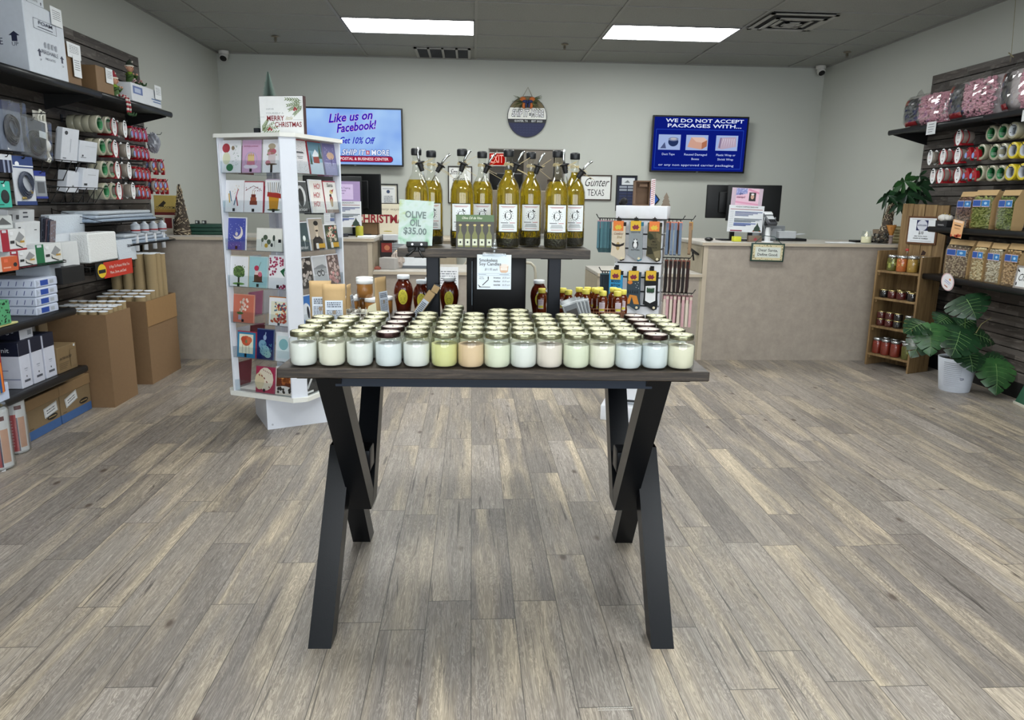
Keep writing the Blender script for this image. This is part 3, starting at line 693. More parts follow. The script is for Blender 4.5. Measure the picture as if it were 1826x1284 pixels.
# ---- honey
HONEY = mat('5a1c08', .12, 0, .1, 10, 0, .25, 1.45, coat=.5); HONEYR = mat('6e2a0c', .12, 0, .1, 10, 0, .35, 1.45, coat=.5)
YLAB = mat('d8cf45', .5)
def big_honey(label, loc, s=1.0, rot=0, lid=True):
    t = thing('honey_jar', label, 'jar', loc, TABY+rot, 'large dark honey jars')
    m = M(HONEY)
    prof = [(.026, 0), (.030, .003), (.034, .03), (.040, .065), (.0425, .085), (.041, .105), (.035, .125), (.027, .138), (.0235, .143), (.0235, .152)]
    m.T = Matrix.Diagonal((s, s*.75, s, 1)); m.lathe(prof, 28); b = build('bottle', m, t)
    m = M(mat('3c1206', .2, coat=.5)); m.T = Matrix.Diagonal((s, s*.75, s, 1))
    for k in range(5):
        x = -.024+k*.012; m.tube([(x*.6, -math.sqrt(max(0, .024**2-(x*.6)**2))-.001, .138), (x*.9, -math.sqrt(.036**2-(x*.9)**2), .12), (x*1.3, -math.sqrt(.0425**2-(x*1.3)**2), .095)], .0012, 5)
    build('ribs', m, b)
    m = M(mat('dfe5ea', .4)); m.T = Matrix.Diagonal((s, s, s, 1)); m.lathe([(.0265, .148), (.0275, .150), (.0275, .162), (.026, .165), (0, .165)], 28, cap=False); build('lid', m, t)
    m = M(YLAB); m.T = Matrix.Diagonal((s, s*.75, s, 1))
    def P(x, z, d=.0008):
        h = z; r = 0
        for (r0, h0), (r1, h1) in zip(prof[:-1], prof[1:]):
            if h0 <= z <= h1: r = r0+(r1-r0)*(z-h0)/(h1-h0)
        r += d; return (r*math.sin(x/r), -r*math.cos(x/r), z)
    n = 24; ring = [P(.021*math.cos(2*PI*i/n), .072+.033*math.sin(2*PI*i/n)) for i in range(n)]; mid = [P(.011*math.cos(2*PI*i/n), .072+.017*math.sin(2*PI*i/n)) for i in range(n)]; c = P(0, .072)
    m.add(ring+mid+[c], [(i, (i+1) % n, n+(i+1) % n, n+i) for i in range(n)]+[(n+i, n+(i+1) % n, 2*n) for i in range(n)], True)
    m.use(mat('6b6420', .6))
    for i in range(8):
        z = .049+i*.0062; w_ = .014*math.sqrt(max(.1, 1-((z-.072)/.033)**2))*random.uniform(.6, 1)
        m.add([P(-w_, z-.0008, .0016), P(w_, z-.0008, .0016), P(w_, z+.0008, .0016), P(-w_, z+.0008, .0016)], [(0, 1, 2, 3)])
    build('label', m, t)
    return t
big_honey('large dark honey jar with yellow oval label standing alone at the table back', tp(719, 520, 1.10), 1.0)
big_honey('honey jar with white lid, nearest of the row behind the left riser leg', tp(752, 520, 1.03), .92)
hk = [('second', 764, 1.095), ('third', 765, 1.03)]
big_honey('honey jar with white lid just right of the left riser leg', tp(801, 520, 1.075), .97)
big_honey('honey jar with white lid farther back behind the left riser leg', tp(768, 520, 1.115), .92)
big_honey('honey jar with white lid just left of the right riser leg', tp(961, 520, 1.115), .9)
# ---- nut butter tubs
def tub(label, loc, s=1.0, c='9a6a35'):
    t = thing('nut_butter_jar', label, 'jar', loc, TABY, 'nut butter jars with white lids')
    m = M(mat(c, .25, 0, .05, coat=.4)); m.lathe([(.030*s, 0), (.033*s, .003), (.034*s, .02), (.034*s, .058*s), (.031*s, .062*s)], 24); build('jar', m, t)
    m = M(mat('e3e6e8', .4)); m.lathe([(.0345*s, .058*s), (.0355*s, .06*s), (.0355*s, .072*s), (.034*s, .074*s), (0, .074*s)], 24, cap=False); build('lid', m, t)
tub('brown nut butter jar in the bottom row, right one, behind the upright paper bag', tp(686, 540, 1.10), .95)
tub('brown nut butter jar in the bottom row, middle one, behind the wire basket', tp(664, 545, 1.02))
tub('brown nut butter jar in the bottom row, left one behind the wire basket', tp(626, 545, 1.05))
tub('brown nut butter jar with white lid stacked on top of the other jars', tp(649, 510, 1.035, .0745), 1.0)
tub('nut butter jar with white lid stacked just behind the top jar', tp(649, 510, 1.11, .0745), 1.05, '8a5c2c')
tub('nut butter jar with white lid in the bottom row at the very back', tp(645, 510, 1.12), 1.0, '8a5c2c')
# ---- small honey bottles with yellow caps
def small_honey(label, loc, rot=0, front=False):
    t = thing('honey_bottle', label, 'bottle', loc, TABY+rot, 'small honey bottles with yellow caps')
    m = M(HONEYR); m.lathe([(.019, 0), (.0215, .004), (.022, .03), (.0195, .045), (.022, .06), (.0215, .082), (.014, .094), (.0125, .100)], 20); build('bottle', m, t)
    m = M(mat('ddd05a', .4)); m.lathe([(.0155, .097), (.0165, .099), (.0165, .114), (.015, .117), (0, .117)], 20, cap=False); build('cap', m, t)
    m = M(mat('d9cdd3', .5)); curved(m, .0226, -.55, .55, .030, .070, 6); m.use(YLAB); curved(m, .0229, -.5, .5, .034, .044, 6); m.use(mat('7a5a66', .6))
    for i in range(4): curved(m, .0229, -.42, .42, .049+.005*i, .0505+.005*i, 6)
    build('label', m, t)
sh = [(1013, 1.02, 'first row, left of the pouch stack'), (1003, 1.09, 'behind the right riser leg, farther back'), (966, 1.07, 'between the black cabinet and right riser leg'), (1032, 1.125, 'back row, leftmost with cap above the grey pouches'), (1044, 1.05, 'middle row behind the grey pouches'), (1047, 1.14, 'back row, second from left'), (1060, 1.12, 'back row, third from left'),
      (1065, 1.075, 'middle row, centre of the bunch'), (1074, 1.00, 'front row, left one behind the basket'), (1092, 1.14, 'back row, second from the right'), (1100, 1.10, 'second row from the back, right side'), (1109, 1.05, 'second row from the front at the right end'), (1100, .99, 'front row, right bottle behind the wire basket'), (1068, 1.145, 'back row, centre')]
for i, (px, y, d) in enumerate(sh): small_honey('small amber honey bottle with yellow cap, '+d, tp(px, 530, min(y, 1.135)), random.uniform(-.3, .3))
# ---- kraft pouches
KR = mat('b3966a', .7, 0, .08, 20, .2); LABP = mat('cdd6e2', .6)
def pouch(label, loc, rot, w=.075, h=.135, lean=0, name='paper_pouch', mt=None, win=False):
    t = thing(name, label, 'pouch', loc, (lean, 0, TABY+rot))
    m = M(mt or KR); n = 8; v = []
    rows = [(0, .022), (.15, .020), (.5, .014), (.8, .006), (.88, .0015), (1, .001)]
    for k, (u, d) in enumerate(rows):
        for i in range(n): 
            x = -w/2+w*i/(n-1); dd = d*math.sin(PI*(i+.001)/(n-1))+.0008; v.append((x, -dd, u*h))
        for i in range(n):
            x = w/2-w*i/(n-1); dd = d*math.sin(PI*(i+.001)/(n-1))+.0008; v.append((x, dd, u*h))
    q = 2*n; f = [(k*q+i, k*q+(i+1) % q, (k+1)*q+(i+1) % q, (k+1)*q+i) for k in range(len(rows)-1) for i in range(q)]+[list(range(q))[::-1], [(len(rows)-1)*q+i for i in range(q)]]
    m.add(v, f, True); build('bag', m, t)
    m = M(LABP); m.box(-w*.40, w*.42, -.0215, -.0205, h*.10, h*.10+.001)
    m = M(LABP); ys = -.0230; m.add([(-w*.38, -.0225, h*.07), (w*.38, -.0225, h*.07), (w*.38, -.0105, h*.70), (-w*.38, -.0105, h*.70)], [(0, 1, 2, 3)])
    T = Matrix.Translation((0, -.0229, h*.07)) @ Matrix.Rotation(-math.atan2(.012, h*.63), 4, 'X'); m.T = T; L = h*.64
    scribble(m, mat('5a6270', .6), -w*.30, w*.30, L*.78, L*.95, 3, -.0004); scribble(m, mat('7a828e', .6), -w*.32, w*.32, L*.35, L*.72, 8, -.0004); m.use(mat('7a5c50', .6)).ell(0, L*.14, .006, .009, -.0004, n=8); m.T = Matrix.Identity(4)
    build('label', m, t); return t
pouch('brown kraft pouch with white label on the table at the left, front one of two', tp(595, 570, .50), .12, .080, .190)
pouch('brown kraft pouch with white label on the table at the left, rear one of two', tp(571, 570, .58), .10, .078, .192)
pouch('brown kraft pouch standing edge-on beside the nut butter jars', tp(679, 570, .80), 1.12, .075, .185)
t = thing('paper_pouch', 'slim kraft pouch with long white label leaning against the left riser leg', 'pouch', tp(727, 560, .76), (0, .62, TABY))
m = M(KR); m.bbox(-.016, .016, -.008, .008, 0, .165, .004); m.use(LABP).rect(-.013, .013, .01, .125, -.0087); scribble(m, mat('4a5260', .6), -.010, .010, .03, .115, 12, -.0091); build('bag', m, t)
t = thing('paper_pouch', 'dark pouch leaning beside the slim labelled pouch at the left riser leg', 'pouch', tp(741, 560, .775), (0, .50, TABY))
m = M(mat('1d1e22', .3)); m.bbox(-.012, .012, -.006, .006, 0, .185, .003); m.use(KR).box(-.013, .013, -.007, .007, .15, .178); build('bag', m, t)
# pouch tip and clear bag behind the left basket
pouch('small twisted kraft pouch seen edge-on behind the wire basket', tp(621, 545, .93), 1.45, .05, .14)
# ---- wire baskets
def basket(label, loc, wire, w, d, h, fill, rot=0):
    t = thing('wire_basket', label, 'basket', loc, TABY+rot)
    m = M(wire)
    for z, s in ((.003, .88), (h*.5, .94), (h, 1.0)):
        m.tube([(-w/2*s, -d/2*s, z), (w/2*s, -d/2*s, z), (w/2*s, d/2*s, z), (-w/2*s, d/2*s, z)], .0013, 5, True)
    for s in (-1, 1):
        for i in range(7): x = -w/2+w*i/6; m.tube([(x*.88, s*d/2*.88, .003), (x, s*d/2, h)], .001, 4)
        for i in range(5): y = -d/2+d*i/4; m.tube([(s*w/2*.88, y*.88, .003), (s*w/2, y, h)], .001, 4)
    for i in range(7): x = (-w/2+w*i/6)*.88; m.tube([(x, -d/2*.88, .003), (x, d/2*.88, .003)], .001, 4)
    build('wire_frame', m, t); return t
lb = tp(637, 560, .735)
basket('white wire basket filled with crumpled clear wrappers on the table at the left', lb, mat('d9dcd8', .4), .105, .10, .058, None)
cel = thin_glass('eef0ea', .5, .12)
def crumple(name, label, loc, sx, sy, sz, seed, mt, parent=None, rot=0, cat='bag'):
    rn = random.Random(seed); m = M(mt); n, k = 18, 9; v = []; f = []
    for j in range(k+1):
        for i in range(n):
            a = 2*PI*i/n; tt = PI*j/k; r = 1+rn.uniform(-.22, .22); v.append((sx*r*math.sin(tt)*math.cos(a), sy*r*math.sin(tt)*math.sin(a), sz+sz*r*math.cos(tt)*.98))
    for j in range(k):
        for i in range(n): f.append((j*n+i, (j+1)*n+i, (j+1)*n+(i+1) % n, j*n+(i+1) % n))
    m.add(v, f, False)
    if parent: return build(name, m, parent, loc=loc)
    return build(name, m, None, label, cat, loc=loc, rot=rot)
m = M(mat('c9c8c0', .3)); rn = random.Random(4)
for i in range(26):
    c_ = Vector((rn.uniform(-.038, .038), rn.uniform(-.034, .034), .012+rn.uniform(0, .040))); m.T = Matrix.Translation(c_) @ Euler((rn.uniform(0, 3), rn.uniform(0, 3), 0)).to_matrix().to_4x4()
    m.use(mat(rn.choice(['c9c8c0', 'e2e3df', '77736a', 'b8b6a8']), .3)).ball((0, 0, 0), .011, 8, .6); m.add([(-.02, -.006, 0), (-.009, 0, .002), (-.02, .007, .001)], [(0, 1, 2)]); m.add([(.02, -.006, 0), (.009, 0, .002), (.02, .007, .001)], [(0, 1, 2)])
m.T = Matrix.Identity(4)
build('wrapped_sweets', m, None, 'crumpled clear and white wrapped pieces heaped in the left wire basket', 'sweets', kind='stuff', loc=lb+Vector((0, 0, .006)), rot=TABY)
o = M(mat('cfcdb0', .4)); o.add([(0, 0, 0), (.025, -.01, .0), (.05, .0, .075), (.02, .01, .06), (.055, -.01, .03), (0, .004, 0), (.025, -.006, .0), (.05, .004, .075), (.02, .014, .06)], [(0, 1, 2, 3), (1, 4, 2), (5, 8, 7, 6)]); build('cellophane_wrapper', o, None, 'tall yellowish cellophane wrapper sticking up from the left wire basket', 'wrapper', loc=lb+Vector((.022, -.02, .02)), rot=TABY)
rb = tp(1079, 575, .80)
basket('copper wire basket holding white cloth pouches in front of the small honey bottles', rb, mat('c99c7d', .3, .7), .135, .09, .062, None)
crumple('cloth_pouch', 'crumpled white cloth pouch lying in the copper wire basket, left one', rb+Vector((-.026, 0, .006)), .026, .03, .016, 2, mat('dfe3e8', .8))
crumple('cloth_pouch', 'crumpled white cloth pouch lying in the copper wire basket, right one', rb+Vector((.028, .0, .006)), .024, .03, .014, 3, mat('dfe3e8', .8))
# ---- grey zip pouches stacked leaning right of the riser leg
for i in range(4):
    q = tp(1031+i*4, 560, .70+i*.016)
    t = thing('zip_pouch', 'grey zip pouch with clear window right of the riser, '+['frontmost of four', 'second of four', 'third of four', 'rearmost of four'][i], 'pouch', q+Vector((0, 0, .002)), (-.25+.04*i, -.35+.05*i, TABY), 'grey zip pouches leaning by the riser')
    m = M(mat('8f9395', .3, .3)); m.bbox(-.030, .034, -.004, .004, 0, .125-.004*i, .003); m.use(mat('5b5f62', .3)).rect(-.024, .028, .045, .10, -.0045); m.use(mat('2a2622', .5)).rect(-.020, .022, .05, .08, -.0050); m.use(mat('c8ccce', .3)).rect(-.03, .034, .105, .109, -.0047)
    build('bag', m, t)
t = thing('leaning_card', 'white and clear card strip leaning on the right side of the right riser leg', 'card', tp(1003, 560, .83)+Vector((0, 0, .08)), (-.1, -.85, TABY))
m = M(mat('cdd2d6', .5)); m.box(-.006, .006, -.02, .02, -.05, .09); build('strip', m, t)
# ================================================================ CARD SPINNER
def art(m, W, H, y, ops):
    """flat printed shapes in unit coordinates of a W x H face whose lower left corner is (-W/2, 0)"""
    for i, o in enumerate(ops):
        k = o[0]; m.use(mat(o[-1], .45)); yy = y-.00025*(i+1)
        X = lambda u: (u-.5)*W
        if k == 'r': m.rect(X(o[1]), X(o[2]), o[3]*H, o[4]*H, yy)
        elif k == 'e': m.ell(X(o[1]), o[2]*H, o[3]*W, o[4]*H, yy, n=14)
        elif k == 'p': m.poly([(X(u), v*H) for u, v in o[1]], yy)
        elif k == 'd':   # scattered dots
            rn = random.Random(o[7]); 
            for _ in range(o[5]): m.ell(X(rn.uniform(o[1], o[2])), rn.uniform(o[3], o[4])*H, o[6]*W, o[6]*W, yy, n=6)
def line(x0, z0, x1, z1, w, c):
    dx, dz = x1-x0, z1-z0; L = math.hypot(dx, dz) or 1; nx, nz = -dz/L*w/2, dx/L*w/2
    return ('p', [(x0-nx, z0-nz), (x1-nx, z1-nz), (x1+nx, z1+nz), (x0+nx, z0+nz)], c)
SPC = Vector((-1.16, 4.65, 0)); SPR = -.42; SH, SCH = .28, .06; SZ0, SZ1 = .222, 1.754
sp = thing('card_spinner', 'tall white revolving card rack full of greeting cards, standing left of the display table', 'card rack', SPC, SPR)
SWH = mat('dde2ec', .35, 0, .02); SWT = mat('e6e7e2', .35, 0, .02)
def octo(h, c): return [(-h+c, -h), (h-c, -h), (h, -h+c), (h, h-c), (h-c, h), (-h+c, h), (-h, h-c), (-h, -h+c)]
def slab(m, pts, z0, z1):
    n = len(pts); return m.add([(x, y, z0) for x, y in pts]+[(x, y, z1) for x, y in pts], [list(range(n))[::-1], list(range(n, 2*n))]+[(i, (i+1) % n, (i+1) % n+n, i+n) for i in range(n)])
build('top_plate', slab(M(SWT), octo(SH+.012, SCH), SZ1-.022, SZ1), sp)
build('bottom_plate', slab(M(SWT), octo(SH+.014, SCH), SZ0-.024, SZ0+.002), sp)
m = M(SWH); m.T = Matrix.Rotation(.45-SPR, 4, 'Z'); m.box(-.20, .20, -.20, .20, 0, SZ0-.026)
b = build('base_box', m, sp); m = M(mat('b8bdc6', .4)); m.T = Matrix.Rotation(.45-SPR, 4, 'Z')
for x in (-.17, .17): m.cyl((x, -.2035, .03), .006, .003, 'y', 10)
build('screw', m, b)
zr = [at(400, y, 'y', 4.484).z for y in (307, 377, 444, 509, 573, 635, 694)]
for i in range(4):   # chamfer posts
    m = M(SWH); m.T = Matrix.Rotation(i*PI/2, 4, 'Z')
    a, b_ = (SH-SCH, -SH), (SH, -SH+SCH); d = Vector((b_[0]-a[0], b_[1]-a[1], 0)).normalized(); nn = Vector((d.y, -d.x, 0))
    pts = [Vector((*a, 0)), Vector((*b_, 0)), Vector((*b_, 0))-nn*.012, Vector((*a, 0))-nn*.012]
    slab(m, [(p.x, p.y) for p in pts], SZ0+.002, SZ1-.022)
    m.box(SH-SCH-.010, SH-SCH, -SH+.002, -SH+.045, SZ0+.002, SZ1-.022); m.box(SH-.045, SH-.002, -SH+SCH, -SH+SCH+.010, SZ0+.002, SZ1-.022)
    build('corner_post', m, sp)
m = M(SWH); m.box(-.02, .02, -.02, .02, SZ0, SZ1-.022); build('centre_pole', m, sp)
ACR = thin_glass('eef3f8', .10, .02); hw = SH-SCH-.012
for i in range(4):
    for k, z in enumerate(zr):
        m = M(ACR); m.T = Matrix.Rotation(i*PI/2, 4, 'Z')
        m.box(-hw, hw, -SH+.002, -SH+.0035, z-.006, z+.065); m.box(-hw, hw, -SH+.0035, -SH+.05, z-.006, z-.0045)
        for s in (-hw, hw): m.box(s-.0008, s+.0008, -SH+.003, -SH+.048, z-.006, z+.06)
        build('card_pocket', m, sp)
TAG = ('r', .43, .57, .02, .12, '12131a')
W_ = 'e9ebf0'
cake = [('r', .30, .70, .25, .38, '7c3a2a'), ('r', .34, .66, .38, .50, '8f4a33'), ('r', .38, .62, .50, .60, '6d2f27')]
A = [  # (row, x, w, h, back colour, base colour, ops, label)
 (0, -.145, .127, .178, W_, W_, [('e', .22, .78, .22, .15, 'a33a44'), ('e', .25, .45, .22, .20, 'd9dcc0'), ('e', .45, .16, .20, .12, '3c7a55'), ('d', .55, .95, .2, .9, 26, .018, 3, '6f8f7c'), ('e', .62, .78, .09, .07, '8a7a64')], 'card with red and green balloons on white, top row at the left'),
 (0, 0, .127, .178, 'c9b3cf', 'cfaacb', [('e', .5, .42, .36, .24, 'b8a7c4'), ('e', .5, .42, .30, .20, 'cfaacb'), ('r', .32, .68, .36, .52, 'd8c08a'), ('p', [(.32, .52), (.4, .62), (.45, .52), (.5, .66), (.56, .52), (.62, .62), (.68, .52)], 'c8a867'), ('r', .28, .72, .24, .36, 'c97f93'), ('e', .3, .18, .2, .06, 'e3dbe8'), ('e', .65, .18, .24, .06, 'e3dbe8'), TAG], 'pink birthday princess card with rainbow castle, top row in the middle'),
 (0, .145, .127, .178, W_, W_, [('r', .30, .70, .28, .66, 'cfc6c9'), ('e', .5, .66, .24, .10, 'b3626f'), ('e', .35, .6, .1, .06, 'c9909a'), ('e', .5, .82, .2, .09, 'a69a84'), ('e', .3, .3, .14, .08, 'c0808c'), ('e', .5, .26, .32, .025, '5a4a38'), ('r', .44, .56, .06, .24, '3a2e24'), ('d', .25, .75, .5, .72, 10, .03, 8, '7c9a6a'), ('r', .44, .56, .0, .1, '12131a')], 'card with flower-topped cake on a stand, top row at the right'),
 (1, -.14, .127, .178, W_, W_, [line(.25, .3, .2, .6, .06, 'd0a844'), line(.35, .35, .25, .68, .05, '2f6b8a'), line(.5, .22, .62, .5, .05, '2f6b8a'), line(.72, .2, .62, .52, .06, '9c2f3c'), line(.62, .5, .74, .75, .05, 'b96a7c'), ('d', .15, .8, .55, .85, 9, .02, 2, 'd6b870'), TAG], 'white card with loose coloured candles, second row at the left'),
 (1, .0, .132, .172, 'a8384a', W_, cake+[line(.06, .72, .5, .88, .015, '6a3540'), line(.5, .88, .94, .72, .015, '6a3540'), ('d', .1, .9, .70, .84, 14, .022, 5, '97515c'), line(.45, .6, .45, .72, .02, 'b09040'), line(.55, .6, .55, .72, .02, 'b09040'), TAG], 'white card with chocolate cake and bunting in a red envelope, second row in the middle'),
 (1, .145, .127, .185, 'b7a9bb', W_, [('p', [(.26, .10), (.72, .10), (.78, .52), (.2, .52)], 'c08a2c'), ('e', .5, .56, .36, .06, '9a2c2a'), ('p', [(.12, .5), (.9, .44), (.92, .58), (.14, .64)], 'a33730'), ('e', .5, .09, .36, .03, '4a5a3a')]+[line(.2+.1*i, .62, .15+.12*i, .93, .03, ['5a6058', '8a7a50', '44504a'][i % 3]) for i in range(7)]+[TAG], 'card with yellow pot and red ribbon stuffed with candles, second row at the right'),
 (2, -.14, .127, .185, W_, '4c55a8', [('e', .56, .55, .30, .22, 'e6ddd8'), ('e', .48, .61, .27, .20, '4c55a8'), ('e', .5, .5, .08, .06, 'd8cfc8'), ('d', .06, .94, .1, .96, 40, .016, 11, 'cdd2ef'), TAG], 'dark blue starry card with crescent moon, third row at the left'),
 (2, .095, .178, .127, 'dcdcd6', 'e3e4de', [('e', .36, .62, .09, .12, '4a5a48'), ('e', .24, .5, .05, .1, '5f6d5c'), ('e', .5, .42, .08, .12, '52624e'), ('e', .7, .6, .05, .14, '3e4a44'), ('e', .4, .25, .07, .10, 'c2a03a'), ('e', .62, .28, .05, .09, '3a3f42'), line(.22, .5, .22, .2, .01, '6a6a66'), line(.74, .5, .74, .2, .01, '6a6a66'), ('r', .88, .99, .4, .55, '12131a')], 'wide pale card with potted plants, third row at the right'),
 (3, -.14, .132, .178, 'cdc7b4', W_, [('r', .44, .54, .12, .45, '33291f'), ('e', .5, .5, .32, .20, '4d6a3a'), ('e', .32, .42, .12, .08, '5d7c44'), ('e', .7, .4, .12, .08, '3e5a30'), ('d', .2, .82, .34, .7, 40, .028, 6, '7c9a5a'), ('d', .2, .82, .34, .7, 20, .02, 16, '2e2a22'), ('e', .5, .09, .34, .04, '6f9a4c'), ('r', .42, .56, 0, .10, '12131a')], 'white card with leafy green tree, fourth row at the left'),
 (3, .0, .127, .178, 'bcd2d6', '9cc6ce', [('r', .28, .74, .2, .42, '5c3a2c'), ('r', .32, .70, .42, .55, 'd9c6c4'), ('e', .42, .64, .14, .09, 'b83a58'), ('e', .62, .44, .12, .08, 'c4667c'), ('e', .5, .19, .32, .02, '463024'), line(.5, .6, .66, .85, .02, '5c6a50'), TAG], 'pale teal card with flowered chocolate cake, fourth row in the middle'),
 (3, .145, .135, .19, W_, W_, [('d', .02, .4, .4, .96, 26, .05, 21, 'a03058'), ('d', .3, .75, .7, .96, 18, .05, 22, 'b04468'), ('p', [(.6, .55), (.95, .7), (.8, .5), (.86, .36), (.76, .42)], '23603f'), ('p', [(.82, .5), (1.0, .62), (.96, .44)], '2f3a6a'), ('d', .6, .98, .02, .15, 12, .05, 23, 'a03058'), TAG], 'white card with hummingbird and crimson blossom, fourth row at the right'),
 (4, -.125, .15, .165, 'c98f7c', 'c4705c', [('d', .36, .72, .42, .85, 18, .06, 31, 'e6cfc4'), line(.34, .3, .42, .8, .02, '4c6a3a'), ('e', .34, .34, .16, .05, '4c6a3a'), ('r', .26, .42, .1, .28, 'a8a0b4'), ('r', .42, .54, .02, .12, '12131a')], 'coral card with white orchid, fifth row at the left'),
 (4, .135, .14, .165, 'bc7a3c', W_, [('r', .1, .92, .1, .86, 'dfe0cc'), ('d', .45, .9, .15, .8, 34, .06, 41, 'b4484c'), ('d', .12, .9, .12, .3, 16, .06, 42, 'c05a44'), ('d', .3, .9, .3, .84, 18, .045, 43, '4f6f86'), ('d', .3, .9, .4, .84, 10, .04, 44, 'd8a060'), ('r', .46, .58, 0, .1, '12131a')], 'card with bright mixed flowers in an orange envelope, fifth row at the right'),
 (5, -.12, .135, .155, 'a8324a', '2f7ea6', [('r', .1, .88, .16, .92, 'dfe0cc'), ('e', .5, .66, .26, .2, 'c25a3c'), ('e', .36, .72, .16, .12, 'b84c34'), ('e', .66, .70, .16, .13, 'cc6c4a'), ('e', .5, .64, .06, .07, '6f7a54'), line(.3, .16, .3, .5, .015, '4a5c3a'), line(.5, .16, .5, .5, .015, '4a5c3a'), line(.68, .16, .66, .5, .015, '4a5c3a'), ('r', .42, .54, .02, .16, '12131a')], 'blue-bordered card with orange poppy, sixth row at the left'),
 (5, .02, .12, .18, '5a6a86', '16215a', [('e', .48, .74, .1, .09, '8fa6c8'), line(.5, .8, .54, .92, .05, '8fa6c8'), ('e', .35, .5, .24, .16, '6f9ab4'), ('e', .5, .3, .3, .18, '7aa6b4'), ('e', .68, .18, .22, .12, '8ab4b4'), ('d', .2, .9, .1, .6, 26, .035, 51, '4a7c96')], 'navy card with pale blue peacock, sixth row in the middle'),
 (5, .155, .11, .17, W_, 'dfe4ea', [('r', .1, .9, .1, .9, 'cfdfe4'), ('e', .5, .6, .3, .2, '7fb0b8')], 'white and teal card half behind the first candle jars, sixth row at the right'),
 (6, .005, .135, .155, 'a04060', 'a02c4c', [('e', .52, .55, .44, .46, 'd6cdbb'), ('e', .2, .45, .26, .34, 'cdbf9f')]+[line(.16+.14*i, .72-.08*i*i*.35, .22+.14*i, .66-.08*i*i*.35, .05, '7c3a34') for i in range(5)]+[line(.4+.1*i, .92-.03*i, .44+.1*i, .88-.03*i, .03, '7c3a34') for i in range(5)]+[('r', .42, .54, .04, .16, '12131a')], 'crimson card with large baseball, bottom row in the middle'),
 (6, .15, .13, .165, W_, 'd9d0c6', [('r', .04, .96, .3, .9, '5a2a18'), ('d', .1, .9, .4, .85, 12, .12, 61, '94542c'), ('d', .1, .9, .45, .85, 6, .09, 62, 'c98a4a'), ('e', .5, .2, .46, .14, 'e0dcda'), ('d', .1, .9, .05, .3, 14, .07, 63, '2c2422')], 'card with photo of iced cola glass, bottom row at the right'),
]
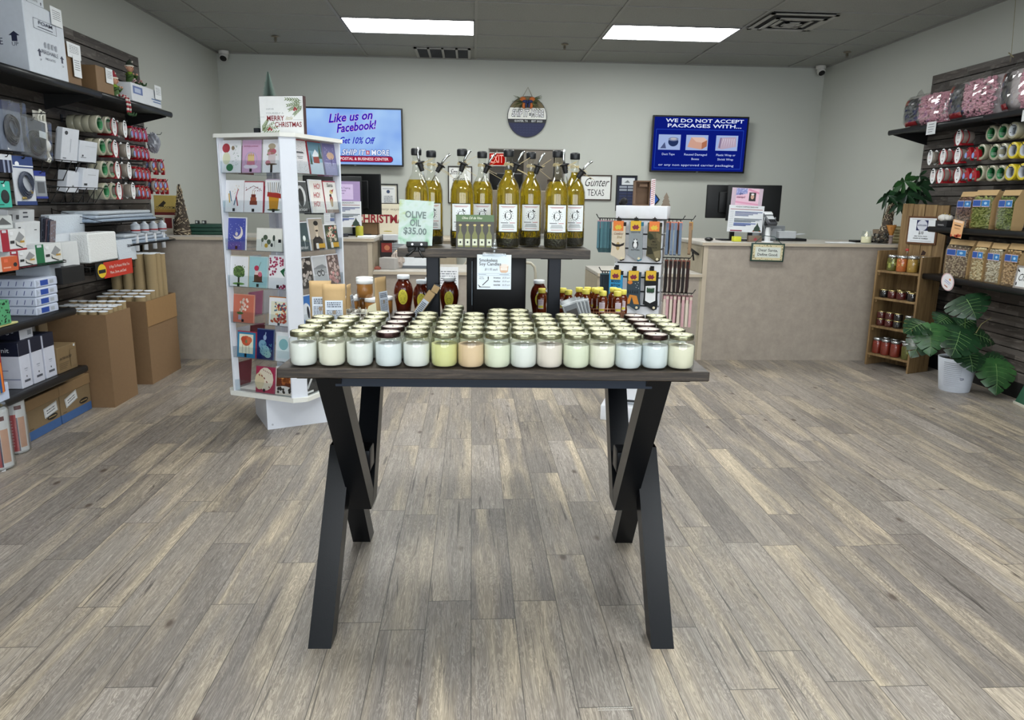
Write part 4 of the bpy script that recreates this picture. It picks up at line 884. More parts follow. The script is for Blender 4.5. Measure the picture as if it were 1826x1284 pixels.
B = [
 (0, -.15, .135, .185, 'b03844', 'd9d8dc', [('d', .05, .95, .6, .95, 30, .014, 71, '6c6c74'), ('d', .05, .95, .05, .4, 30, .014, 72, '6c6c74'), ('r', .25, .75, .62, .66, '44444c'), ('r', .3, .7, .5, .52, '6c6c74'), ('r', .35, .65, .45, .47, '6c6c74')], 'white speckled Merry Christmas script card, right face top row at the left'),
 (0, .0, .127, .185, 'b03844', '7fa6bc', [('r', 0, 1, 0, .38, 'c3d3e0'), ('r', 0, 1, .72, 1, '5c8498'), ('p', [(.3, .35), (.75, .35), (.75, .6), (.3, .6)], '8a3a34'), ('p', [(.24, .58), (.5, .78), (.82, .6), (.75, .56), (.3, .54)], 'dfe6ee'), ('p', [(.02, .3), (.2, .3), (.11, .7)], '2f4f3c'), ('p', [(.7, .5), (.98, .5), (.84, .95)], '3a5a48')], 'card with snowy red cottage, right face top row in the middle'),
 (0, .145, .127, .185, '9a9ab0', '6f6c9c', [('e', .55, .62, .3, .12, 'c9a890'), ('r', 0, 1, 0, .4, '9c9cc0'), ('d', .1, .9, .2, .9, 30, .02, 73, 'c6c6e0'), ('r', .55, .6, .3, .55, '3c3860')], 'purple winter dusk card, right face top row at the right'),
 (1, -.16, .13, .178, W_, '4a4c4e', [('e', .5, .55, .36, .34, 'c2c4c6'), ('e', .5, .5, .2, .3, '26282a'), ('r', .1, .95, .04, .16, '1a1b1c')], 'black and white photo birthday card, right face second row at the left'),
 (1, .0, .127, .19, W_, 'e4e2de', [], 'white HO HO HO card, right face second row in the middle'),
 (1, .14, .127, .185, 'a8303c', 'e4e2de', [('e', .5, .42, .13, .12, 'a33a3c'), ('e', .5, .32, .1, .14, 'b09a7a'), ('e', .46, .56, .09, .05, '33261f'), ('e', .56, .68, .14, .07, 'c9b07c'), ('p', [(.55, .72), (.78, .78), (.66, .66)], '9a2c34'), ('r', 0, 1, 0, .1, '9a8a80')], 'Santa dog card with red edge, right face second row at the right'),
 (2, -.16, .11, .165, W_, '3f4f54', [('e', .6, .45, .12, .1, 'dfe6e6'), line(.6, .1, .6, .4, .03, 'c8d0d0')], 'dark card with white heron, right face third row at the left'),
 (2, -.02, .135, .185, W_, 'a59a8c', [('p', [(.08, 0), (.92, 0), (.85, .34), (.6, .46), (.4, .46), (.15, .34)], '221c1a'), ('p', [(.42, .42), (.58, .42), (.56, .54), (.44, .54)], 'cfc4b2'), ('e', .5, .7, .15, .18, 'bfb09c'), ('e', .5, .86, .17, .08, '1d1815'), ('e', .5, .62, .11, .03, '2c241f'), ('r', .3, .98, .06, .2, 'd9a62c'), ('r', .32, .5, .04, .22, 'e8e8e8')], 'sepia portrait card of a moustached person with yellow tag, right face third row'),
 (2, .13, .127, .145, W_, '3a4438', [('d', .1, .9, .3, .9, 12, .11, 81, 'd8c6b4'), ('d', .1, .9, .5, .95, 8, .05, 82, 'a8342c'), ('d', .1, .9, .1, .9, 12, .06, 83, '5a6a4c'), ('r', .3, .98, .06, .26, 'd9a62c'), ('r', .32, .5, .04, .28, 'e8e8e8')], 'photo card with flowered figures and yellow tag, right face third row at the right'),
 (3, -.15, .13, .178, W_, '3a3634', [('d', .1, .9, .1, .95, 22, .10, 91, 'b9b0aa'), ('d', .1, .9, .1, .95, 14, .05, 92, '2a2624')], 'grey photo card of heaped stones, right face fourth row at the left'),
 (3, .0, .127, .178, W_, 'b9bcc0', [('r', 0, 1, .4, .62, '9a9ea2'), ('p', [(0, .6), (.3, .68), (.7, .72), (1, .62), (1, .58), (0, .58)], '7c8084'), ('e', .35, .42, .14, .10, '2c2e30'), ('e', .65, .42, .14, .10, '2c2e30'), ('e', .35, .42, .09, .06, 'b9bcc0'), ('e', .65, .42, .09, .06, 'b9bcc0'), line(.35, .44, .62, .56, .03, '2c2e30')], 'grey card with old bicycle, right face fourth row in the middle'),
 (3, .14, .12, .178, W_, '6f5c58', [('d', .05, .95, .05, .95, 30, .09, 95, 'c4b2ac'), ('d', .1, .9, .05, .4, 8, .12, 96, 'd09a98'), ('d', .1, .9, .4, .95, 10, .05, 97, '3a2c2a')], 'photo card of pale and pink confetti, right face fourth row at the right'),
 (4, -.155, .12, .17, W_, '3a6fb4', [('e', .5, .4, .34, .36, 'cfd6de'), ('e', .6, .42, .10, .22, '2a2e36')], 'blue card with penguin on ice, right face fifth row at the left'),
 (6, -.15, .13, .175, W_, '26282a', [line(.0, .4, .9, 1, .08, 'd8dadc'), line(.2, .2, 1, .8, .1, 'c0c2c4'), ('r', .1, .6, .03, .1, 'e8e8e8')], 'black and white striped photo card, right face bottom row'),
]
def greeting_card(row, x, w, h, env, base, ops, label, face, k):
    ang = SPR+face*PI/2; R = Matrix.Rotation(ang, 4, 'Z')
    p = SPC+(R @ Vector((x, -SH+.012, zr[row]-.002)))
    t = thing('greeting_card', label, 'greeting card', p, (-.13, 0, ang), 'greeting cards on the spinner')
    m = M(mat(base, .4)); m.box(-w/2, w/2, -.0006, .0006, 0, h); art(m, w, h, -.0008, ops); build('card', m, t)
    m = M(mat(env, .6)); m.box(-w/2-.002, w/2+.003, .0012, .010, 0, h+.006); build('envelope', m, t)
    return t
cards = {}
for c in A: cards[c[-1]] = greeting_card(*c, 0, 0)
for c in B: cards[c[-1]] = greeting_card(*c, 1, 0)
for L_, t in cards.items():
    if 'HO HO' in L_:
        for i in range(3): text(t, 'HO!', [.01, -.004, -.012][i], .155-.052*i, .045, mat('a82834', .5), -.002, w=.062, bold=.02)
    if 'Santa dog' in L_: text(t, 'Santa', 0, .165, .03, INK, -.003, w=.06, bold=.03)
    if 'princess' in L_: text(t, 'birthday princess', 0, .148, .014, mat('8a2a4a', .5), -.004, w=.10, shear=.3)
    if 'script card' in L_: text(t, 'Merry Christmas', 0, .115, .014, mat('3c3c44', .5), -.003, w=.08, shear=.4)
    if 'photo birthday' in L_ or 'heron' in L_: text(t, 'BIRTHDAY', 0, .018, .022, mat('e6e6e6', .5), -.003, w=.085 if 'photo' in L_ else .07, bold=.03)
rnc = random.Random(12); RB = ['cfd2d8', '8c7a60', '2c3038', 'b0a28c', 'a03040', '4f8a88', 'd8dadd', '6e3038', 'c07a98', '5c6064']
for face in (2, 3):
    for row in range(7):
        for j in range(3):
            if rnc.random() < .42: continue
            c_ = rnc.choice(RB); w = .125
            greeting_card(row, -.145+.145*j, w, rnc.uniform(.14, .178), c_, c_, [], 'greeting card seen from behind on the %s face, %s row, %s' % (['rear right', 'rear left'][face-2], ['top', 'second', 'third', 'fourth', 'fifth', 'sixth', 'bottom'][row], ['left', 'middle', 'right'][j]), face, 0)
# ---- MERRY CHRISTMAS box sign, and the bottle-brush tree behind it
p = at(503, 233, 'z', SZ1); p = at(503, 236, 'y', 4.50); ang = -.22
q0, q1 = at(463, 234, 'y', 4.5), at(544, 238, 'y', 4.5); W = .272
t = thing('christmas_sign', 'white box sign reading Merry little Christmas with greenery, standing on the card spinner', 'sign', Vector(((q0.x+q1.x)/2, 4.50, SZ1)), ang)
m = M(mat('3a1c1e', .5)); m.box(-W/2, W/2, 0, .035, 0, .218); build('box', m, t)
m = M(mat('e9ebec', .55)); m.box(-W/2+.002, W/2-.002, -.001, .0, .002, .216); m.use(mat('a0a4a8', .6)); m.rect(-W/2+.005, -W/2+.03, .101, .1025, -.0015); m.rect(.07, W/2-.005, .085, .0865, -.0015)
rn = random.Random(8)
def sprig(m, x0, z0, x1, z1, n, L, c):
    m.use(mat(c, .6)); m.poly([(x0, z0-.001), (x1, z1-.001), (x1, z1+.001), (x0, z0+.001)], -.0018)
    a = math.atan2(z1-z0, x1-x0)
    for i in range(n):
        u = (i+.5)/n; cx, cz = x0+(x1-x0)*u, z0+(z1-z0)*u
        for s in (-1, 1):
            b = a+s*.5; l = L*(1-.4*u); m.use(mat(rn.choice([c, '7f9068', '9aa884']), .6)); m.ell(cx+math.cos(b)*l/2, cz+math.sin(b)*l/2, l/2, .0026, -.002, n=8, rot=b)
for a in ((.125, .19, .03, .20), (.125, .18, .04, .165), (.12, .17, .05, .14), (.13, .165, .08, .115)): sprig(m, *a, 6, .028, '6c7e54')
for a in ((-.125, .03, -.09, .08), (-.125, .03, -.03, .045), (-.125, .015, -.02, .02), (-.13, .02, -.05, .07)): sprig(m, *a, 6, .026, '6c7e54')
m.use(mat('a02430', .5))
for x, z in ((.085, .15), (.093, .143), (.08, .14), (-.075, .04), (-.083, .032), (-.066, .031)): m.ell(x, z, .006, .006, -.0026, n=10)
build('face', m, t)
for s, x, z, sz, c, W2 in (('HAVE', -.068, .145, .012, '9aa0a4', .045), ('YOURSELF A', -.04, .122, .012, '9aa0a4', .11), ('MERRY', -.038, .093, .040, '7d1420', .106), ('CHRISTMAS', .040, .058, .040, '7d1420', .165)): text(t, s, x, z, sz, mat(c, .5), -.003, w=W2, bold=.035 if sz > .03 else 0)
text(t, 'little', .045, .094, .03, mat('b9b08c', .5), -.003, shear=.5, w=.045)
def brush_tree(name, label, loc, h, r, c, dens=1, base=True, seed=1, cat='decoration', core=None):
    rn = random.Random(seed); t = thing(name, label, cat, loc, 0)
    m = M(mat(c, .7)); n = int(1100*dens)
    for i in range(n):
        u = (i+.5)/n; z = .02+u*(h-.02); R = r*(1-u)**.85+.004; a = i*2.39996; R *= rn.uniform(.75, 1.08)
        e = Vector((R*math.cos(a), R*math.sin(a), z+R*.25)); s_ = Vector((0, 0, z)); d = Vector((-math.sin(a), math.cos(a), 0))*.004
        m.add([tuple(s_-d), tuple(s_+d), tuple(e)], [(0, 1, 2)])
        m.add([tuple(s_+Vector((0, 0, .003))), tuple(s_-Vector((0, 0, .003))), tuple(e)], [(0, 1, 2)])
    build('bristles', m, t); m = M(mat('5a5148', .7)); m.tube([(0, 0, 0), (0, 0, h)], .0022, 6)
    if base: m.cyl((0, 0, 0), .02, .02)
    build('stem', m, t); return t
q = at(480, 172, 'y', 4.62); brush_tree('bottle_brush_tree', 'frosted green bottle-brush tree standing behind the Merry Christmas sign', Vector((q.x, 4.62, SZ1)), .365, .085, '8a9c94', 1.6)
t = thing('small_box', 'small dark box on the spinner top behind the Christmas sign', 'box', at(460, 235, 'y', 4.60)*1, SPR); t.location.z = SZ1
build('body', M(mat('20242a', .5)).bbox(-.015, .02, -.02, .02, 0, .045, .002), t)
# ================================================================ SOCK DISPLAY
SKR = -.32; q = at(1137, 470, 'y', 4.56)
sk = thing('sock_display', 'white slatwall tower display of novelty socks standing behind the right end of the table', 'display stand', Vector((q.x, 4.56, 0))+Vector((math.sin(-SKR)*.15, .15*math.cos(SKR), 0)), SKR)
SKL = sk.location.copy(); D = .145
zt = at(1137, 390, 'y', 4.56).z; zh = at(1137, 367, 'y', 4.56).z
WHT = mat('dfe2e8', .4)
m = M(WHT); m.bbox(-D-.005, D+.02, -D-.01, D+.005, zt, zh, .003); hd = build('header', m, sk)
build('header_edge', M(mat('2b2d30', .5)).box(-D-.006, D+.021, -D-.0115, D+.004, zt-.006, zt), hd)
nS = 13; P = (zt-.14)/nS
for i in range(nS):
    z0 = .14+i*P; m = M(WHT); h = P-.010
    m.box(-D, D, -D, -D+.016, z0, z0+h); m.box(-D, D, D-.016, D, z0, z0+h); m.box(-D, -D+.016, -D+.016, D-.016, z0, z0+h); m.box(D-.016, D, -D+.016, D-.016, z0, z0+h)
    build('slat_ring', m, sk)
build('core', M(mat('3a3c40', .7)).box(-D+.016, D-.016, -D+.016, D-.016, .12, zt), sk)
m = M(WHT); m.bbox(-.19, .19, -.19, .19, 0, .10, .004); m.box(-.10, .10, -.10, .10, .10, .12); build('base', m, sk)
SKM = Matrix.Translation(SKL) @ Matrix.Rotation(SKR, 4, 'Z')
def outline(s=1): return [(-.036, .0), (.036, .0), (.037, -.14), (.040, -.175), (.036, -.197), (.018, -.203), (.0, -.192), (-.018, -.180), (-.037, -.172), (-.034, -.13)]
def sock(label, loc, rot, body, band, toe, ops=(), group='novelty socks on the display', sc=1, cat='socks'):
    t = thing('novelty_socks', label, cat, loc, (0, 0, rot), group)
    m = M(mat(body, .85, 0, .06, 60, .15)); T = Matrix.Diagonal((sc, sc, sc, 1)); m.T = T; m.poly(outline(), -.008, .016)
    m.use(mat(toe, .85)); m.poly([(.012, -.196), (.037, -.190), (.036, -.197), (.018, -.204)], -.0086, .0172); m.poly([(.02, -.02), (.0375, -.02), (.0375, -.0), (.02, -.0)], -.0083, .0166)
    for i, o in enumerate(ops):
        m.use(mat(o[-1], .8)); y = -.0088-.0003*i
        if o[0] == 'p': m.poly(o[1], y)
        elif o[0] == 'e': m.ell(*o[1:5], y, n=14)
        elif o[0] == 'r': m.rect(o[1], o[2], o[3], o[4], y)
    m.use(mat('d9cfae', .6)).ell(.022, -.188, .007, .007, -.0105, n=12)
    build('sock', m, t)
    m = M(mat(band, .5)); m.T = T; m.box(-.028, .025, -.0105, .0105, -.045, .006); m.use(mat('7a2238' if band != 'dd7a38' else 'd8b83c', .5)).poly([(-.018, -.03), (-.02, -.022), (-.012, -.02), (-.008, -.012), (0, -.018), (.01, -.012), (.012, -.022), (.019, -.026), (.012, -.032), (.008, -.04), (0, -.035), (-.01, -.04)], -.0112)
    build('header_card', m, t); m = M(BLACK); m.T = T; m.box(-.012, .008, -.002, .002, .004, .022); build('hanger', m, t)
    return t
def front(px, py, dy=-.03):
    """point on the display's front face plane seen at a pixel"""
    a = SKM @ Vector((0, -D+dy, 0)); n = (SKM.to_3x3() @ Vector((0, -1, 0)))
    d = at(px, py, 'y', 4.5)-CAM; u = (a-CAM).dot(n)/d.dot(n); return CAM+d*u
camo = [('p', [(-.03, -.05), (-.01, -.06), (.0, -.08), (-.02, -.09), (-.034, -.075)], '2d3320'), ('p', [(.01, -.05), (.034, -.06), (.03, -.10), (.012, -.085)], '6a6248'), ('p', [(-.034, -.12), (-.01, -.13), (.0, -.16), (-.03, -.165)], '2b2a1c'), ('p', [(.0, -.15), (.035, -.14), (.036, -.18), (.01, -.18)], '7a7054')]
skull = [('e', 0, -.125, .010, .022, 'b09868'), ('p', [(-.034, -.105), (-.012, -.115), (.012, -.115), (.034, -.105), (.03, -.12), (.01, -.128), (-.01, -.128), (-.03, -.12)], '2a2420'), ('e', -.004, -.12, .003, .004, '2a2420'), ('e', .005, -.12, .003, .004, '2a2420')]
cat_ = [('e', 0, -.115, .016, .024, '2a2c30'), ('e', 0, -.12, .010, .017, 'e4e6e8'), ('e', 0, -.098, .009, .008, 'e4e6e8'), ('p', [(-.010, -.094), (-.007, -.084), (-.003, -.093)], '2a2c30'), ('p', [(.010, -.094), (.007, -.084), (.003, -.093)], '2a2c30')]
tent = [('p', [(-.034, -.17), (-.018, -.12), (.02, -.125), (.034, -.17)], 'c98434'), ('p', [(-.016, -.17), (-.006, -.13), (.006, -.17)], '2c3c46'), ('e', -.018, -.055, .013, .010, 'd07a34')]+[('e', x, z, .0018, .0018, 'd6dce0') for x, z in ((.01, -.06), (.02, -.07), (.015, -.08), (.025, -.055), (.028, -.085))]+[('p', [(-.03+.012*i, -.112), (-.026+.012*i, -.09-.004*(i % 2)), (-.022+.012*i, -.112)], '1a2630') for i in range(5)]
bp = [('p', [(-.026, -.075), (.026, -.07), (.028, -.15), (0, -.165), (-.026, -.152)], 'dfe2e4'), ('r', -.02, .02, -.108, -.082, '2c4a34')]
F = [(1104, 396, 'cfc4b0', 'dd7a38', '2c2420', skull, 'cream socks with a cow skull, top row left'), (1135, 396, '8b9296', 'd8b030', '2f6f8a', cat_, 'grey socks with a black and white cat, top row middle'), (1168, 397, '55503a', 'dd7a38', '2f2a20', camo, 'camouflage socks, top row right'),
     (1099, 483, '2f8fc0', 'd8b030', '1a1c20', [], 'bright blue socks with black lettering, lower row left behind the honey caps'), (1131, 485, '33424c', 'd8b030', '33424c', tent, 'slate blue socks with orange tent and moon, lower row middle'), (1162, 485, '16181a', 'd8b030', '16181a', bp, 'black socks with white emblem, lower row right')]
ST = []
for px, py, b, bd, toe, ops, lab in F:
    ST.append(sock(lab, front(px, py), SKR, b, bd, toe, ops, sc=1.18))
tb = mat('7a4a2a', .8)
text(ST[0], 'Cowboy', 0, -.070, .022, tb, -.0125, shear=.3, w=.058); text(ST[0], 'Shit', .006, -.092, .022, mat('8a7434', .8), -.0125, shear=.3, w=.034)
dk = mat('22262a', .8); text(ST[1], 'SHOW ME', 0, -.062, .012, dk, -.0125, w=.055); text(ST[1], 'YOUR', 0, -.155, .011, dk, -.0125, w=.034, bold=.02); text(ST[1], 'KITTIES', .002, -.170, .011, dk, -.0125, w=.05, bold=.02)
br_ = mat('2a2418', .8)
for i, s in enumerate(('SHOW', 'ME', 'YOUR', 'RACK')): text(ST[2], s, .002, -.098-.018*i, .016, br_, -.0125, w=.04 if i != 1 else .022, bold=.02)
text(ST[3], 'MOOD', 0, -.065, .022, INK, -.0125, w=.056, bold=.05); text(ST[3], 'BITCH', 0, -.09, .022, INK, -.0125, w=.056, bold=.05)
text(ST[5], 'Bah', 0, -.095, .022, mat('dfe2e4', .8), -.0125, w=.034, shear=.3, bold=.03); text(ST[5], 'PEAK', 0, -.128, .015, INK, -.0125, w=.038, bold=.05)
HK = mat('17181b', .4, .5)
def hook(m, a, L, th=.0035, tip=.02):
    """peg hook: straight prong with upturned tip, along -y from point a"""
    m.tube([(a[0], a[1], a[2]), (a[0], a[1]-L, a[2]), (a[0], a[1]-L-tip*.5, a[2]+tip)], th, 6)
m = M(HK)
for px, py, *_ in F:
    p = SKM.inverted() @ front(px, py); z = p.z+.02
    build('peg_hook', M(HK).tube([(p.x, -D, z), (p.x, -D-.05, z), (p.x, -D-.06, z+.012)], .0035, 6).box(p.x-.012, p.x+.012, -D-.004, -D, z-.018, z+.014), sk)
def bunch(side, zpix, n, cols, labels, x_off=0, px0=1195, L=.2, gr=''):
    """socks hanging one behind another on a side hook"""
    z = zpix
    p = SKM @ Vector((side*(D+.01), 0, 0))
    m = M(HK); m.tube([(side*D, x_off, z+.02), (side*(D+L), x_off, z+.02), (side*(D+L+.015), x_off, z+.045)], .0035, 6); build('side_hook', m, sk)
    for i in range(n):
        b, band = cols[i % len(cols)]
        w = SKM @ Vector((side*(D+.025+(L-.035)*i/max(1, n-1)), x_off, z)); s = sock('%s, %s outward from the panel' % (labels, ORD[i]), w, SKR-side*PI/2+random.uniform(-.1, .1), b, band, cols[(i+1) % len(cols)][0], group=gr, sc=.98)
z1 = at(1195, 397, 'y', 4.62).z; z2 = at(1195, 465, 'y', 4.62).z; z3 = at(1195, 527, 'y', 4.62).z
bunch(1, z1, 4, [('6f7f96', 'e08a74')], 'blue-grey socks in the top right bunch', -.06, L=.11, gr='blue-grey socks hanging on the right side')
bunch(1, z1, 3, [('9a8064', 'c99a50'), ('8a6a54', 'c9a060')], 'tan patterned socks in the top right bunch', .04, L=.17, gr='tan socks hanging on the right side')
bunch(1, z2, 6, [('1f1a1a', '8a4a34'), ('2e1d1c', '7a4030')], 'black and rust socks in the middle right bunch', -.02, L=.17, gr='black socks hanging on the right side')
bunch(1, z3, 8, [('d0c4b4', '6a4a44'), ('c9a0a4', '8a5a5c')], 'cream and pink socks in the lower right bunch', -.02, L=.20, gr='pink and cream socks hanging on the right side')
bunch(-1, z1, 7, [('4d7480', 'c08a94'), ('547e88', 'b98490')], 'teal socks with pink tops in the left bunch', -.03, L=.13, gr='teal socks hanging on the left side')
bunch(-1, z2-.10, 5, [('26323c', '4a6a74')], 'dark blue socks in the lower left bunch', -.03, L=.10, gr='dark blue socks hanging on the left side')
# ---- on top of the tower
q = at(1134, 367, 'y', 4.6)
t = thing('wooden_tray', 'brown wooden box frame standing upright on top of the sock display', 'box', SKM @ Vector((-.01, .0, zh)), SKR+.25)
WD = mat('6e5642', .7, 0, .2, 12)
m = M(WD); m.box(-.05, -.042, -.02, .05, 0, .155); m.box(.042, .05, -.02, .05, 0, .155); m.box(-.05, .05, -.02, .05, .147, .155); m.box(-.05, .05, -.02, .05, 0, .008); m.box(-.05, .05, .044, .05, 0, .155); m.box(-.02, .03, -.018, -.01, .118, .132); build('frame', m, t)
t = thing('candy_stick_box', 'slim red and white printed box standing beside the wooden frame', 'box', SKM @ Vector((.062, -.03, zh)), SKR)
m = M(mat('d8cfd0', .5)); m.bbox(-.013, .013, -.010, .010, 0, .165, .001, 1); m.use(mat('9a3a44', .5))
for i in range(12): m.poly([(-.011, .01+.0125*i), (.011, .018+.0125*i), (.011, .022+.0125*i), (-.011, .014+.0125*i)], -.0105)
build('body', m, t)
t = thing('wooden_tree', 'small flat brown wooden tree ornament at the right of the tower top', 'decoration', SKM @ Vector((.14, .06, zh)), SKR)
m = M(mat('75685a', .7)); m.poly([(-.03, 0), (.03, 0), (.018, .025), (.024, .025), (.012, .05), (.018, .05), (0, .085), (-.018, .05), (-.012, .05), (-.024, .025), (-.018, .025)], -.006, .012); build('cutout', m, t)
t = thing('star_trinket', 'dark tangled ornament piece on the left end of the tower top', 'decoration', SKM @ Vector((-.13, .08, zh)), SKR)
m = M(DARK); m.ball((0, 0, .025), .025, 10); m.ball((-.02, 0, .015), .015, 8); build('body', m, t)
# ================================================================ BACK WALL
def emat(c, s):
    key = ('em', c, s)
    if key in _mc: return _mc[key]
    m = bpy.data.materials.new('lit_screen'); m.use_nodes = True; n = m.node_tree.nodes; n.remove(n['Principled BSDF']); e = n.new('ShaderNodeEmission')
    e.inputs[0].default_value = (*srgb(c), 1); e.inputs[1].default_value = s; m.node_tree.links.new(e.outputs[0], n['Material Output'].inputs[0]); _mc[key] = m; return m
FB = mat('08090b', .3)
def frame(m, w, h, b, d, y=0):
    """picture frame border centred on x, from z=0 to h"""
    m.box(-w/2, w/2, y-d, y, 0, b); m.box(-w/2, w/2, y-d, y, h-b, h); m.box(-w/2, -w/2+b, y-d, y, b, h-b); m.box(w/2-b, w/2, y-d, y, b, h-b); return m
def tv(label, x0, x1, z0, z1, tilt):
    w, h = x1-x0, z1-z0
    t = thing('television', label, 'television', ((x0+x1)/2, WB-.11, z0), (tilt, 0, 0))
    m = M(FB); m.bbox(-w/2, w/2, 0, .04, 0, h, .006); m.bbox(-w/2+.2, w/2-.2, .04, .07, .1, h-.12, .01); hb = build('housing', m, t)
    m = M(FB); frame(m, w, h, .018, .006); m.rect(-w/2, w/2, 0, .02, -.0065); m.use(mat('7a7f88', .4)).rect(-.012, .012, .006, .012, -.0068); build('bezel', m, t)
    m = M(mat('1c1d1f', .5, .5)); m.box(-.15, .15, .06, .108, h/2-.1, h/2+.1); build('wall_mount', m, t)
    return t, w, h
# left set
t, w, h = tv('wall-mounted television showing Like us on Facebook on light blue, left one', -1.895, -.79, 1.765, 2.405, .06)
g = G('screen_left', .3); x, y, z = g.xyz(); g.N.remove(g.b); em = g.N.new('ShaderNodeEmission'); g.L.new(em.outputs[0], g.N['Material Output'].inputs[0])
n = g.noise(g.vec(x, 0.0, z), 2.2, 2); g.L.new(g.ramp(n, [(.35, '7fa6ea'), (.65, 'a9cdf6')]), em.inputs[0]); em.inputs[1].default_value = 1.0
sc = build('screen', M(g.m).box(-w/2+.014, w/2-.014, -.003, .0, .018, h-.014), t)
FBB = emat('2a18c8', .8); PK = emat('e89ac0', .9)
for (s, x_, z_, W, r_, sz) in (('Like us on', -.04, .535, .50, .10, .13), ('Facebook!', .02, .43, .46, .12, .13), ('Get 10% Off', .02, .28, .40, .0, .10)):
    text(sc, s, x_, z_, sz, FBB, -.0060, w=W, rot=r_, shear=.35, bold=.05, out=PK if z_ > .3 else None, ob=.035)
for s, x_, W in (('SHIP IT', -.03, .27), ('MORE', .28, .20)):
    text(sc, s, x_+.01, .150, .085, emat('e8f0ff', 1.0), -.006, w=W, shear=.25 if s[0] == 'S' else 0, bold=.05, out=emat('1d4fb0', .7), ob=.07)
m = M(emat('d05a70', .8)); m.rect(.128, .168, .13, .175, -.0045); m.use(emat('b02848', .8)); n_ = 10
m.poly([(-.19+.028*math.cos(a), .080+.030*math.sin(a)) for a in [PI/2+PI*i/n_ for i in range(n_+1)]]+[(.40+.028*math.cos(a), .080+.030*math.sin(a)) for a in [-PI/2+PI*i/n_ for i in range(n_+1)]], -.0045)
m.use(emat('1d3f90', .7)).poly([(-.19+.034*math.cos(a), .080+.036*math.sin(a)) for a in [PI/2+PI*i/n_ for i in range(n_+1)]]+[(.40+.034*math.cos(a), .080+.036*math.sin(a)) for a in [-PI/2+PI*i/n_ for i in range(n_+1)]], -.004)
build('logo_plate', m, sc); text(sc, '&', .148, .152, .04, emat('ffffff', 1), -.006); text(sc, 'POSTAL & BUSINESS CENTER', .105, .080, .042, emat('ffe8ee', 1), -.006, w=.55, bold=.04)
# right set
t, w, h = tv('wall-mounted television showing a dark blue packaging notice, right one', 2.085, 3.215, 1.755, 2.392, .06)
sc = build('screen', M(emat('10208a', .72)).box(-w/2+.014, w/2-.014, -.003, .0, .018, h-.014), t)
WT = emat('dfe8ff', .95); LB = emat('2c50c8', .8)
text(sc, 'WE DO NOT ACCEPT', .045, .580, .055, WT, -.005, w=.92, bold=.05); text(sc, 'PACKAGES WITH...', .045, .524, .055, WT, -.005, w=.87, bold=.05)
m = M(LB); X0, X1, Z0_, Z1_ = -w/2+.045, w/2-.05, .045, .485
m.rect(X0, X1, Z0_, Z0_+.006, -.0045); m.rect(X0, X1, Z1_-.006, Z1_, -.0045); m.rect(X0, X0+.005, Z0_, Z1_, -.0045); m.rect(X1-.005, X1, Z0_, Z1_, -.0045)
for cx in (-.36, -.035, .32): m.use(emat('a9bdea', .85)).rect(cx-.125, cx+.135, .255, .425, -.0045)
m.use(emat('2a3a66', .8)).ell(-.31, .345, .06, .052, -.005); m.use(emat('8a94b4', .8)).ell(-.31, .375, .06, .022, -.0053); m.use(emat('c9c4c8', .8)).ell(-.31, .378, .036, .012, -.0056); m.use(emat('56628c', .8)).poly([(-.46, .27), (-.41, .34), (-.39, .27)], -.005)
m.use(emat('d8a896', .85)).poly([(-.14, .29), (-.1, .40), (.05, .39), (.06, .30), (.02, .265)], -.005); m.use(emat('b9785c', .8)).poly([(.03, .265), (.09, .30), (.09, .37), (.03, .34)], -.0053); m.use(emat('e8c4b4', .85)).poly([(-.1, .40), (-.04, .35), (.03, .34), (.09, .37), (.05, .40)], -.0053)
m.use(emat('c4b0c4', .8)).poly([(.22, .28), (.24, .40), (.43, .41), (.44, .30), (.27, .27)], -.005); m.use(emat('8a7a9c', .8)).poly([(.23, .29), (.245, .40), (.26, .40), (.25, .28)], -.0053)
for i in range(6): m.use(emat('e8e0f0', .85)).poly([(.26+.03*i, .29), (.28+.025*i, .39), (.287+.025*i, .39)], -.0055)
build('pictures', m, sc)
for s, x_, z_, W in (('Duct Tape', -.36, .205, .15), ('Reused Damaged', -.035, .205, .27), ('Boxes', -.035, .155, .09), ('Plastic Wrap or', .325, .205, .23), ('Shrink Wrap', .325, .155, .19), ('or any non approved carrier packaging', -.02, .085, .90)): text(sc, s, x_, z_, .034, emat('c8d6ff', .9), -.005, w=W, bold=.02)
# round door-hanger sign
t = thing('round_sign', 'round wooden SHIP IT & MORE sign with bow and greenery hanging on the back wall', 'sign', (.635, WB-.02, 2.355))
R = .222; m = M(mat('23232a', .5)); m.ell(0, 0, R+.006, R+.006, 0, .015, 48)
def band(m, z0, z1, c, y):
    pts = []
    for i in range(17): z = z0+(z1-z0)*i/16; pts.append((math.sqrt(max(0, R*R-z*z)), z))
    m.use(mat(c, .6)).poly(pts+[(-x, z) for x, z in pts[::-1]], y)
band(m, -R+.0005, -.068, '20264a', -.001); band(m, -.068, -.025, '26282c', -.001); band(m, -.025, .10, 'dfe0dc', -.001); band(m, .10, R-.0005, '6b5f42', -.001)
m.use(mat('31385c', .6))
for i in range(11):
    for j in range(5):
        x = -.18+.036*i; z = -.085-.028*j
        if x*x+z*z < (R-.03)**2: m.poly([(x-.014, z), (x-.012, z+.003), (x, z-.010), (x, z-.014)], -.0015); m.poly([(x, z-.010), (x, z-.014), (x+.014, z), (x+.012, z+.003)], -.0015)
build('disc', m, t)
for s, x_, W, sh in (('SHIP IT', -.085, .205, .25), ('MORE', .120, .145, 0)):
    text(t, s, x_, .036, .100, mat('eef0f2', .5), -.0045, w=W*.97, shear=sh, bold=.05, out=mat('171b2e', .5), ob=.08)
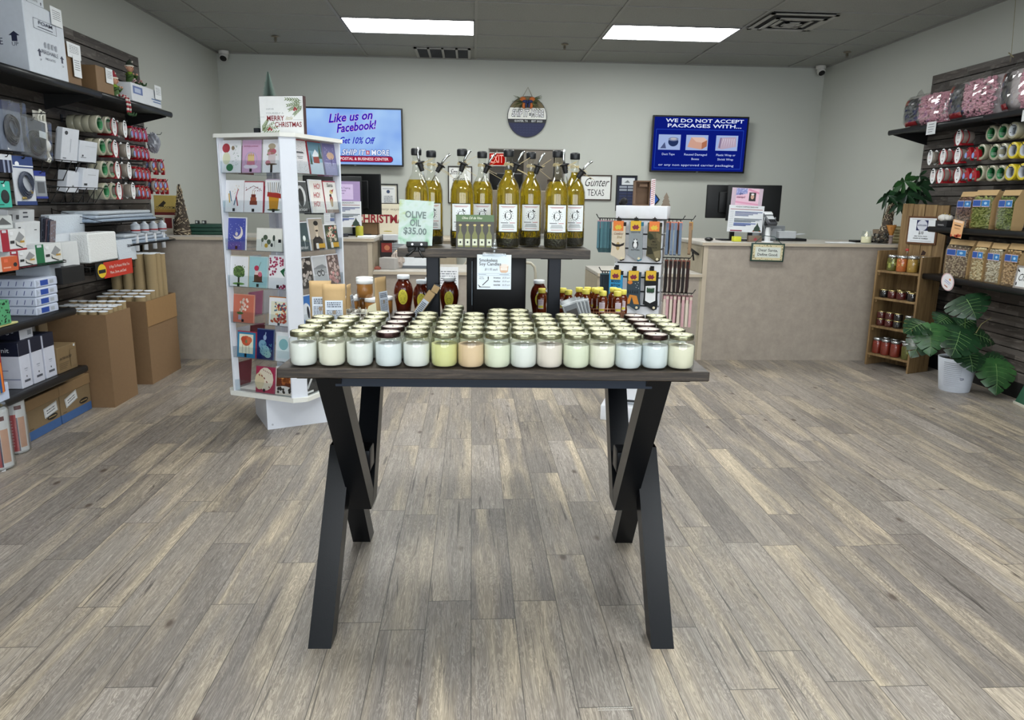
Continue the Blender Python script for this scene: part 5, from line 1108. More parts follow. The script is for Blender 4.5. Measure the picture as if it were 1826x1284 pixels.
m = M(mat('171b2e', .5)); m.rect(.022, .044, .014, .042, -.0025); build('ampersand_plate', m, t); text(t, '&', .033, .028, .024, mat('e6e8ea', .5), -.004)
text(t, 'GUNTER, TX', -.07, -.048, .030, mat('d5d8da', .5), -.003, w=.155, bold=.03); text(t, 'EST 2023', .115, -.048, .030, mat('d5d8da', .5), -.003, w=.125, bold=.03)
m = M(mat('6b6040', .7)); m.tube([(-.065, -.003, .20), (.005, -.003, .325), (.065, -.003, .20)], .003, 6); build('twine', m, t)
m = M(mat('3f4a2c', .8)); rn = random.Random(31)
for i in range(60):
    s = rn.choice((-1, 1)); a = rn.uniform(-.9, .6); L = rn.uniform(.07, .17); c, q_ = math.cos(a)*s, math.sin(a); x0, z0 = s*.02, .165
    m.use(mat(rn.choice(['3f4a2c', '55603a', '2e3a24', '6a6a44']), .8)).tube([(x0, -.01, z0), (x0+c*L*.6, -.03-rn.uniform(0, .02), z0+q_*L*.6), (x0+c*L, -.012, z0+q_*L-.01)], .004, 5, r1=.0012)
build('greenery', m, t)
m = M(mat('1c2a58', .6))
for s in (-1, 1):
    m.use(mat('b0602c', .8)); m.ball((s*.055, -.03, .19), .035, 10, .8, 1.1, .5); m.ball((s*.04, -.03, .125), .03, 10, 1.3, .8, .5)
    m.use(mat('1c2a58', .6)); m.ball((s*.03, -.045, .165), .032, 10, .55, 1.0, .4); m.ball((s*.018, -.05, .125), .02, 10, 1.6, .6, .4)
m.ball((0, -.055, .155), .016, 10)
build('bow', m, t)
# framed pictures
def framed(name, label, x0, x1, z0, z1, fc, bg, deep=.02, y=WB-.001, tilt=0, cat='picture'):
    w, h = x1-x0, z1-z0; t = thing(name, label, cat, ((x0+x1)/2, y, z0), (tilt, 0, 0))
    build('frame', frame(M(mat(fc, .5)), w, h, .014, deep), t)
    build('print', M(mat(bg, .6)).box(-w/2+.012, w/2-.012, -.010, -.001, .012, h-.012), t); return t, w, h
t, w, h = framed('framed_sign', 'framed white script sign reading Gunter TEXAS on the back wall', 1.275, 1.660, 1.42, 1.715, '3a2a22', 'dcdedc')
text(t, 'Gunter', 0, .205, .14, INK, -.0115, w=.29, shear=.45); text(t, 'TEXAS', .005, .085, .11, mat('2c2e30', .6), -.0115, w=.20)
t, w, h = framed('framed_certificate', 'framed certificate with seal on the back wall left of the oil bottles', -1.10, -.87, 1.24, 1.575, '1e2022', 'd8d6c8')
m = M(mat('e2e4e4', .6)); m.rect(-w/2+.035, w/2-.035, .035, h-.03, -.0105); m.use(mat('3a4a6a', .6)).ell(0, .245, .02, .02, -.011); scribble(m, mat('7a808a', .6), -.05, .05, .06, .20, 9, -.011); m.rect(-.065, .065, .275, .281, -.011); build('document', m, t)
t, w, h = framed('framed_sign', 'framed white script sign partly hidden behind the third oil bottle', -.285, .0, 1.36, 1.79, '2a2624', 'dcdedc')
text(t, 'Smile', -.05, .36, .09, INK, -.0115, w=.15, shear=.45); text(t, 'often', -.02, .28, .08, INK, -.0115, w=.14, shear=.4)
t, w, h = framed('framed_plaque', 'dark framed plaque with rows of small metal plates on the back wall', 1.715, 1.965, 1.30, 1.715, '0c0e12', '121a34')
m = M(mat('c8cdd2', .5)); m.rect(-.06, .095, .305, .385, -.0105); m.use(mat('6a7076', .5)).poly([(-.03, .33), (.01, .36), (.04, .33)], -.011)
for i in range(8):
    z = .27-.034*i; m.use(mat('8f96a0', .4, .4) if i < 2 else mat('20284a', .35, .2)).rect(-.085, .005, z, z+.022, -.0105); m.rect(.015, .105, z, z+.022, -.0105)
    m.use(mat('6f7480', .5)); m.rect(-.085, .005, z-.001, z, -.0107); m.rect(.015, .105, z-.001, z, -.0107)
build('name_plates', m, t)
# blue diamond award leaning at the wall
t = thing('diamond_award', 'blue diamond-shaped award plate on the back wall beside the sock tower top', 'plaque', (2.085, WB-.012, 1.24), 0)
m = M(mat('161a20', .3)); m.poly([(0, 0), (.165, .20), (0, .40), (-.165, .20)], 0, .01); m.use(mat('2a5cb4', .35)).poly([(0, .02), (.148, .20), (0, .38), (-.148, .20)], -.0005); m.use(mat('c9d4e6', .5)); m.poly([(-.035, .27), (.0, .31), (.03, .27), (.01, .25)], -.001); m.rect(-.06, .07, .195, .212, -.001); m.rect(-.05, .05, .17, .175, -.001); m.use(mat('0c1020', .5)).rect(-.035, .045, .09, .125, -.001)
build('plate', m, t)
# exit sign and dark fittings seen through the pass-through
t = thing('exit_sign', 'glowing red EXIT sign seen through the pass-through opening', 'exit sign', at(886, 284, 'y', 11.5), 0)
m = M(mat('b9b4ae', .6)); m.box(-.14, .14, 0, .04, -.10, .10); build('housing', m, t); m = M(emat('e01c14', .5)); m.rect(-.125, .125, -.085, .085, -.001); f_ = build('lit_panel', m, t)
text(t, 'EXIT', 0, 0, .17, emat('ffb0a0', 1.0), -.004, w=.19, bold=.02)
build('ceiling_rod', M(mat('b9b4ae', .6)).tube([(0, .02, .1), (0, .02, CEIL-t.location.z)], .008, 6), t)
t = thing('partition_panel', 'pale upright panel in the back room seen through the pass-through at its right', 'panel', (1.45, 10.6, 0)); build('panel', M(mat('b0a896', .7)).box(-.28, .55, 0, .05, 0, 2.6), t)
t = thing('partition_panel', 'brown-grey upright panel in the middle of the back room beyond the pass-through', 'panel', (.95, 11.6, 0)); build('panel', M(mat('6d675f', .7)).box(-.16, .3, 0, .05, 0, 2.7), t)
t = thing('microwave', 'black appliance on the back room worktop seen through the pass-through', 'appliance', (.46, 10.9, 1.55)); m = M(mat('141416', .4)); m.bbox(-.28, .26, 0, .35, 0, .24, .01); build('body', m, t); build('door_trim', M(mat('6a6c6e', .3, .6)).box(-.1, .2, -.01, 0, .05, .07), t)
t = thing('storage_cabinet', 'wall cabinet under the black appliance in the back room', 'cabinet', (.4, 10.85, 0)); m = M(mat('9c917e', .7)); m.bbox(-.6, .7, 0, .5, 0, 1.55, .01); build('body', m, t)
t = thing('wood_crate', 'dark slatted wooden piece at the right of the pass-through opening', 'crate', (1.20, 10.2, 1.35)); m = M(mat('5d4a3e', .7))
for i in range(5): m.box(-.16, .2, 0, .2, i*.07, i*.07+.06)
build('slats', m, t); build('stand', M(mat('5d564e', .7)).box(-.16, .2, .0, .2, -1.35, 0), t)
# ================================================================ THINGS ON THE COUNTERS
CT, LT = 1.07, .79
def on(px, py, Y, z=CT): q = at(px, py, 'y', Y); return Vector((q.x, Y, z))
# CHRISTMAS sign on the back cabinet
t = thing('christmas_sign', 'wide cream box sign reading CHRISTMAS leaning on the cabinet at the back wall', 'sign', (-1.03, 8.62, .987), (-.06, 0, 0))
W, H = .66, .37; m = M(mat('33302c', .6)); m.box(-W/2, W/2, 0, .03, 0, H); build('box', m, t); m = M(mat('d9d2bd', .65)); m.box(-W/2+.008, W/2-.008, -.002, 0, .008, H-.010); m.use(mat('b0a24a', .6)).ell(.06, .05, .05, .006, -.0025); build('face', m, t)
text(t, 'so many ways,', .05, .30, .040, mat('8a8272', .6), -.004, w=.30, shear=.3); text(t, 'CHRISTMAS', .0, .185, .13, mat('8e1c28', .6), -.0055, w=.60, bold=.05, out=mat('2c1014', .6), ob=.03)
# left register: two monitors back to back-ish, papers
def monitor(label, loc, rot, W=.5, H=.30, post=.18, tiltscreen=0, arms=True):
    t = thing('computer_monitor', label, 'monitor', loc, rot)
    m = M(BLACKM); m.bbox(-W/2, W/2, -.012, .012, post, post+H, .006); m.bbox(-W*.28, W*.28, .012, .035, post+.05, post+H-.06, .01); m.use(mat('1b1d20', .5))
    build('housing', m, t)
    m = M(BLACK); m.box(-.02, .02, .03, .055, .01, post+H*.6); m.bbox(-.045, .045, .030, .060, post+H*.38, post+H*.6, .005); build('stand', m, t)
    m = M(BLACK); m.bbox(-.12, .12, -.05, .11, 0, .012, .004); build('foot', m, t)
    return t
def board(label, loc, rot, w, h, ops, name='notice', base='dfe3e8'):
    t = thing(name, label, 'notice', loc, rot)
    m = M(mat(base, .6)); m.box(-w/2, w/2, -.0015, .0015, 0, h); art(m, w, h, -.0018, ops); build('sheet', m, t); return t
chart = [('r', .04, .96, .84, .86, '8e2030')]+[('r', .18, .96-.13*i, .74-.045*i, .77-.045*i, ['4a5a8a', '6a6f98', '6f7a9c', '5a6690'][i % 4]) for i in range(4)]+[('r', .17, .96, .485, .51, '56606a')]+[('r', .17, .9-.12*i, .44-.035*i, .465-.035*i, '6f7a84') for i in range(3)]+[('r', .16, .8-.14*i, .31-.04*i, .34-.04*i, ['4a62a8', '5a6a9c', '4a5a90'][i]) for i in range(3)]+[('r', .03, .14, .2+.07*i, .21+.07*i, '9aa0aa') for i in range(9)]
tree_ = [('p', [(.72, .05), (.97, .05), (.92, .15), (.94, .15), (.87, .28), (.845, .38), (.82, .28), (.75, .15), (.77, .15)], '2c4034'), ('e', .75, .05, .03, .015, 'b0603c'), ('e', .93, .05, .03, .015, 'b0603c')]
lp = on(641, 405, 6.93); monitor('black monitor seen from behind on the left counter, its stand in front', lp+Vector((-.02, 0, 0)), PI-.35, .50, .36, .19)
lp2 = on(596, 405, 6.62); monitor('black monitor facing the room on the left counter, lavender notice taped on it', Vector((lp2.x, 6.62, CT)), .20, .50, .33, .19)
q = on(612, 378, 6.575, 0); q.z = at(612, 360, 'y', 6.575).z
t = board('lavender paper notice taped to the left counter monitor', q+Vector((0, -.0, 0)), .20, .30, .175, [('r', .14, .80, .12, .86, 'd8c4ea')], base='a892c0')
for i, s in enumerate(('Packing & Taping', 'Available', 'Now')): text(t, s, -.01, .118-.022*i, .02, mat('4a2a7a', .6), -.003, w=[.15, .08, .05][i])
q = at(612, 405, 'y', 6.56)
t = board('white shipping deadline chart standing on the left counter under the lavender notice', Vector((q.x, 6.56, q.z)), .20, .32, .222, chart+tree_); text(t, 'SHIPPING DEADLINES', 0, .208, .016, INK, -.005, w=.2)
# right register
rp = on(1289, 428, 6.98); monitor('black monitor seen from behind on the right counter, at the left', Vector((rp.x, 6.80, CT)), PI+.05, .50, .30, .20)
rp2 = on(1342, 428, 6.66); monitor('black monitor facing the room on the right counter behind the pink stamps notice', Vector((rp2.x-.02, 6.66, CT)), -.12, .48, .32, .18)
z_ = at(1330, 369, 'y', 6.60).z; q = at(1330, 369, 'y', 6.62)
t = board('pink and white got stamps? notice on the right counter monitor', q, (0, .04, -.12), .275, .165, [('r', .14, .88, .02, .98, 'e6c0d2'), ('p', [(.14, .6), (.5, .7), (.5, .98), (.14, .98)], '8c92c8'), ('p', [(.5, .9), (.88, .7), (.88, .8), (.55, .98)], 'd890b0'), ('p', [(.14, .2), (.88, .1), (.88, .18), (.14, .3)], 'dc9ab8'), ('r', .56, .78, .32, .78, '1c1a1c'), ('e', .67, .55, .055, .13, 'c9a08c'), ('e', .67, .68, .05, .05, 'e0e0e0'), ('d', .16, .5, .7, .96, 16, .012, 5, 'e0e4f8')], base='c8b4c4')
text(t, 'got', -.055, .115, .028, mat('3a3a6a', .6), -.006, w=.03, bold=.02); text(t, 'stamps?', -.055, .085, .028, mat('7a2a5a', .6), -.006, w=.075, bold=.02)
q = at(1327, 414, 'y', 6.57)
t = board('white shipping deadline chart with Christmas tree on the right counter', q, (0, .03, -.05), .315, .235, chart+tree_+[('r', .08, .42, .03, .07, '8e2a4a')]); text(t, 'HOLIDAY SHIPPING DEADLINES', 0, .222, .014, INK, -.006, w=.2, bold=.03)
# payment terminal
t = thing('payment_terminal', 'grey and white card payment terminal on a white stand on the right counter', 'terminal', on(1368, 430, 6.52), 0)
m = M(WHITE); m.lathe([(.055, 0), (.05, .008), (.026, .012), (.024, .10), (.018, .13)], 24); build('stand', m, t)
m = M(mat('4a4d52', .35)); m.T = Matrix.Translation((0, -.02, .20)) @ Matrix.Rotation(.5, 4, 'X'); m.bbox(-.04, .04, -.09, .09, -.015, .02, .008); b = build('body', m, t); m2 = M(WHITE); m2.T = m.T.copy(); m2.bbox(-.037, .037, .045, .092, .018, .030, .004); build('cap', m2, b)
m2 = M(mat('c4c8cc', .4)); m2.T = m.T.copy(); m2.box(-.03, .03, -.03, .03, .02, .0215); m2.use(INK)
for i in range(4):
    for j in range(3): m2.box(-.026+.018*j, -.012+.018*j, -.082+.012*i, -.074+.012*i, .02, .023)
build('keypad', m2, b)
m = M(mat('9aa0a6', .4, .4)); m.tube([(-.03, 0, .10), (-.052, -.01, .16), (-.048, -.02, .22)], .005, 6); m.tube([(.03, 0, .10), (.052, -.01, .16), (.048, -.02, .22)], .005, 6); build('cradle', m, t)
# Dear Santa plaque hung over the edge
q = at(1368, 450, 'y', 6.405)
t = thing('hanging_plaque', 'small green-framed plaque reading Dear Santa, Define Good. hanging on the right counter front', 'sign', (q.x, 6.40, q.z), (0, .02, 0))
m = M(mat('1c3a34', .5)); m.bbox(-.150, .150, -.008, .008, -.080, .080, .003); m.use(mat('cfc5a0', .6)).rect(-.136, .136, -.068, .068, -.0085); m.use(mat('d2d8d0', .6)).rect(-.114, .114, -.046, .046, -.0095)
rn = random.Random(6); m.use(mat('4c4a30', .6))
for i in range(46):
    s = rn.choice((0, 1)); 
    if s: x_ = rn.uniform(-.13, .13); z_ = rn.choice((-1, 1))*rn.uniform(.050, .064)
    else: x_ = rn.choice((-1, 1))*rn.uniform(.118, .132); z_ = rn.uniform(-.06, .06)
    m.ell(x_, z_, .004, .003, -.009, n=6)
build('panel', m, t); text(t, 'Dear Santa,', .0, .018, .034, INK, -.011, w=.175, bold=.02); text(t, 'Define Good.', .0, -.020, .034, INK, -.011, w=.185, bold=.02)
build('ribbon', M(mat('2c4a44', .6)).tube([(-.12, 0, .078), (-.06, .02, .135), (0, .1, .142), (.06, .02, .135), (.12, 0, .078)], .003, 6), t)
def bits(name, label, loc, fn, cat, rot=0):
    m = M(); fn(m); return build(name, m, None, label, cat, loc=loc, rot=rot)
# small things on the right counter
bits('computer_mouse', 'black computer mouse at the left end of the right counter', on(1264, 427, 6.55), lambda m: m.use(BLACK).ball((0, 0, .018), .05, 14, .36, .75, 1), 'mouse')
bits('sticky_note_pad', 'yellow sticky note pad beside the stand on the right counter', on(1313, 428, 6.56), lambda m: m.use(mat('cfd03c', .6)).bbox(-.035, .035, -.03, .03, 0, .045, .003), 'note pad')
bits('card_holder', 'clear holder with small red and brown cards on the right counter', on(1345, 430, 6.54), lambda m: m.use(mat('7a6a5c', .4)).bbox(-.06, .06, -.02, .02, 0, .055, .002).use(mat('9c4048', .5)).poly([(-.02, .02), (0, .04), (.02, .02), (.01, .012), (-.01, .012)], -.0205), 'holder')
t = thing('label_printer', 'grey label printer behind the payment terminal on the right counter', 'printer', on(1368, 428, 6.85), .1)
build('body', M(mat('8c9094', .5)).bbox(-.12, .13, -.08, .1, 0, .14, .01), t); build('cover', M(mat('4a4e52', .5)).bbox(-.10, .03, -.07, .09, .14, .175, .008), t); build('front', M(mat('b4b8bc', .5)).bbox(-.09, .09, -.085, -.078, .02, .11, .004), t)
t = thing('wall_tablet', 'stack of grey paper trays right of the terminal on the right counter', 'tray', on(1400, 430, 6.8), 0)
build('tray', M(mat('16181b', .4)).bbox(-.10, .16, -.1, .1, 0, .025, .004), t); build('papers', M(mat('b8bcc0', .7)).bbox(-.10, .06, -.09, .1, .025, .09, .003, 1), t)
m = M(mat('a8acb0', .5)); m.T = Matrix.Rotation(-.12, 4, 'Y'); m.box(.05, .17, -.06, .06, .045, .049); build('loose_sheet', m, t)
bits('receipt_strip', 'thin white papers lying on the right counter edge', on(1490, 431, 6.55), lambda m: m.use(PAPER).box(-.08, .08, -.04, .04, 0, .004).box(.05, .16, -.05, .03, .0, .006), 'paper')
# candle, pine cone cluster, cone tree, money tree, basket near the jar rack
t = thing('candle_jar', 'lone open glass candle jar with cream wax on the right counter', 'candle', on(1544, 431, 6.52), 0)
build('jar', M(GLASS).lathe([(.038, 0), (.045, .01), (.045, .065), (.036, .085), (.036, .11)], 24, cap=False), t); build('wax', M(mat('e6e0c0', .5)).lathe([(.04, .004), (.043, .01), (.043, .058)], 24), t); build('wick_light', M(mat('efe6cf', .5)).lathe([(.010, .058), (.012, .075), (.008, .10), (0, .105)], 12), t)
bits('dark_tray', 'flat black tray behind the lone candle jar', on(1545, 430, 6.70), lambda m: m.use(BLACK).bbox(-.14, .14, -.06, .06, 0, .018, .003), 'tray')
def cone_tree(label, loc, h, r, lean=0):
    t = thing('twig_cone_tree', label, 'decoration', loc, (0, lean, 0)); rn = random.Random(int(h*1000))
    build('core', M(mat('3c332a', .8)).lathe([(r, 0), (r*1.02, .02), (r*.1, h)], 20), t)
    m = M(mat('a09078', .5, .2))
    for i in range(420):
        u = rn.random()**1.2; z = .01+u*(h-.02); R = r*(1-.9*z/h)+.003; a = rn.uniform(0, 2*PI); d = rn.uniform(-.5, .5); L = rn.uniform(.25, .6)*max(.3, R/r)
        m.use(mat(rn.choice(['a09078', 'c4b498', '6a5c48', 'd8ccb4', '3f352b']), .4, .3)).tube([(R*math.cos(a), R*math.sin(a), z), (R*1.03*math.cos(a+L*.5), R*1.03*math.sin(a+L*.5), z+d*.02), (R*.98*math.cos(a+L), R*.98*math.sin(a+L), z+d*.05)], .0022, 4)
    build('twigs', m, t); return t
cone_tree('tall glittery twig cone tree on the left counter behind the mailing tubes', on(326, 418, 6.62), .43, .072)
cone_tree('leaning twig cone tree on the right counter in front of the money tree', on(1574, 428, 6.54), .50, .060, .14)
def cluster(m):
    rn = random.Random(9)
    for i in range(40): m.use(mat(rn.choice(['2c2a26', '3c3a33', '6a665c', '1c1a18', '8c8a80']), .6)).ball((rn.uniform(-.07, .07), rn.uniform(-.05, .03), .012+rn.random()*.075*(1-.0)), rn.uniform(.008, .018), 6)
bits('pine_cone_cluster', 'dark clustered pine cones and berries on the right counter', on(1567, 430, 6.50), cluster, 'decoration')
t = thing('bottle_brush_vase', 'small shaving-brush shaped vase of orange bristles on the right counter', 'decoration', on(1586, 430, 6.50), 0)
m = M(mat('a06a2c', .6)); m.lathe([(.022, .065), (.026, .09), (.043, .16), (.040, .165), (0, .158)], 20, cap=False)
for i in range(60): a = i*2.4; m.tube([(.02*math.cos(a), .02*math.sin(a), .08), (.042*math.cos(a), .042*math.sin(a), .160+.01*math.sin(7*a))], .0016, 4)
build('bristles', m, t); build('holder', M(mat('9c8a84', .3)).lathe([(.024, 0), (.026, .03), (.024, .06), (.032, .062), (.032, .075), (0, .075)], 20, cap=False), t)
def wicker(m):
    m.use(mat('a89a70', .7)).lathe([(.04, 0), (.05, .04), (.052, .15), (.048, .15)], 16, cap=False)
    for j in range(11):
        m.use(mat(['8a7c54', 'c0b48c'][j % 2], .7)).lathe([(.046+.0006*j, .005+.0135*j), (.055, .011+.0135*j), (.047+.0006*j, .017+.0135*j)], 16, cap=False)
bits('wicker_vase', 'tall narrow wicker vase beside the wooden jar rack', on(1600, 430, 6.58), wicker, 'vase')
# left counter
t0 = None
for i in range(3):
    L = 'green ring binder on the left counter left of the card spinner, '+['bottom', 'middle', 'top'][i]+' of the pile'
    t = thing('ring_binder', L, 'binder', on(378, 418, 6.75, CT+.031*i), .02*i, 'green binders on the left counter')
    build('cover', M(mat('1d3f34', .45)).bbox(-.16, .19, -.12, .12, .001, .030, .003), t); build('label_holder', M(mat('cfd4d0', .5)).box(-.02, .03, -.1205, -.1195, .008, .022) if i == 3 else M(mat('28503f', .4)).box(-.16, .19, -.1215, -.1205, .012, .018), t)
for i, px in enumerate((352, 364)):
    bits('crystal_block', 'small black and clear printed block on top of the green binders, '+['left', 'right'][i]+' one', on(px, 400, 6.72, CT+.0935), lambda m: m.use(mat('1a1c1c', .4)).bbox(-.016, .02, -.01, .01, 0, .028, .002).use(mat('cfd4d0', .4)).rect(-.010, .006, .005, .022, -.0105), 'block')
q = on(300, 418, 6.70)
t = thing('poster_stand', 'small poster with golden dog field picture standing on the left counter by the mailing tubes', 'poster', Vector((q.x, 6.72, CT)), (-.08, 0, .1))
W, H = .22, .335; m = M(mat('d5cfc0', .6)); m.box(-W/2, W/2, 0, .004, 0, H); m.use(mat('c9b060', .6)).rect(-W/2, W/2, .19, H, -.0003); m.use(mat('a8843c', .6)).rect(-W/2, W/2, .19, .215, -.0006); m.use(mat('332c20', .6)); m.poly([(-.08, .24), (-.05, .27), (-.03, .29), (-.01, .27), (-.03, .25), (-.03, .235)], -.0009); m.use(mat('6a1f1c', .6)).rect(-W/2, W/2, .165, .19, -.0003); m.use(mat('7c2a2a', .6)).rect(-.03, .03, .05, .14, -.0004); m.use(mat('2c3448', .6)).rect(.04, .10, .05, .13, -.0004); scribble(m, mat('6a665c', .6), -.1, -.04, .03, .15, 7, -.0004)
b = build('sheet', m, t); text(t, 'OUTDOORSMAN', 0, .228, .032, mat('1e1a12', .6), -.0015, w=.19, bold=.03)
# behind the left register
bits('cardboard_tray', 'small brown cardboard tray between left monitors and CHRISTMAS sign', on(657, 411, 7.0), lambda m: m.use(CARD).box(-.08, .09, 0, .004, 0, .10).box(-.08, .09, .1, .104, 0, .11).box(-.08, -.076, 0, .1, 0, .10).box(.086, .09, 0, .1, 0, .1).box(-.08, .09, 0, .1, 0, .004), 'box')
bits('paper_stack', 'small stack of white papers at the right end of the left counter', on(660, 421, 6.6), lambda m: m.use(PAPER).bbox(-.10, .05, -.08, .08, 0, .012, .002, 1), 'paper')
bits('tape_roll', 'yellow-green roll standing behind the left register monitor stand', on(641, 418, 6.6), lambda m: m.use(mat('a9a634', .4)).lathe([(.03, 0), (.035, .005), (.035, .09), (.03, .095)], 16), 'roll')
bits('dark_figurine', 'small black wire ornament on the back cabinet right of the CHRISTMAS sign', Vector((-.72, 8.35, .987)), lambda m: m.use(BLACK).ball((0, 0, .03), .028, 10).ball((.06, 0, .02), .02, 8).ball((-.06, 0, .028), .022, 8).use(mat('cfd2d2', .5)).ball((-.06, -.02, .03), .012, 8), 'ornament')
bits('dark_vase', 'dark fluted vase on the back cabinet beside the price card', Vector((-.60, 8.40, .987)), lambda m: m.use(mat('3c3c38', .5)).lathe([(.03, 0), (.05, .03), (.035, .09), (.05, .13)], 14, cap=False), 'vase')
# goods on the low left counter
def boxy(name, label, loc, rot, w, d, h, c, ops=None, cat='box', tc=None):
    t = thing(name, label, cat, loc, rot); m = M(mat(c, .6)); m.bbox(-w/2, w/2, -d/2, d/2, 0, h, .003, 1); build('body', m, t)
    if ops:
        m = M(); art(m, w, h, -d/2-.0005, ops); build('label', m, t)
    return t
def low(px, Y): return on(px, 487, Y, LT)
boxy('shipping_supply_box', 'yellow and white printed box lying on the low left counter under the riser', low(737, 6.75), .0, .30, .16, .16, 'd8dce0', [('r', 0, 1, .72, 1, 'd6a82c'), ('r', .55, .95, .60, .66, '2a2e38'), ('r', 0, 1, .0, .16, '5a5e64')], 'box')
boxy('magazine_pile', 'pile of grey magazines on the low left counter behind the yellow box', low(722, 6.95), .25, .26, .20, .22, '8f9294', [('r', 0, 1, .1*i, .1*i+.02, '5a5c5e') for i in range(1, 10)], 'magazines')
boxy('book_stack', 'red and black picture boxes piled on the low left counter', low(694, 6.9), -.1, .13, .14, .24, '2a2426', [('r', .1, .95, .55, .9, '8a3430'), ('e', .5, .72, .2, .1, 'c47a5a'), ('r', .1, .9, .2, .35, 'c9c4c0')], 'box')
boxy('white_parcel', 'rumpled grey-white parcel bag on top of the picture boxes', low(697, 6.86)+Vector((0, 0, .242)), .2, .14, .12, .05, 'b9bcc0', None, 'parcel')
boxy('small_carton', 'small light grey carton on the low left counter in front of the picture boxes', low(695, 6.62), -.3, .15, .12, .10, 'a8a5a2', None, 'box')
crumple('scarf_bundle', 'bundle of colourful floral cloth on the low left counter', low(706, 6.66)+Vector((.02, 0, 0)), .055, .05, .075, 17, mat('b0a49c', .8, 0, .5, 40), rot=0, cat='cloth')
boxy('leaflet_stack', 'thin reddish leaflets lying at the left end of the low left counter', low(668, 6.6), 0, .12, .14, .02, '8a4a3c', None, 'leaflets')
t = thing('wall_notice', 'white printed notice sheet standing between the honey jars behind the riser', 'notice', on(797, 520, 6.42, 0), 0)
z0 = at(797, 505, 'y', 6.42).z; t.location.z = .55; t.location.y = 6.41
m = M(PAPER); m.box(-.10, .10, -.001, .001, 0, .28); scribble(m, mat('6a707a', .6), -.085, .085, .03, .25, 11, -.0015, .35); build('sheet', m, t)
# hand scanner beside the low right counter
t = thing('barcode_scanner', 'small black tablet holder sticking out left of the right counter', 'device', Vector((at(1236, 448, 'y', 6.6).x, 6.6, at(1236, 448, 'y', 6.6).z)), (0, .6, 0))
build('body', M(BLACK).bbox(-.05, .05, -.05, .05, -.008, .008, .004), t); build('arm', M(BLACK).tube([(0, 0, -.008), (.06, .02, -.06)], .008, 6), t)
# bent white pipe behind the counters (chair frame)
t = thing('folding_table_leg', 'bent pale metal tube standing behind the black cabinet under the riser', 'tube frame', Vector((.34, 7.5, 0)), 0)
x_ = at(955, 480, 'y', 7.5).x-.34
m = M(mat('b9b4a4', .4)); m.tube([(x_, 0, 0), (x_, 0, .68), (x_-.01, 0, .74), (x_-.05, 0, .78), (x_-.35, 0, .80)], .014, 8); m.tube([(x_-.75, 0, 0), (x_-.75, 0, .72), (x_-.70, 0, .80), (x_-.35, 0, .80)], .014, 8); build('tube', m, t)
# ================================================================ LEFT WALL GOODS
def LB(name, label, X, pl, pr, pb, pt, depth, c, ops=None, cat='box', z0=None, group=None, top=None, h=None, bev=.002, tilt=0, m_=None):
    """a box standing along the left wall; its room-side face lies in the plane x = X between photo columns pl and pr"""
    a, b, cc = at(pl, pb, 'x', X), at(pr, pb, 'x', X), at(pl, pt, 'x', X)
    z = a.z if z0 is None else z0; hh = (cc.z-z) if h is None else h; w = b.y-a.y
    t = thing(name, label, cat, (X, (a.y+b.y)/2, z), (tilt, 0, LR), group)
    m = M(m_ or mat(c, .6)); m.bbox(-w/2, w/2, 0, depth, 0, hh, bev, 1); build('body', m, t)
    if top: m = M(mat(top, .6)); m.bbox(-w/2-.001, w/2+.001, -.001, depth+.001, hh-.004, hh+.0015, .0005, 1); build('lid', m, t)
    if ops: m = M(); art(m, w, hh, -.0006, ops); build('print', m, t)
    return t, w, hh
S1, S2, S3 = 2.069, .718, .345
IW = 'c3cad4'; IK = '1d2340'
def arrow(cx, z, s, c=IK): return [('r', cx-.025*s, cx+.025*s, z, z+.075*s, c), ('p', [(cx-.06*s, z+.07*s), (cx+.06*s, z+.07*s), (cx, z+.125*s)], c)]
t, w, h = LB('insulated_box', 'large white perishable shipping box with up arrows at the left end of the top shelf', -2.475, 53, 120, 116, 4, .33, IW, arrow(.28, .27, .9)+arrow(.86, .27, .9)+[('r', .20, .78, .655, .66, IK), ('r', .20, .78, .80, .805, IK), ('r', .20, .208, .655, .80, IK), ('r', .772, .78, .655, .80, IK), ('r', .3, .68, .69, .70, IK)]+[('r', .42+.09*i, .47+.09*i, .42, .50, '8a909c') for i in range(4)], z0=S1+.001, bev=.004)
text(t, 'PERISHABLE', .015, h*.35, .030, mat(IK, .6), -.004, w=w*.42); text(t, 'INSULATED', .015, h*.26, .018, mat(IK, .6), -.004, w=w*.26); text(t, 'FOAM', 0, h*.755, .028, mat(IK, .6), -.004, w=w*.35, bold=.02); text(t, 'UP', -w*.22, h*.22, .016, mat(IK, .6), -.004); text(t, 'UP', w*.36, h*.22, .016, mat(IK, .6), -.004)
Tl = Matrix.Translation((-w/2, .165, 0)) @ Matrix.Rotation(-PI/2, 4, 'Z')
text(t, 'PERISHABLE', -.075, h*.41, .05, mat(IK, .6), -.001, T=Tl, w=.22); 
m = M(mat(IK, .6)); m.T = Tl; m.poly([(.085, h*.42), (.115, h*.42), (.115, h*.50), (.13, h*.50), (.10, h*.56), (.07, h*.50), (.085, h*.50)], -.001); build('side_arrow', m, t); text(t, 'UP', .10, h*.38, .03, mat(IK, .6), -.001, T=Tl)
b0 = t.location.z+h
t, w2, h2 = LB('insulated_box', 'smaller white perishable shipping box stacked on top of the large one, cut by the frame', -2.485, 44, 78, 8, -60, .30, 'c6ccd4', arrow(.12, .02, .7)+arrow(.82, .05, .8), z0=b0+.002, bev=.004)
text(t, 'PERISHABLE', 0, .05, .028, mat(IK, .6), -.003, w=w2*.5); text(t, 'INSULATED', 0, .022, .014, mat(IK, .6), -.003, w=w2*.3)
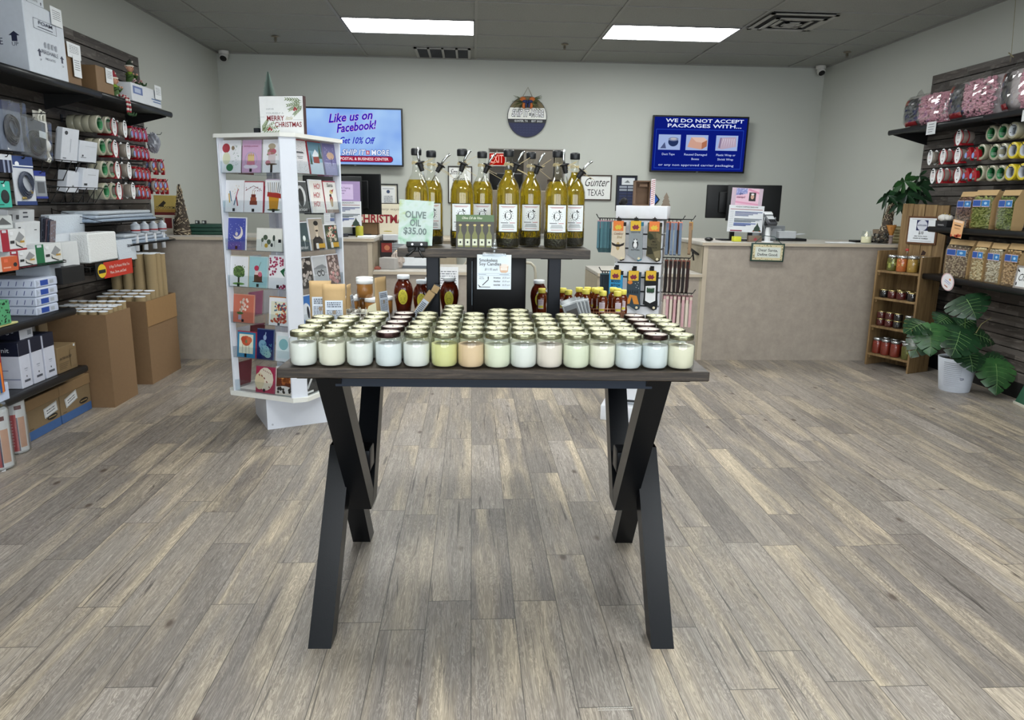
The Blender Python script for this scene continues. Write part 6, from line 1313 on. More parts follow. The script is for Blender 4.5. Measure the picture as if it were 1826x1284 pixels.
def slip(label, X, pl, pr, pb, pt, ink=True, tiltx=0, roll=0, name='price_slip', c='d6dade'):
    a, b, cc = at(pl, pb, 'x', X), at(pr, pb, 'x', X), at(pl, pt, 'x', X); w, h = b.y-a.y, cc.z-a.z
    t = thing(name, label, 'price sign', (X, (a.y+b.y)/2, a.z), (tiltx, roll, LR), 'white price slips on the left wall goods')
    m = M(mat(c, .6)); m.box(-w/2, w/2, -.001, .0, 0, h)
    if ink: scribble(m, mat('3c4048', .6), -w*.34, w*.34, h*.3, h*.85, 5, -.0014, .3, random.Random(int(pl*7)))
    build('sheet', m, t); return t
slip('white price slip standing above the large white box on the top shelf', -2.468, 92, 111, 43, 11)
t, w, h = LB('cardboard_box', 'tall brown cardboard box beside the large white box on the top shelf', -2.48, 121, 145, 140, 78, .26, '72593e', None, z0=S1+.001)
slip('white price slip taped on top of the tall brown box', -2.472, 121, 144, 100, 74); slip('white folded price slip hanging low on the tall brown box', -2.468, 133, 146, 136, 100)
LB('cardboard_box', 'short dull brown cardboard box set back between the two brown boxes', -2.75, 150, 166, 152, 116, .07, '75654c', None, z0=S1+.001)
LB('cardboard_box', 'brown cardboard box with price slip, third box along the top shelf', -2.48, 174, 203, 158, 117, .25, '775d40', None, z0=S1+.001); slip('white price slip on the right edge of the third brown box', -2.474, 190, 202, 147, 121)
t, w, h = LB('mailing_box', 'low white mailing box with blue print at the right end of the top shelf', -2.46, 236, 287, 180, 147, .30, 'ccd0d6', [('r', .05, .36, .42, .85, '55699c'), ('r', .1, .3, .5, .75, 'a9b4cc'), ('r', .65, .98, .38, .44, '4a6a9c'), ('r', .7, .98, .24, .30, '4a6a9c')], z0=S1+.006); LB('mailing_box', 'flat white box under the printed mailing box at the shelf end', -2.452, 237, 285, 186, 180, .30, 'b9bdc2', None, z0=S1+.0005, h=.005)
slip('tilted white price slip at the end of the white mailing box', -2.45, 277, 288, 176, 152)
# elves
def elf(label, loc, seated, hat, rot):
    t = thing('elf_figurine', label, 'figurine', loc, rot)
    m = M(mat('3d5a2a', .7)); m.lathe([(.030, 0), (.032, .03), (.026, .07), (.012, .09)], 14); m.use(mat('7a9a34', .7)).lathe([(.036, .070), (.020, .088), (.014, .092)], 8)
    for s in (-1, 1): m.use(mat('3d5a2a', .7)).tube([(s*.022, 0, .078), (s*.042, -.02, .05), (s*.020, -.045, .07)], .010, 7, r1=.008)
    build('body', m, t)
    m = M(mat('c4937a', .6)); m.ball((0, -.004, .118), .027, 14, 1.1, .95, .95); m.ball((0, -.032, .114), .0055, 8)
    for s in (-1, 1):
        m.add([(s*.024, 0, .122), (s*.046, .004, .134), (s*.024, .006, .108)], [(0, 1, 2), (0, 2, 1)]); m.use(INK).ball((s*.010, -.028, .122), .0028, 8); m.use(mat('c4937a', .6)).ball((s*.018, -.045, .074), .008, 8)
    m.use(mat('8a3a34', .6)).tube([(-.009, -.028, .105), (0, -.031, .102), (.009, -.028, .105)], .0014, 5)
    build('head', m, t)
    m = M(mat(hat, .7)); m.lathe([(.030, .130), (.029, .136), (.020, .155), (.008, .172)], 14); m.tube([(0, 0, .165), (.012, 0, .182), (.032, 0, .172)], .008, 7, r1=.003); m.use(mat('d8d4c8', .8)).ball((.034, 0, .170), .007, 8); m.lathe([(.028, .128), (.033, .131), (.030, .138)], 14); build('hat', m, t)
    for s in (-1, 1):
        m = M(); 
        if seated:
            P = [(s*.015, -.02, .015), (s*.017, -.06, .018), (s*.017, -.085, -.005), (s*.018, -.090, -.05), (s*.019, -.088, -.10)]
        else:
            P = [(s*.015, -.02, .012), (s*.03, -.05, .014), (s*.035, -.065, .035), (s*.03, -.075, .010)]
        segs = 12; tot = len(P)-1
        pts = []
        for i in range(segs+1):
            u = i/segs*tot; k = min(int(u), tot-1); f_ = u-k; pts.append(Vector(P[k]).lerp(Vector(P[k+1]), f_))
        for i in range(segs): m.use(mat(['c9c4be', '8e2430'][i % 2], .7)).tube([pts[i], pts[i+1]], .0085, 7)
        e = pts[-1]; m.use(mat('2c4a2a', .6)).tube([e, e+Vector((0, -.012, -.014)), e+Vector((0, -.035, -.012)), e+Vector((0, -.042, .004))], .011, 7, r1=.004)
        build('leg', m, t)
    return t
q = at(206, 165, 'x', -2.50); elf('elf figurine sitting on the shelf edge with striped legs dangling down', Vector((-2.52, q.y+.03, S1+.001)), True, '8e2430', LR)
q = at(226, 140, 'x', -2.60); elf('small green elf figurine lying on top of the white mailing box', Vector((-2.60, q.y+.06, S1+.155)), False, '1f2a20', LR-.3)
# ---- peg hooks
def wallhook(side, y, z, L=.25, label=None, parent=None):
    pass
NH = [0]
def hookset(side, Y, z, L, what):
    X = LX if side < 0 else RX
    t = thing('peg_hook', 'black peg hook '+what, 'hook', (X, Y, z), LR if side < 0 else RR, 'slatwall peg hooks')
    m = M(HK); m.box(-.012, .012, -.004, .0, -.025, .025); m.tube([(0, 0, .0), (0, -L, 0), (0, -L-.012, .018)], .0028, 6); build('prong', m, t); return t
# ---- tape rolls
def ring(m, R, r, d, y0=0):   # annular roll with axis y from y0 to y0+d
    m.lathe([(r, y0), (R-.001, y0), (R, y0+.001), (R, y0+d-.001), (R-.001, y0+d), (r, y0+d)], 26, ax='y', cap=False)
TAPE = {}
CLR = mat('a7a490', .2, 0, .04, 12, 0, .15, 1.4, coat=.6)
def tape_mesh(kind):
    """roll pieces about the origin: axis y, front face at y = 0, hangs from its core on a hook through the origin + core"""
    d = .048; out = []
    if kind in ('clear', 'yellow', 'spotted'):
        m = M(CLR if kind != 'yellow' else mat('c9b62a', .3, coat=.4)); ring(m, .058, .042, d); out.append(('roll', m.mesh('roll')))
        cc = {'clear': '2f7a4a', 'yellow': 'b4b8be', 'spotted': 'c4cad0'}[kind]
        m = M(mat(cc, .5)); m.lathe([(.042, .001), (.0385, .001), (.0385, d), (.042, d)], 26, ax='y', cap=False)
        if kind == 'clear':
            m.use(mat('c9d4cc', .5))
            for a in (0.4, 2.2, 4.1): m.lathe([(.0384, .004), (.0384, d-.004)], 5, ax='y', cap=False, a0=a, a1=a+.7)
        if kind == 'spotted':
            m.use(INK)
            for i in range(9): m.lathe([(.0383, .006+.02*(i % 2)), (.0383, .016+.02*(i % 2))], 3, ax='y', cap=False, a0=i*.7, a1=i*.7+.28)
        out.append(('core', m.mesh('core')))
    elif kind in ('tan', 'redcard'):
        m = M(mat('8c857c' if kind == 'tan' else 'a49a92', .25, coat=.5)); ring(m, .050, .036, d); out.append(('roll', m.mesh('roll')))
        m = M(mat('e2e4e6', .5)); m.ell(0, 0, .034, .062, -.004, .001, 24); m.use(mat('b03444', .5)); scribble(m, mat('b06a74', .5), -.018, .018, -.012, .010, 4, -.0045, .35, random.Random(3)); m.use(INK); m.rect(-.014, .014, .026, .034, -.0046); m.ell(0, -.035, .005, .006, -.0046, n=8); scribble(m, INK, -.016, .016, .012, .024, 2, -.0046, .4, random.Random(4)); m.ell(0, .047, .012, .004, -.0046, n=10)
        out.append(('oval_card', m.mesh('oval_card')))
        if kind == 'redcard': m = M(RED); m.poly([(-.034, -.046), (.034, -.046), (.05, -.062), (-.05, -.062)], -.002, d+.004); m.lathe([(.0505, -.003), (.058, -.003), (.0585, .001), (.0505, .001)], 20, ax='y', cap=False); out.append(('dispenser', m.mesh('dispenser')))
    else:   # red hand dispenser
        s = 1.0 if kind == 'dispenser' else 1.25
        m = M(mat('8f8882', .25, coat=.5)); ring(m, .036*s, .022*s, .02); out.append(('roll', m.mesh('roll')))
        m = M(mat('9c1a24', .3, coat=.3)); m.poly([(-.02*s, .048*s), (.012*s, .052*s), (.038*s, .01*s), (.044*s, -.034*s), (.036*s, -.05*s), (.026*s, -.03*s), (.014*s, .018*s), (-.006*s, .034*s), (-.022*s, .036*s)], -.004, .028); m.ell(0, 0, .024*s, .024*s, -.005, .003, 16); out.append(('dispenser', m.mesh('dispenser')))
        m = M(mat('7f93c4', .5)); m.ell(-.022*s, -.008*s, .014*s, .022*s, -.007, .002, 14) if kind == 'dispenser' else m.poly([(-.03*s, .012*s), (.0, .028*s), (.008*s, .0), (-.02*s, -.012*s)], -.007, .002); m.use(INK)
        if kind != 'dispenser': m.use(mat('c9a03a', .5)).rect(.0, .026*s, -.02*s, -.008*s, -.0075)
        out.append(('price_label', m.mesh('price_label')))
    return out
for k in ('clear', 'yellow', 'spotted', 'tan', 'redcard', 'dispenser', 'bigdispenser'): TAPE[k] = tape_mesh(k)
TNAME = {'clear': ('packing_tape_roll', 'clear packing tape roll with green core'), 'yellow': ('packing_tape_roll', 'bright yellow tape roll'), 'spotted': ('packing_tape_roll', 'clear tape roll with black-spotted white core'), 'tan': ('packing_tape_roll', 'grey-brown tape roll with white oval card'), 'redcard': ('tape_dispenser', 'tape roll on red cutter with white oval card'), 'dispenser': ('tape_dispenser', 'small red handheld tape dispenser'), 'bigdispenser': ('tape_dispenser', 'large red tape gun')}
def tape(kind, side, loc, label, group):
    t = thing(TNAME[kind][0], label, 'tape', loc, LR if side < 0 else RR, group)
    for nm, me in TAPE[kind]:
        o = bpy.data.objects.new(nm, me); COL.objects.link(o); o.parent = t
    return t
def taperow(side, rowname, items, Xf, grp):
    w_ = 'left' if side < 0 else 'right'
    cnt = {}
    for kind, px, py, n in items:
        p = at(px, py, 'x', Xf); cnt[kind] = cnt.get(kind, 0)+1
        L = abs(Xf-(LX if side < 0 else RX))
        dz = .036 if kind in ('clear', 'yellow', 'spotted') else .045
        hookset(side, p.y, p.z+dz-.003, L+.012, 'holding %s, %s, %s one' % (TNAME[kind][1].split(' with')[0].split(' on ')[0], rowname, ORD[cnt[kind]-1]))
        for k in range(n):
            xx = Xf-k*.050*(1 if side < 0 else -1)
            if abs(xx-(LX if side < 0 else RX)) < .052: continue
            pos = ['outermost', 'second inward', 'third inward', 'fourth inward', 'fifth inward'][k]
            tape(kind, side, Vector((xx, p.y, p.z)), '%s, %s, %s hook, %s' % (TNAME[kind][1], rowname, ORD[cnt[kind]-1], pos), '%s on the %s slatwall' % (TNAME[kind][1].replace(' roll', ' rolls').replace('dispenser', 'dispensers'), w_))
XA = -2.575
taperow(-1, 'top left row', [('clear', 178, 221, 4), ('clear', 194, 223, 2), ('redcard', 203, 226, 2), ('tan', 222, 230, 2), ('dispenser', 236, 237, 2), ('dispenser', 243, 239, 2), ('dispenser', 250.5, 240, 2), ('dispenser', 258, 241, 2)], XA, 'a')
taperow(-1, 'second left row', [('clear', 183, 262, 2), ('clear', 197, 262, 2), ('redcard', 205, 265, 2), ('tan', 228, 269, 2), ('dispenser', 241, 272, 2), ('dispenser', 248, 273, 2), ('dispenser', 255.5, 274, 2), ('dispenser', 262, 276, 1)], XA, 'b')
taperow(-1, 'third left row', [('clear', 187, 302, 2), ('clear', 200, 302, 2), ('redcard', 209, 303, 2), ('tan', 230, 304, 2), ('dispenser', 243, 309, 2), ('dispenser', 250, 310, 2), ('dispenser', 257, 311, 2), ('dispenser', 264, 312, 1), ('bigdispenser', 274, 297, 2), ('bigdispenser', 288, 298, 2)], XA, 'c')
taperow(-1, 'lowest left row', [('clear', 190, 341, 2), ('clear', 204, 341, 1), ('redcard', 212, 340, 2), ('tan', 237, 340, 2), ('dispenser', 249, 342, 2), ('dispenser', 256, 343, 2), ('dispenser', 264, 344, 2), ('bigdispenser', 278, 332, 2), ('bigdispenser', 287, 333, 1), ('bigdispenser', 295, 333, 1)], XA, 'd')
def hang(name, label, X, pl, pr, pt, pb, c, ops, cat, roll=0, hookz=.0, th=.012, tr=None, extra=None, hook=True):
    """a flat pack hanging on a hook, its face in plane x = X"""
    a, b, cc = at(pl, pt, 'x', X), at(pr, pt, 'x', X), at(pl, pb, 'x', X); w, h = b.y-a.y, a.z-cc.z
    t = thing(name, label, cat, (X, (a.y+b.y)/2, a.z-h), (0, roll, LR))
    m = M(tr or mat(c, .35)); m.bbox(-w/2, w/2, 0, th, 0, h, min(.004, th*.4), 1); build('pack', m, t)
    if ops: m = M(); art(m, w, h, -.0008, ops); build('print', m, t)
    if extra: extra(t, w, h)
    if tr:
        rn = random.Random(int(pl)); m = M(thin_glass('eef1f8', .35, .22)); n = 12; m.add([(-w/2*1.04+w*1.04*i/n, -.03-rn.uniform(0, .012)*(0 < i < n), h*j/n) for j in range(n+1) for i in range(n+1)], [(j*(n+1)+i, j*(n+1)+i+1, (j+1)*(n+1)+i+1, (j+1)*(n+1)+i) for j in range(n) for i in range(n)], True); build('plastic_bag', m, t)
    if hook: hookset(-1, (a.y+b.y)/2, a.z-.012, abs(X-LX)+.01, 'holding the '+' '.join(label.split()[:9]))
    return t
def coil(t, w, h, c='1a1c22', n=5, cx=0, cz=.45, rx=.33, rz=.30, th=.0045, y=-.006, name='cable'):
    m = M(mat(c, .4))
    for i in range(n):
        k = 1-.11*i; m.tube([(cx*w+rx*w*k*math.cos(a+.1*i)+.004*math.sin(3*a+i), y-.002*i, h*cz+rz*h*k*math.sin(a)+.005*math.cos(2*a+i)) for a in [2*PI*j/20 for j in range(20)]], th, 6, True)
    build(name, m, t)
BAG = thin_glass('e8ecf4', .5, .15)
hang('cable_pack', 'clear bag of black cable with dark blue header at the far left', -2.50, -8, 33, 176, 266, '2b3352', [('r', 0, 1, .82, 1, '20294c')], 'cable', tr=mat('6c7484', .25, 0, .2, 20), extra=lambda t, w, h: coil(t, w, h, '2a2c34', 5), th=.02)
hang('cable_pack', 'bulky clear bags of black power cable hanging in front of the slatwall', -2.52, 30, 76, 206, 278, '3a3e46', None, 'cable', tr=mat('4a4e56', .2, 0, .5, 30), extra=lambda t, w, h: (coil(t, w, h, '16181c', 6, .05, .4, .34, .30), build('price_tag', M(mat('c4ccd0', .5)).rect(.02, .09, h*.55, h*.72, -.020), t)), roll=.10, th=.05)
def cord(t, w, h):
    m = M(mat('cfcfc4', .45))
    m.tube([(-.02, -.01, h*.6), (-.05, -.015, h*.85), (-.02, -.015, h*1.02), (.03, -.015, h*.98), (.03, -.01, h*.7)], .006, 6); m.tube([(-.01, -.01, h*.65), (-.02, -.018, h*.9), (.01, -.018, h*.94), (.02, -.01, h*.66)], .006, 6); m.tube([(.02, -.01, h*.2), (.05, -.012, h*.05), (.03, -.012, -.01), (-.02, -.012, .0), (-.05, -.01, .02)], .006, 6); build('cord', m, t)
    m = M(mat('c4572c', .5)); m.rect(-.012, .022, h*.42, h*.5, -.002); build('warning_tag', m, t); m = M(mat('d8d8d4', .4)); m.bbox(-.035, .035, -.02, .012, h*.58, h*.80, .004); m.ball((.015, -.02, h*.3), .028, 12, 1.2, 1, .5); build('plug', m, t)
hang('power_cord', 'white coiled extension cord with boxed plug hanging beside the cable bags', -2.60, 58, 80, 196, 284, 'b9b9b2', None, 'cord', extra=cord, th=.006)
hang('adapter_pack', 'small navy and clear adapter packs hanging at the far left edge', -2.50, -3, 19, 274, 307, '1d2440', [('r', 0, 1, .7, 1, 'c9ced6'), ('r', .25, .4, 0, .7, '8a94b0'), ('r', .6, .75, 0, .7, '8a94b0')], 'adapter')
hang('cable_pack', 'white blister pack with navy header holding a coiled coaxial cable', -2.50, 20, 56, 277, 366, 'c6cbd4', [('r', 0, 1, .76, 1, '223a72'), ('r', 0, 1, .79, .815, 'dfe4ea'), ('r', 0, 1, 0, .08, '223a72'), ('e', .2, .84, .1, .05, 'dfe4ea'), ('e', .5, .42, .22, .16, 'aab0ba')], 'cable', extra=lambda t, w, h: (coil(t, w, h, '3a4254', 4, 0, .43, .36, .27, .005, -.008), build('connector', M(mat('b8a060', .3, .8)).bbox(.02, .04, -.018, -.006, h*.24, h*.30, .002).bbox(-.05, -.02, -.014, -.005, h*.12, h*.17, .002), t)))
hang('adapter_pack', 'small clear bag with blue header and grey adapter right of the coaxial pack', -2.55, 59, 80, 304, 354, '8a9098', [('r', 0, 1, .82, 1, '24368a'), ('r', .05, .95, .64, .8, 'c9ced2'), ('r', .2, .8, .2, .6, '565a60'), ('r', 0, 1, 0, .08, '24368a')], 'adapter')
hang('mouse_pack', 'teal card pack with a black computer mouse at the left edge', -2.45, -14, 17, 322, 371, '3fae9c', [('e', .62, .42, .25, .26, '15171a'), ('e', .62, .48, .20, .18, '26292e'), ('e', .6, .84, .06, .06, 'c9e0dc'), ('r', .2, .5, .1, .14, '1a5a50')], 'mouse pack')
for (px, py, X) in ((40, 180, -2.50), (86, 197, -2.50), (44, 276, -2.48), (84, 301, -2.52), (288, 236, -2.56)):
    p = at(px, py, 'x', X); hookset(-1, p.y, p.z-.018, abs(X-LX)-.01, 'empty tip at '+{40: 'the far left', 86: 'the cord', 44: 'the coaxial pack', 84: 'the small blue pack', 288: 'the right end of the top tape row'}[px])
p = at(272, 252, 'x', -2.58); crumple('bubble_pack', 'clear bag with grey roll at the right end of the top tape row', Vector((p.x, p.y+.02, p.z-.085)), .035, .05, .075, 23, mat('8e929c', .25, 0, .3, 40), rot=LR, cat='tape')
# ---- wire baskets with white boxes
WIRE = mat('121315', .35, .5)
def wall_basket(label, Y0, Y1, z, X, h=.10):
    dep = abs(X-LX); w = Y1-Y0; t = thing('wire_basket', label, 'basket', (LX, (Y0+Y1)/2, z), LR)
    m = M(WIRE); r = .003
    for zz, dd in ((0, dep*.75), (h, dep)): m.tube([(-w/2, -.004, zz), (-w/2, -dd, zz), (w/2, -dd, zz), (w/2, -.004, zz)], r, 5, True)
    for i in range(6): x = -w/2+w*i/5; m.tube([(x, -.004, 0), (x, -dep*.75, 0), (x, -dep, h)], r, 5)
    for s in (-1, 1):
        m.tube([(s*w/2, -.004, h+.03), (s*w/2, -dep, h)], r, 5); m.tube([(s*w/2, -.004, h+.03), (s*w/2, -.004, -.01)], r, 5)
        for i in range(3): m.tube([(s*w/2, -dep*(.2+.25*i), 0), (s*w/2, -dep*(.2+.25*i)*1.1, h)], r, 5)
    build('wire_frame', m, t); return t
a, b = at(92, 290, 'x', -2.58), at(165, 292, 'x', -2.58); wall_basket('black wire basket on the left slatwall holding tall white product boxes, upper', a.y-.02, b.y+.02, a.z-.10, -2.56, .12)
a2, b2 = at(105, 345, 'x', -2.58), at(178, 345, 'x', -2.58); wall_basket('black wire basket on the left slatwall holding white product boxes, lower', a2.y-.02, b2.y+.02, a2.z-.06, -2.56, .10)
def wbx(label, X, pl, pr, pb, pt, dep, ops, roll=0, c='c8cdd6'):
    return LB('product_box', label, X, pl, pr, pb, pt, dep, c, ops, group='white product boxes in the wire baskets', tilt=.18)
wbx('white product box with round dark mark, frontmost in the upper wire basket', -2.595, 108, 137, 288, 227, .035, [('e', .22, .86, .10, .06, '3a3e44'), ('r', .5, .55, .3, .7, 'aab0ba'), ('r', .1, .3, .1, .13, '5a5e66')])
wbx('white product box directly behind the round-marked one in the upper wire basket', -2.635, 107, 136, 286, 229, .035, None)
wbx('white product box third from the front in the upper wire basket', -2.675, 106, 135, 284, 231, .035, None)
wbx('white product box at the right of the upper wire basket, front', -2.60, 140, 171, 288, 250, .035, [('r', .1, .4, .2, .23, '5a5e66'), ('e', .2, .3, .05, .05, '3a3e44'), ('r', .3, .9, .75, .77, 'aab0ba')])
wbx('white product box at the right of the upper wire basket, rear', -2.64, 139, 170, 288, 251, .035, None)
wbx('white product box at the left of the lower wire basket', -2.62, 118, 140, 343, 305, .06, [('e', .5, .3, .08, .05, '6a6e74')])
wbx('white product box at the right of the lower wire basket', -2.59, 146, 174, 338, 300, .05, [('r', .3, .8, .7, .73, '9aa0aa'), ('r', .1, .3, .2, .3, '2c3036')])
# ---- envelopes, mailers and stationery on the wire racks
def wire_shelf(label, Y0, Y1, z, X, lip=.03):
    dep = abs(X-LX); w = Y1-Y0; t = thing('wire_rack', label, 'rack', (LX, (Y0+Y1)/2, z), LR)
    m = M(WIRE); r = .0022; n = max(4, int(w/.05))
    for i in range(n+1): x = -w/2+w*i/n; m.tube([(x, -.004, 0), (x, -dep, 0), (x, -dep, lip)], r, 5)
    for d in (.02, dep*.5, dep): m.tube([(-w/2, -d, 0), (w/2, -d, 0)], r, 5)
    m.tube([(-w/2, -dep, lip), (w/2, -dep, lip)], r*1.3, 5)
    for s in (-1, 1): m.tube([(s*w/2, -.004, .09), (s*w/2, -dep, lip)], r, 5); m.tube([(s*w/2, -.004, .10), (s*w/2, -.004, -.04)], r*1.4, 5)
    build('wire_frame', m, t); return t
X = -2.50
# office envelope boxes shelf
a, b = at(-30, 486, 'x', -2.47), at(113, 466, 'x', -2.47); ZE = a.z-.004
wire_shelf('black wire rack carrying the red, green and orange envelope boxes', a.y, b.y+.01, b.z-.006, -2.46, .012); ZE = b.z-.002
envops = lambda c: [('r', .0, .30, 0, 1, c), ('r', .0, 1, 0, .09, c), ('p', [(.55, .50), (.75, .88), (.95, .62), (.72, .35)], '8c8f92'), ('p', [(.55, .50), (.60, .28), (.85, .12), (.97, .30), (.95, .62), (.72, .35)], 'd0cfc8'), ('p', [(.56, .45), (.60, .28), (.85, .12), (.80, .10), (.56, .25)], '2c2c2e'), ('r', .74, .92, .35, .45, 'b08a3a'), ('r', .05, .22, .86, .98, 'c9ced6'), ('r', .34, .5, .35, .48, '2a2c30'), ('r', .35, .48, .72, .88, 'dfe2e6')]
LB('envelope_box', 'red and white envelope box on the upper row of the stack', -2.475, 4, 48, 444, 400, .10, 'd3d6d8', envops('9a2234'), z0=ZE+.095, h=.115, cat='envelope box')
LB('envelope_box', 'red and white envelope box on the lower row, beside the green one', -2.472, 20, 66, 472, 438, .10, 'd3d6d8', envops('9a2234'), z0=ZE, h=.094, cat='envelope box')
LB('envelope_box', 'green and white envelope box at the right end of the rack', -2.472, 66, 113, 470, 432, .12, 'd3d6d8', envops('1d6a44'), z0=ZE, h=.115, cat='envelope box')
LB('envelope_box', 'plain grey printed box on top of the red envelope boxes at the left edge', -2.52, -20, 24, 410, 396, .10, 'c3c8c8', [('p', [(.3, .3), (.6, .85), (.95, .3)], '5a5c5e')], z0=ZE+.212, h=.07, cat='envelope box')
LB('business_card_box', 'orange and white small carton in front of the red envelope boxes', -2.43, -12, 34, 486, 454, .034, 'cdb9ac', [('r', .35, 1, 0, 1, 'c05a34'), ('r', .45, .6, .62, .85, 'd86a4a'), ('r', .4, .7, .2, .3, 'd8a08a'), ('e', .88, .4, .08, .15, '26282c')], z0=ZE, h=.075, cat='carton')
# white printed envelopes behind
LB('mailing_envelopes', 'stack of large white printed envelopes leaning above the red boxes', -2.62, 14, 62, 440, 374, .05, 'c4c8cc', [('r', .55, .72, .90, .94, '2c3040'), ('r', .55, .75, .78, .82, '2c3040'), ('r', .06, .16, .7, .88, '3a3e44'), ('r', .3, .4, .74, .86, '4a4e54'), ('r', .1, .9, .66, .67, '9aa0a8')], cat='envelopes', tilt=.12)
LB('mailing_envelopes', 'second stack of plain white envelopes slightly lower and right', -2.58, 28, 72, 450, 396, .03, 'cdd1d4', [('r', .1, .2, .8, .84, '3a3e44'), ('r', .75, .85, .7, .73, '3a3e44')], cat='envelopes', tilt=.12)
for i in range(6):
    LB('paper_folder', 'dark patterned folder, %s of the leaning group behind the white mailers' % ORD[i], -2.60+.012*i, 70+4*i, 79+4*i, 436, 386+1.5*i, .008, ['2a2c34', '454a58', '1d2030', '5a4a54', '2c3448', '7a6f74'][i], [('d', .1, .9, .1, .9, 14, .10, i, '8a90a0')], cat='folder', group='dark patterned folders on the left wall', tilt=.15)
BUB = mat('c9d2dc', .45, 0, .06, 90, .6)
LB('bubble_mailer', 'large pale bubble mailer standing at the back above the green box', -2.66, 88, 152, 428, 384, .05, '', None, cat='mailer', tilt=.1, m_=BUB)
LB('bubble_mailer', 'plain white mailer bundle standing at the back behind the flat envelopes', -2.60, 98, 160, 470, 418, .05, 'ccd2da', None, cat='mailer', tilt=.05)
LB('bubble_mailer', 'thick bundle of white bubble mailers at the right, above the red sign', -2.475, 162, 212, 470, 416, .12, '', None, cat='mailer', m_=mat('dfe2e2', .5, 0, .05, 100, .6), bev=.008)
for i in range(3): LB('bubble_mailer', 'open grey-white mailer, %s of the fanned group right of the thick bundle' % ORD[i], -2.50-.03*i, 214+3*i, 238+4*i, 466, 428, .012, 'b8c2cc', None, cat='mailer', tilt=-.1, group='fanned grey mailers', m_=BUB)
a, b = at(165, 482, 'x', -2.47), at(238, 476, 'x', -2.47); wire_shelf('black wire rack with red sign holding the white bubble mailers', a.y-.04, b.y+.02, a.z-.03, -2.465, .05)
a_, b_, c_ = at(172, 500, 'x', -2.455), at(237, 490, 'x', -2.455), at(172, 470, 'x', -2.455)
t = thing('rack_sign', 'red and black rack sign with yellow circle above the mailing tubes', 'sign', (-2.452, (a_.y+b_.y)/2, a_.z), LR); W = b_.y-a_.y; H = c_.z-a_.z
m = M(mat('141416', .5)); m.box(-W/2, W/2, 0, .003, 0, H); m.use(mat('b8301f', .5)).poly([(-W*.30, 0), (W/2, 0), (W/2, H), (-W*.30, H)], -.0006); m.use(mat('d8b82c', .5)).ell(-W*.35, H*.5, W*.11, H*.42, -.0012, n=20); m.use(INK).rect(-W*.44, -W*.26, H*.36, H*.58, -.0018); build('panel', m, t)
text(t, 'It Pays To Protect What You', W*.12, H*.66, .028, mat('e2dcd6', .5), -.003, w=W*.56); text(t, 'Move...Store...and Send', W*.07, H*.30, .028, mat('e2dcd6', .5), -.003, w=W*.44)
# flat envelopes in the black tray
LB('mailing_envelopes', 'tall bundle of flat white envelopes standing in the black tray', -2.52, 115, 144, 484, 432, .10, 'd0d4d6', None, cat='envelopes')
LB('mailing_envelopes', 'bundle of blue-edged envelopes behind the tall flat ones in the black tray', -2.63, 108, 128, 478, 436, .05, 'aebac6', [('r', .2+.15*i, .26+.15*i, 0, 1, '8a98aa') for i in range(5)]+[('r', 0, 1, .82, .86, '2c3240')], cat='envelopes')
LB('display_tray', 'black wire-edged tray holding the flat white envelopes', -2.46, 113, 153, 508, 478, .25, '101113', None, cat='tray')
LB('mailing_envelopes', 'low row of grey-white envelopes under the tray, left of the black front', -2.50, 92, 112, 504, 470, .20, 'a9b0b8', [('r', .1*i, .1*i+.03, 0, 1, '8a929c') for i in range(10)], cat='envelopes')
# wire rack with bubble mailers at right, two levels
for k, (pl, pr, py, lab) in enumerate(((167, 276, 396, 'upper'), (214, 300, 432, 'lower'))):
    a, b = at(pl, py, 'x', -2.56), at(pr, py-4, 'x', -2.56); wire_shelf('black wire rack holding flat grey mailers at the right of the left wall, %s' % lab, a.y, min(b.y, 6.60), b.z, -2.50, .01)
    for i in range(3):
        y1 = min(b.y, 6.58)-.02*i
        t = thing('bubble_mailer', 'flat blue-grey bubble mailer lying on the %s right wire rack, %s from the bottom' % (lab, ORD[i]), 'mailer', (-2.68, (a.y+y1)/2, b.z+.004+i*.026), LR+.03*(i-1), 'flat bubble mailers on the right wire racks')
        build('body', M(mat(['8f9fb2', 'a4b0bf', 'b4bdc6'][i], .4, 0, .08, 60, .5)).bbox(-(y1-a.y)/2+.03, (y1-a.y)/2-.02, -.13, .12, 0, .024, .009), t)
for i in range(4):
    px = 241+16*i; p = at(px, 404, 'x', -2.56)
    t = thing('packing_wrap_roll', 'small white roll with red label hanging at the right, %s from the left' % ORD[i], 'roll', (p.x, min(p.y, 6.70), at(px, 448-2*i, 'x', -2.56).z), 0, 'small wrap rolls at the right end')
    m = M(mat('c9cdd2', .35)); m.lathe([(.016, 0), (.017, .002), (.017, .13), (.016, .132)], 16); build('handle_tube', m, t); m = M(mat('b4bcc6', .3, coat=.4)); m.lathe([(.030, .135), (.034, .14), (.034, .19), (.030, .20), (.015, .21), (.015, .225)], 18); m.use(RED).lathe([(.0345, .150), (.0345, .160)], 18, cap=False); build('wrap', m, t)
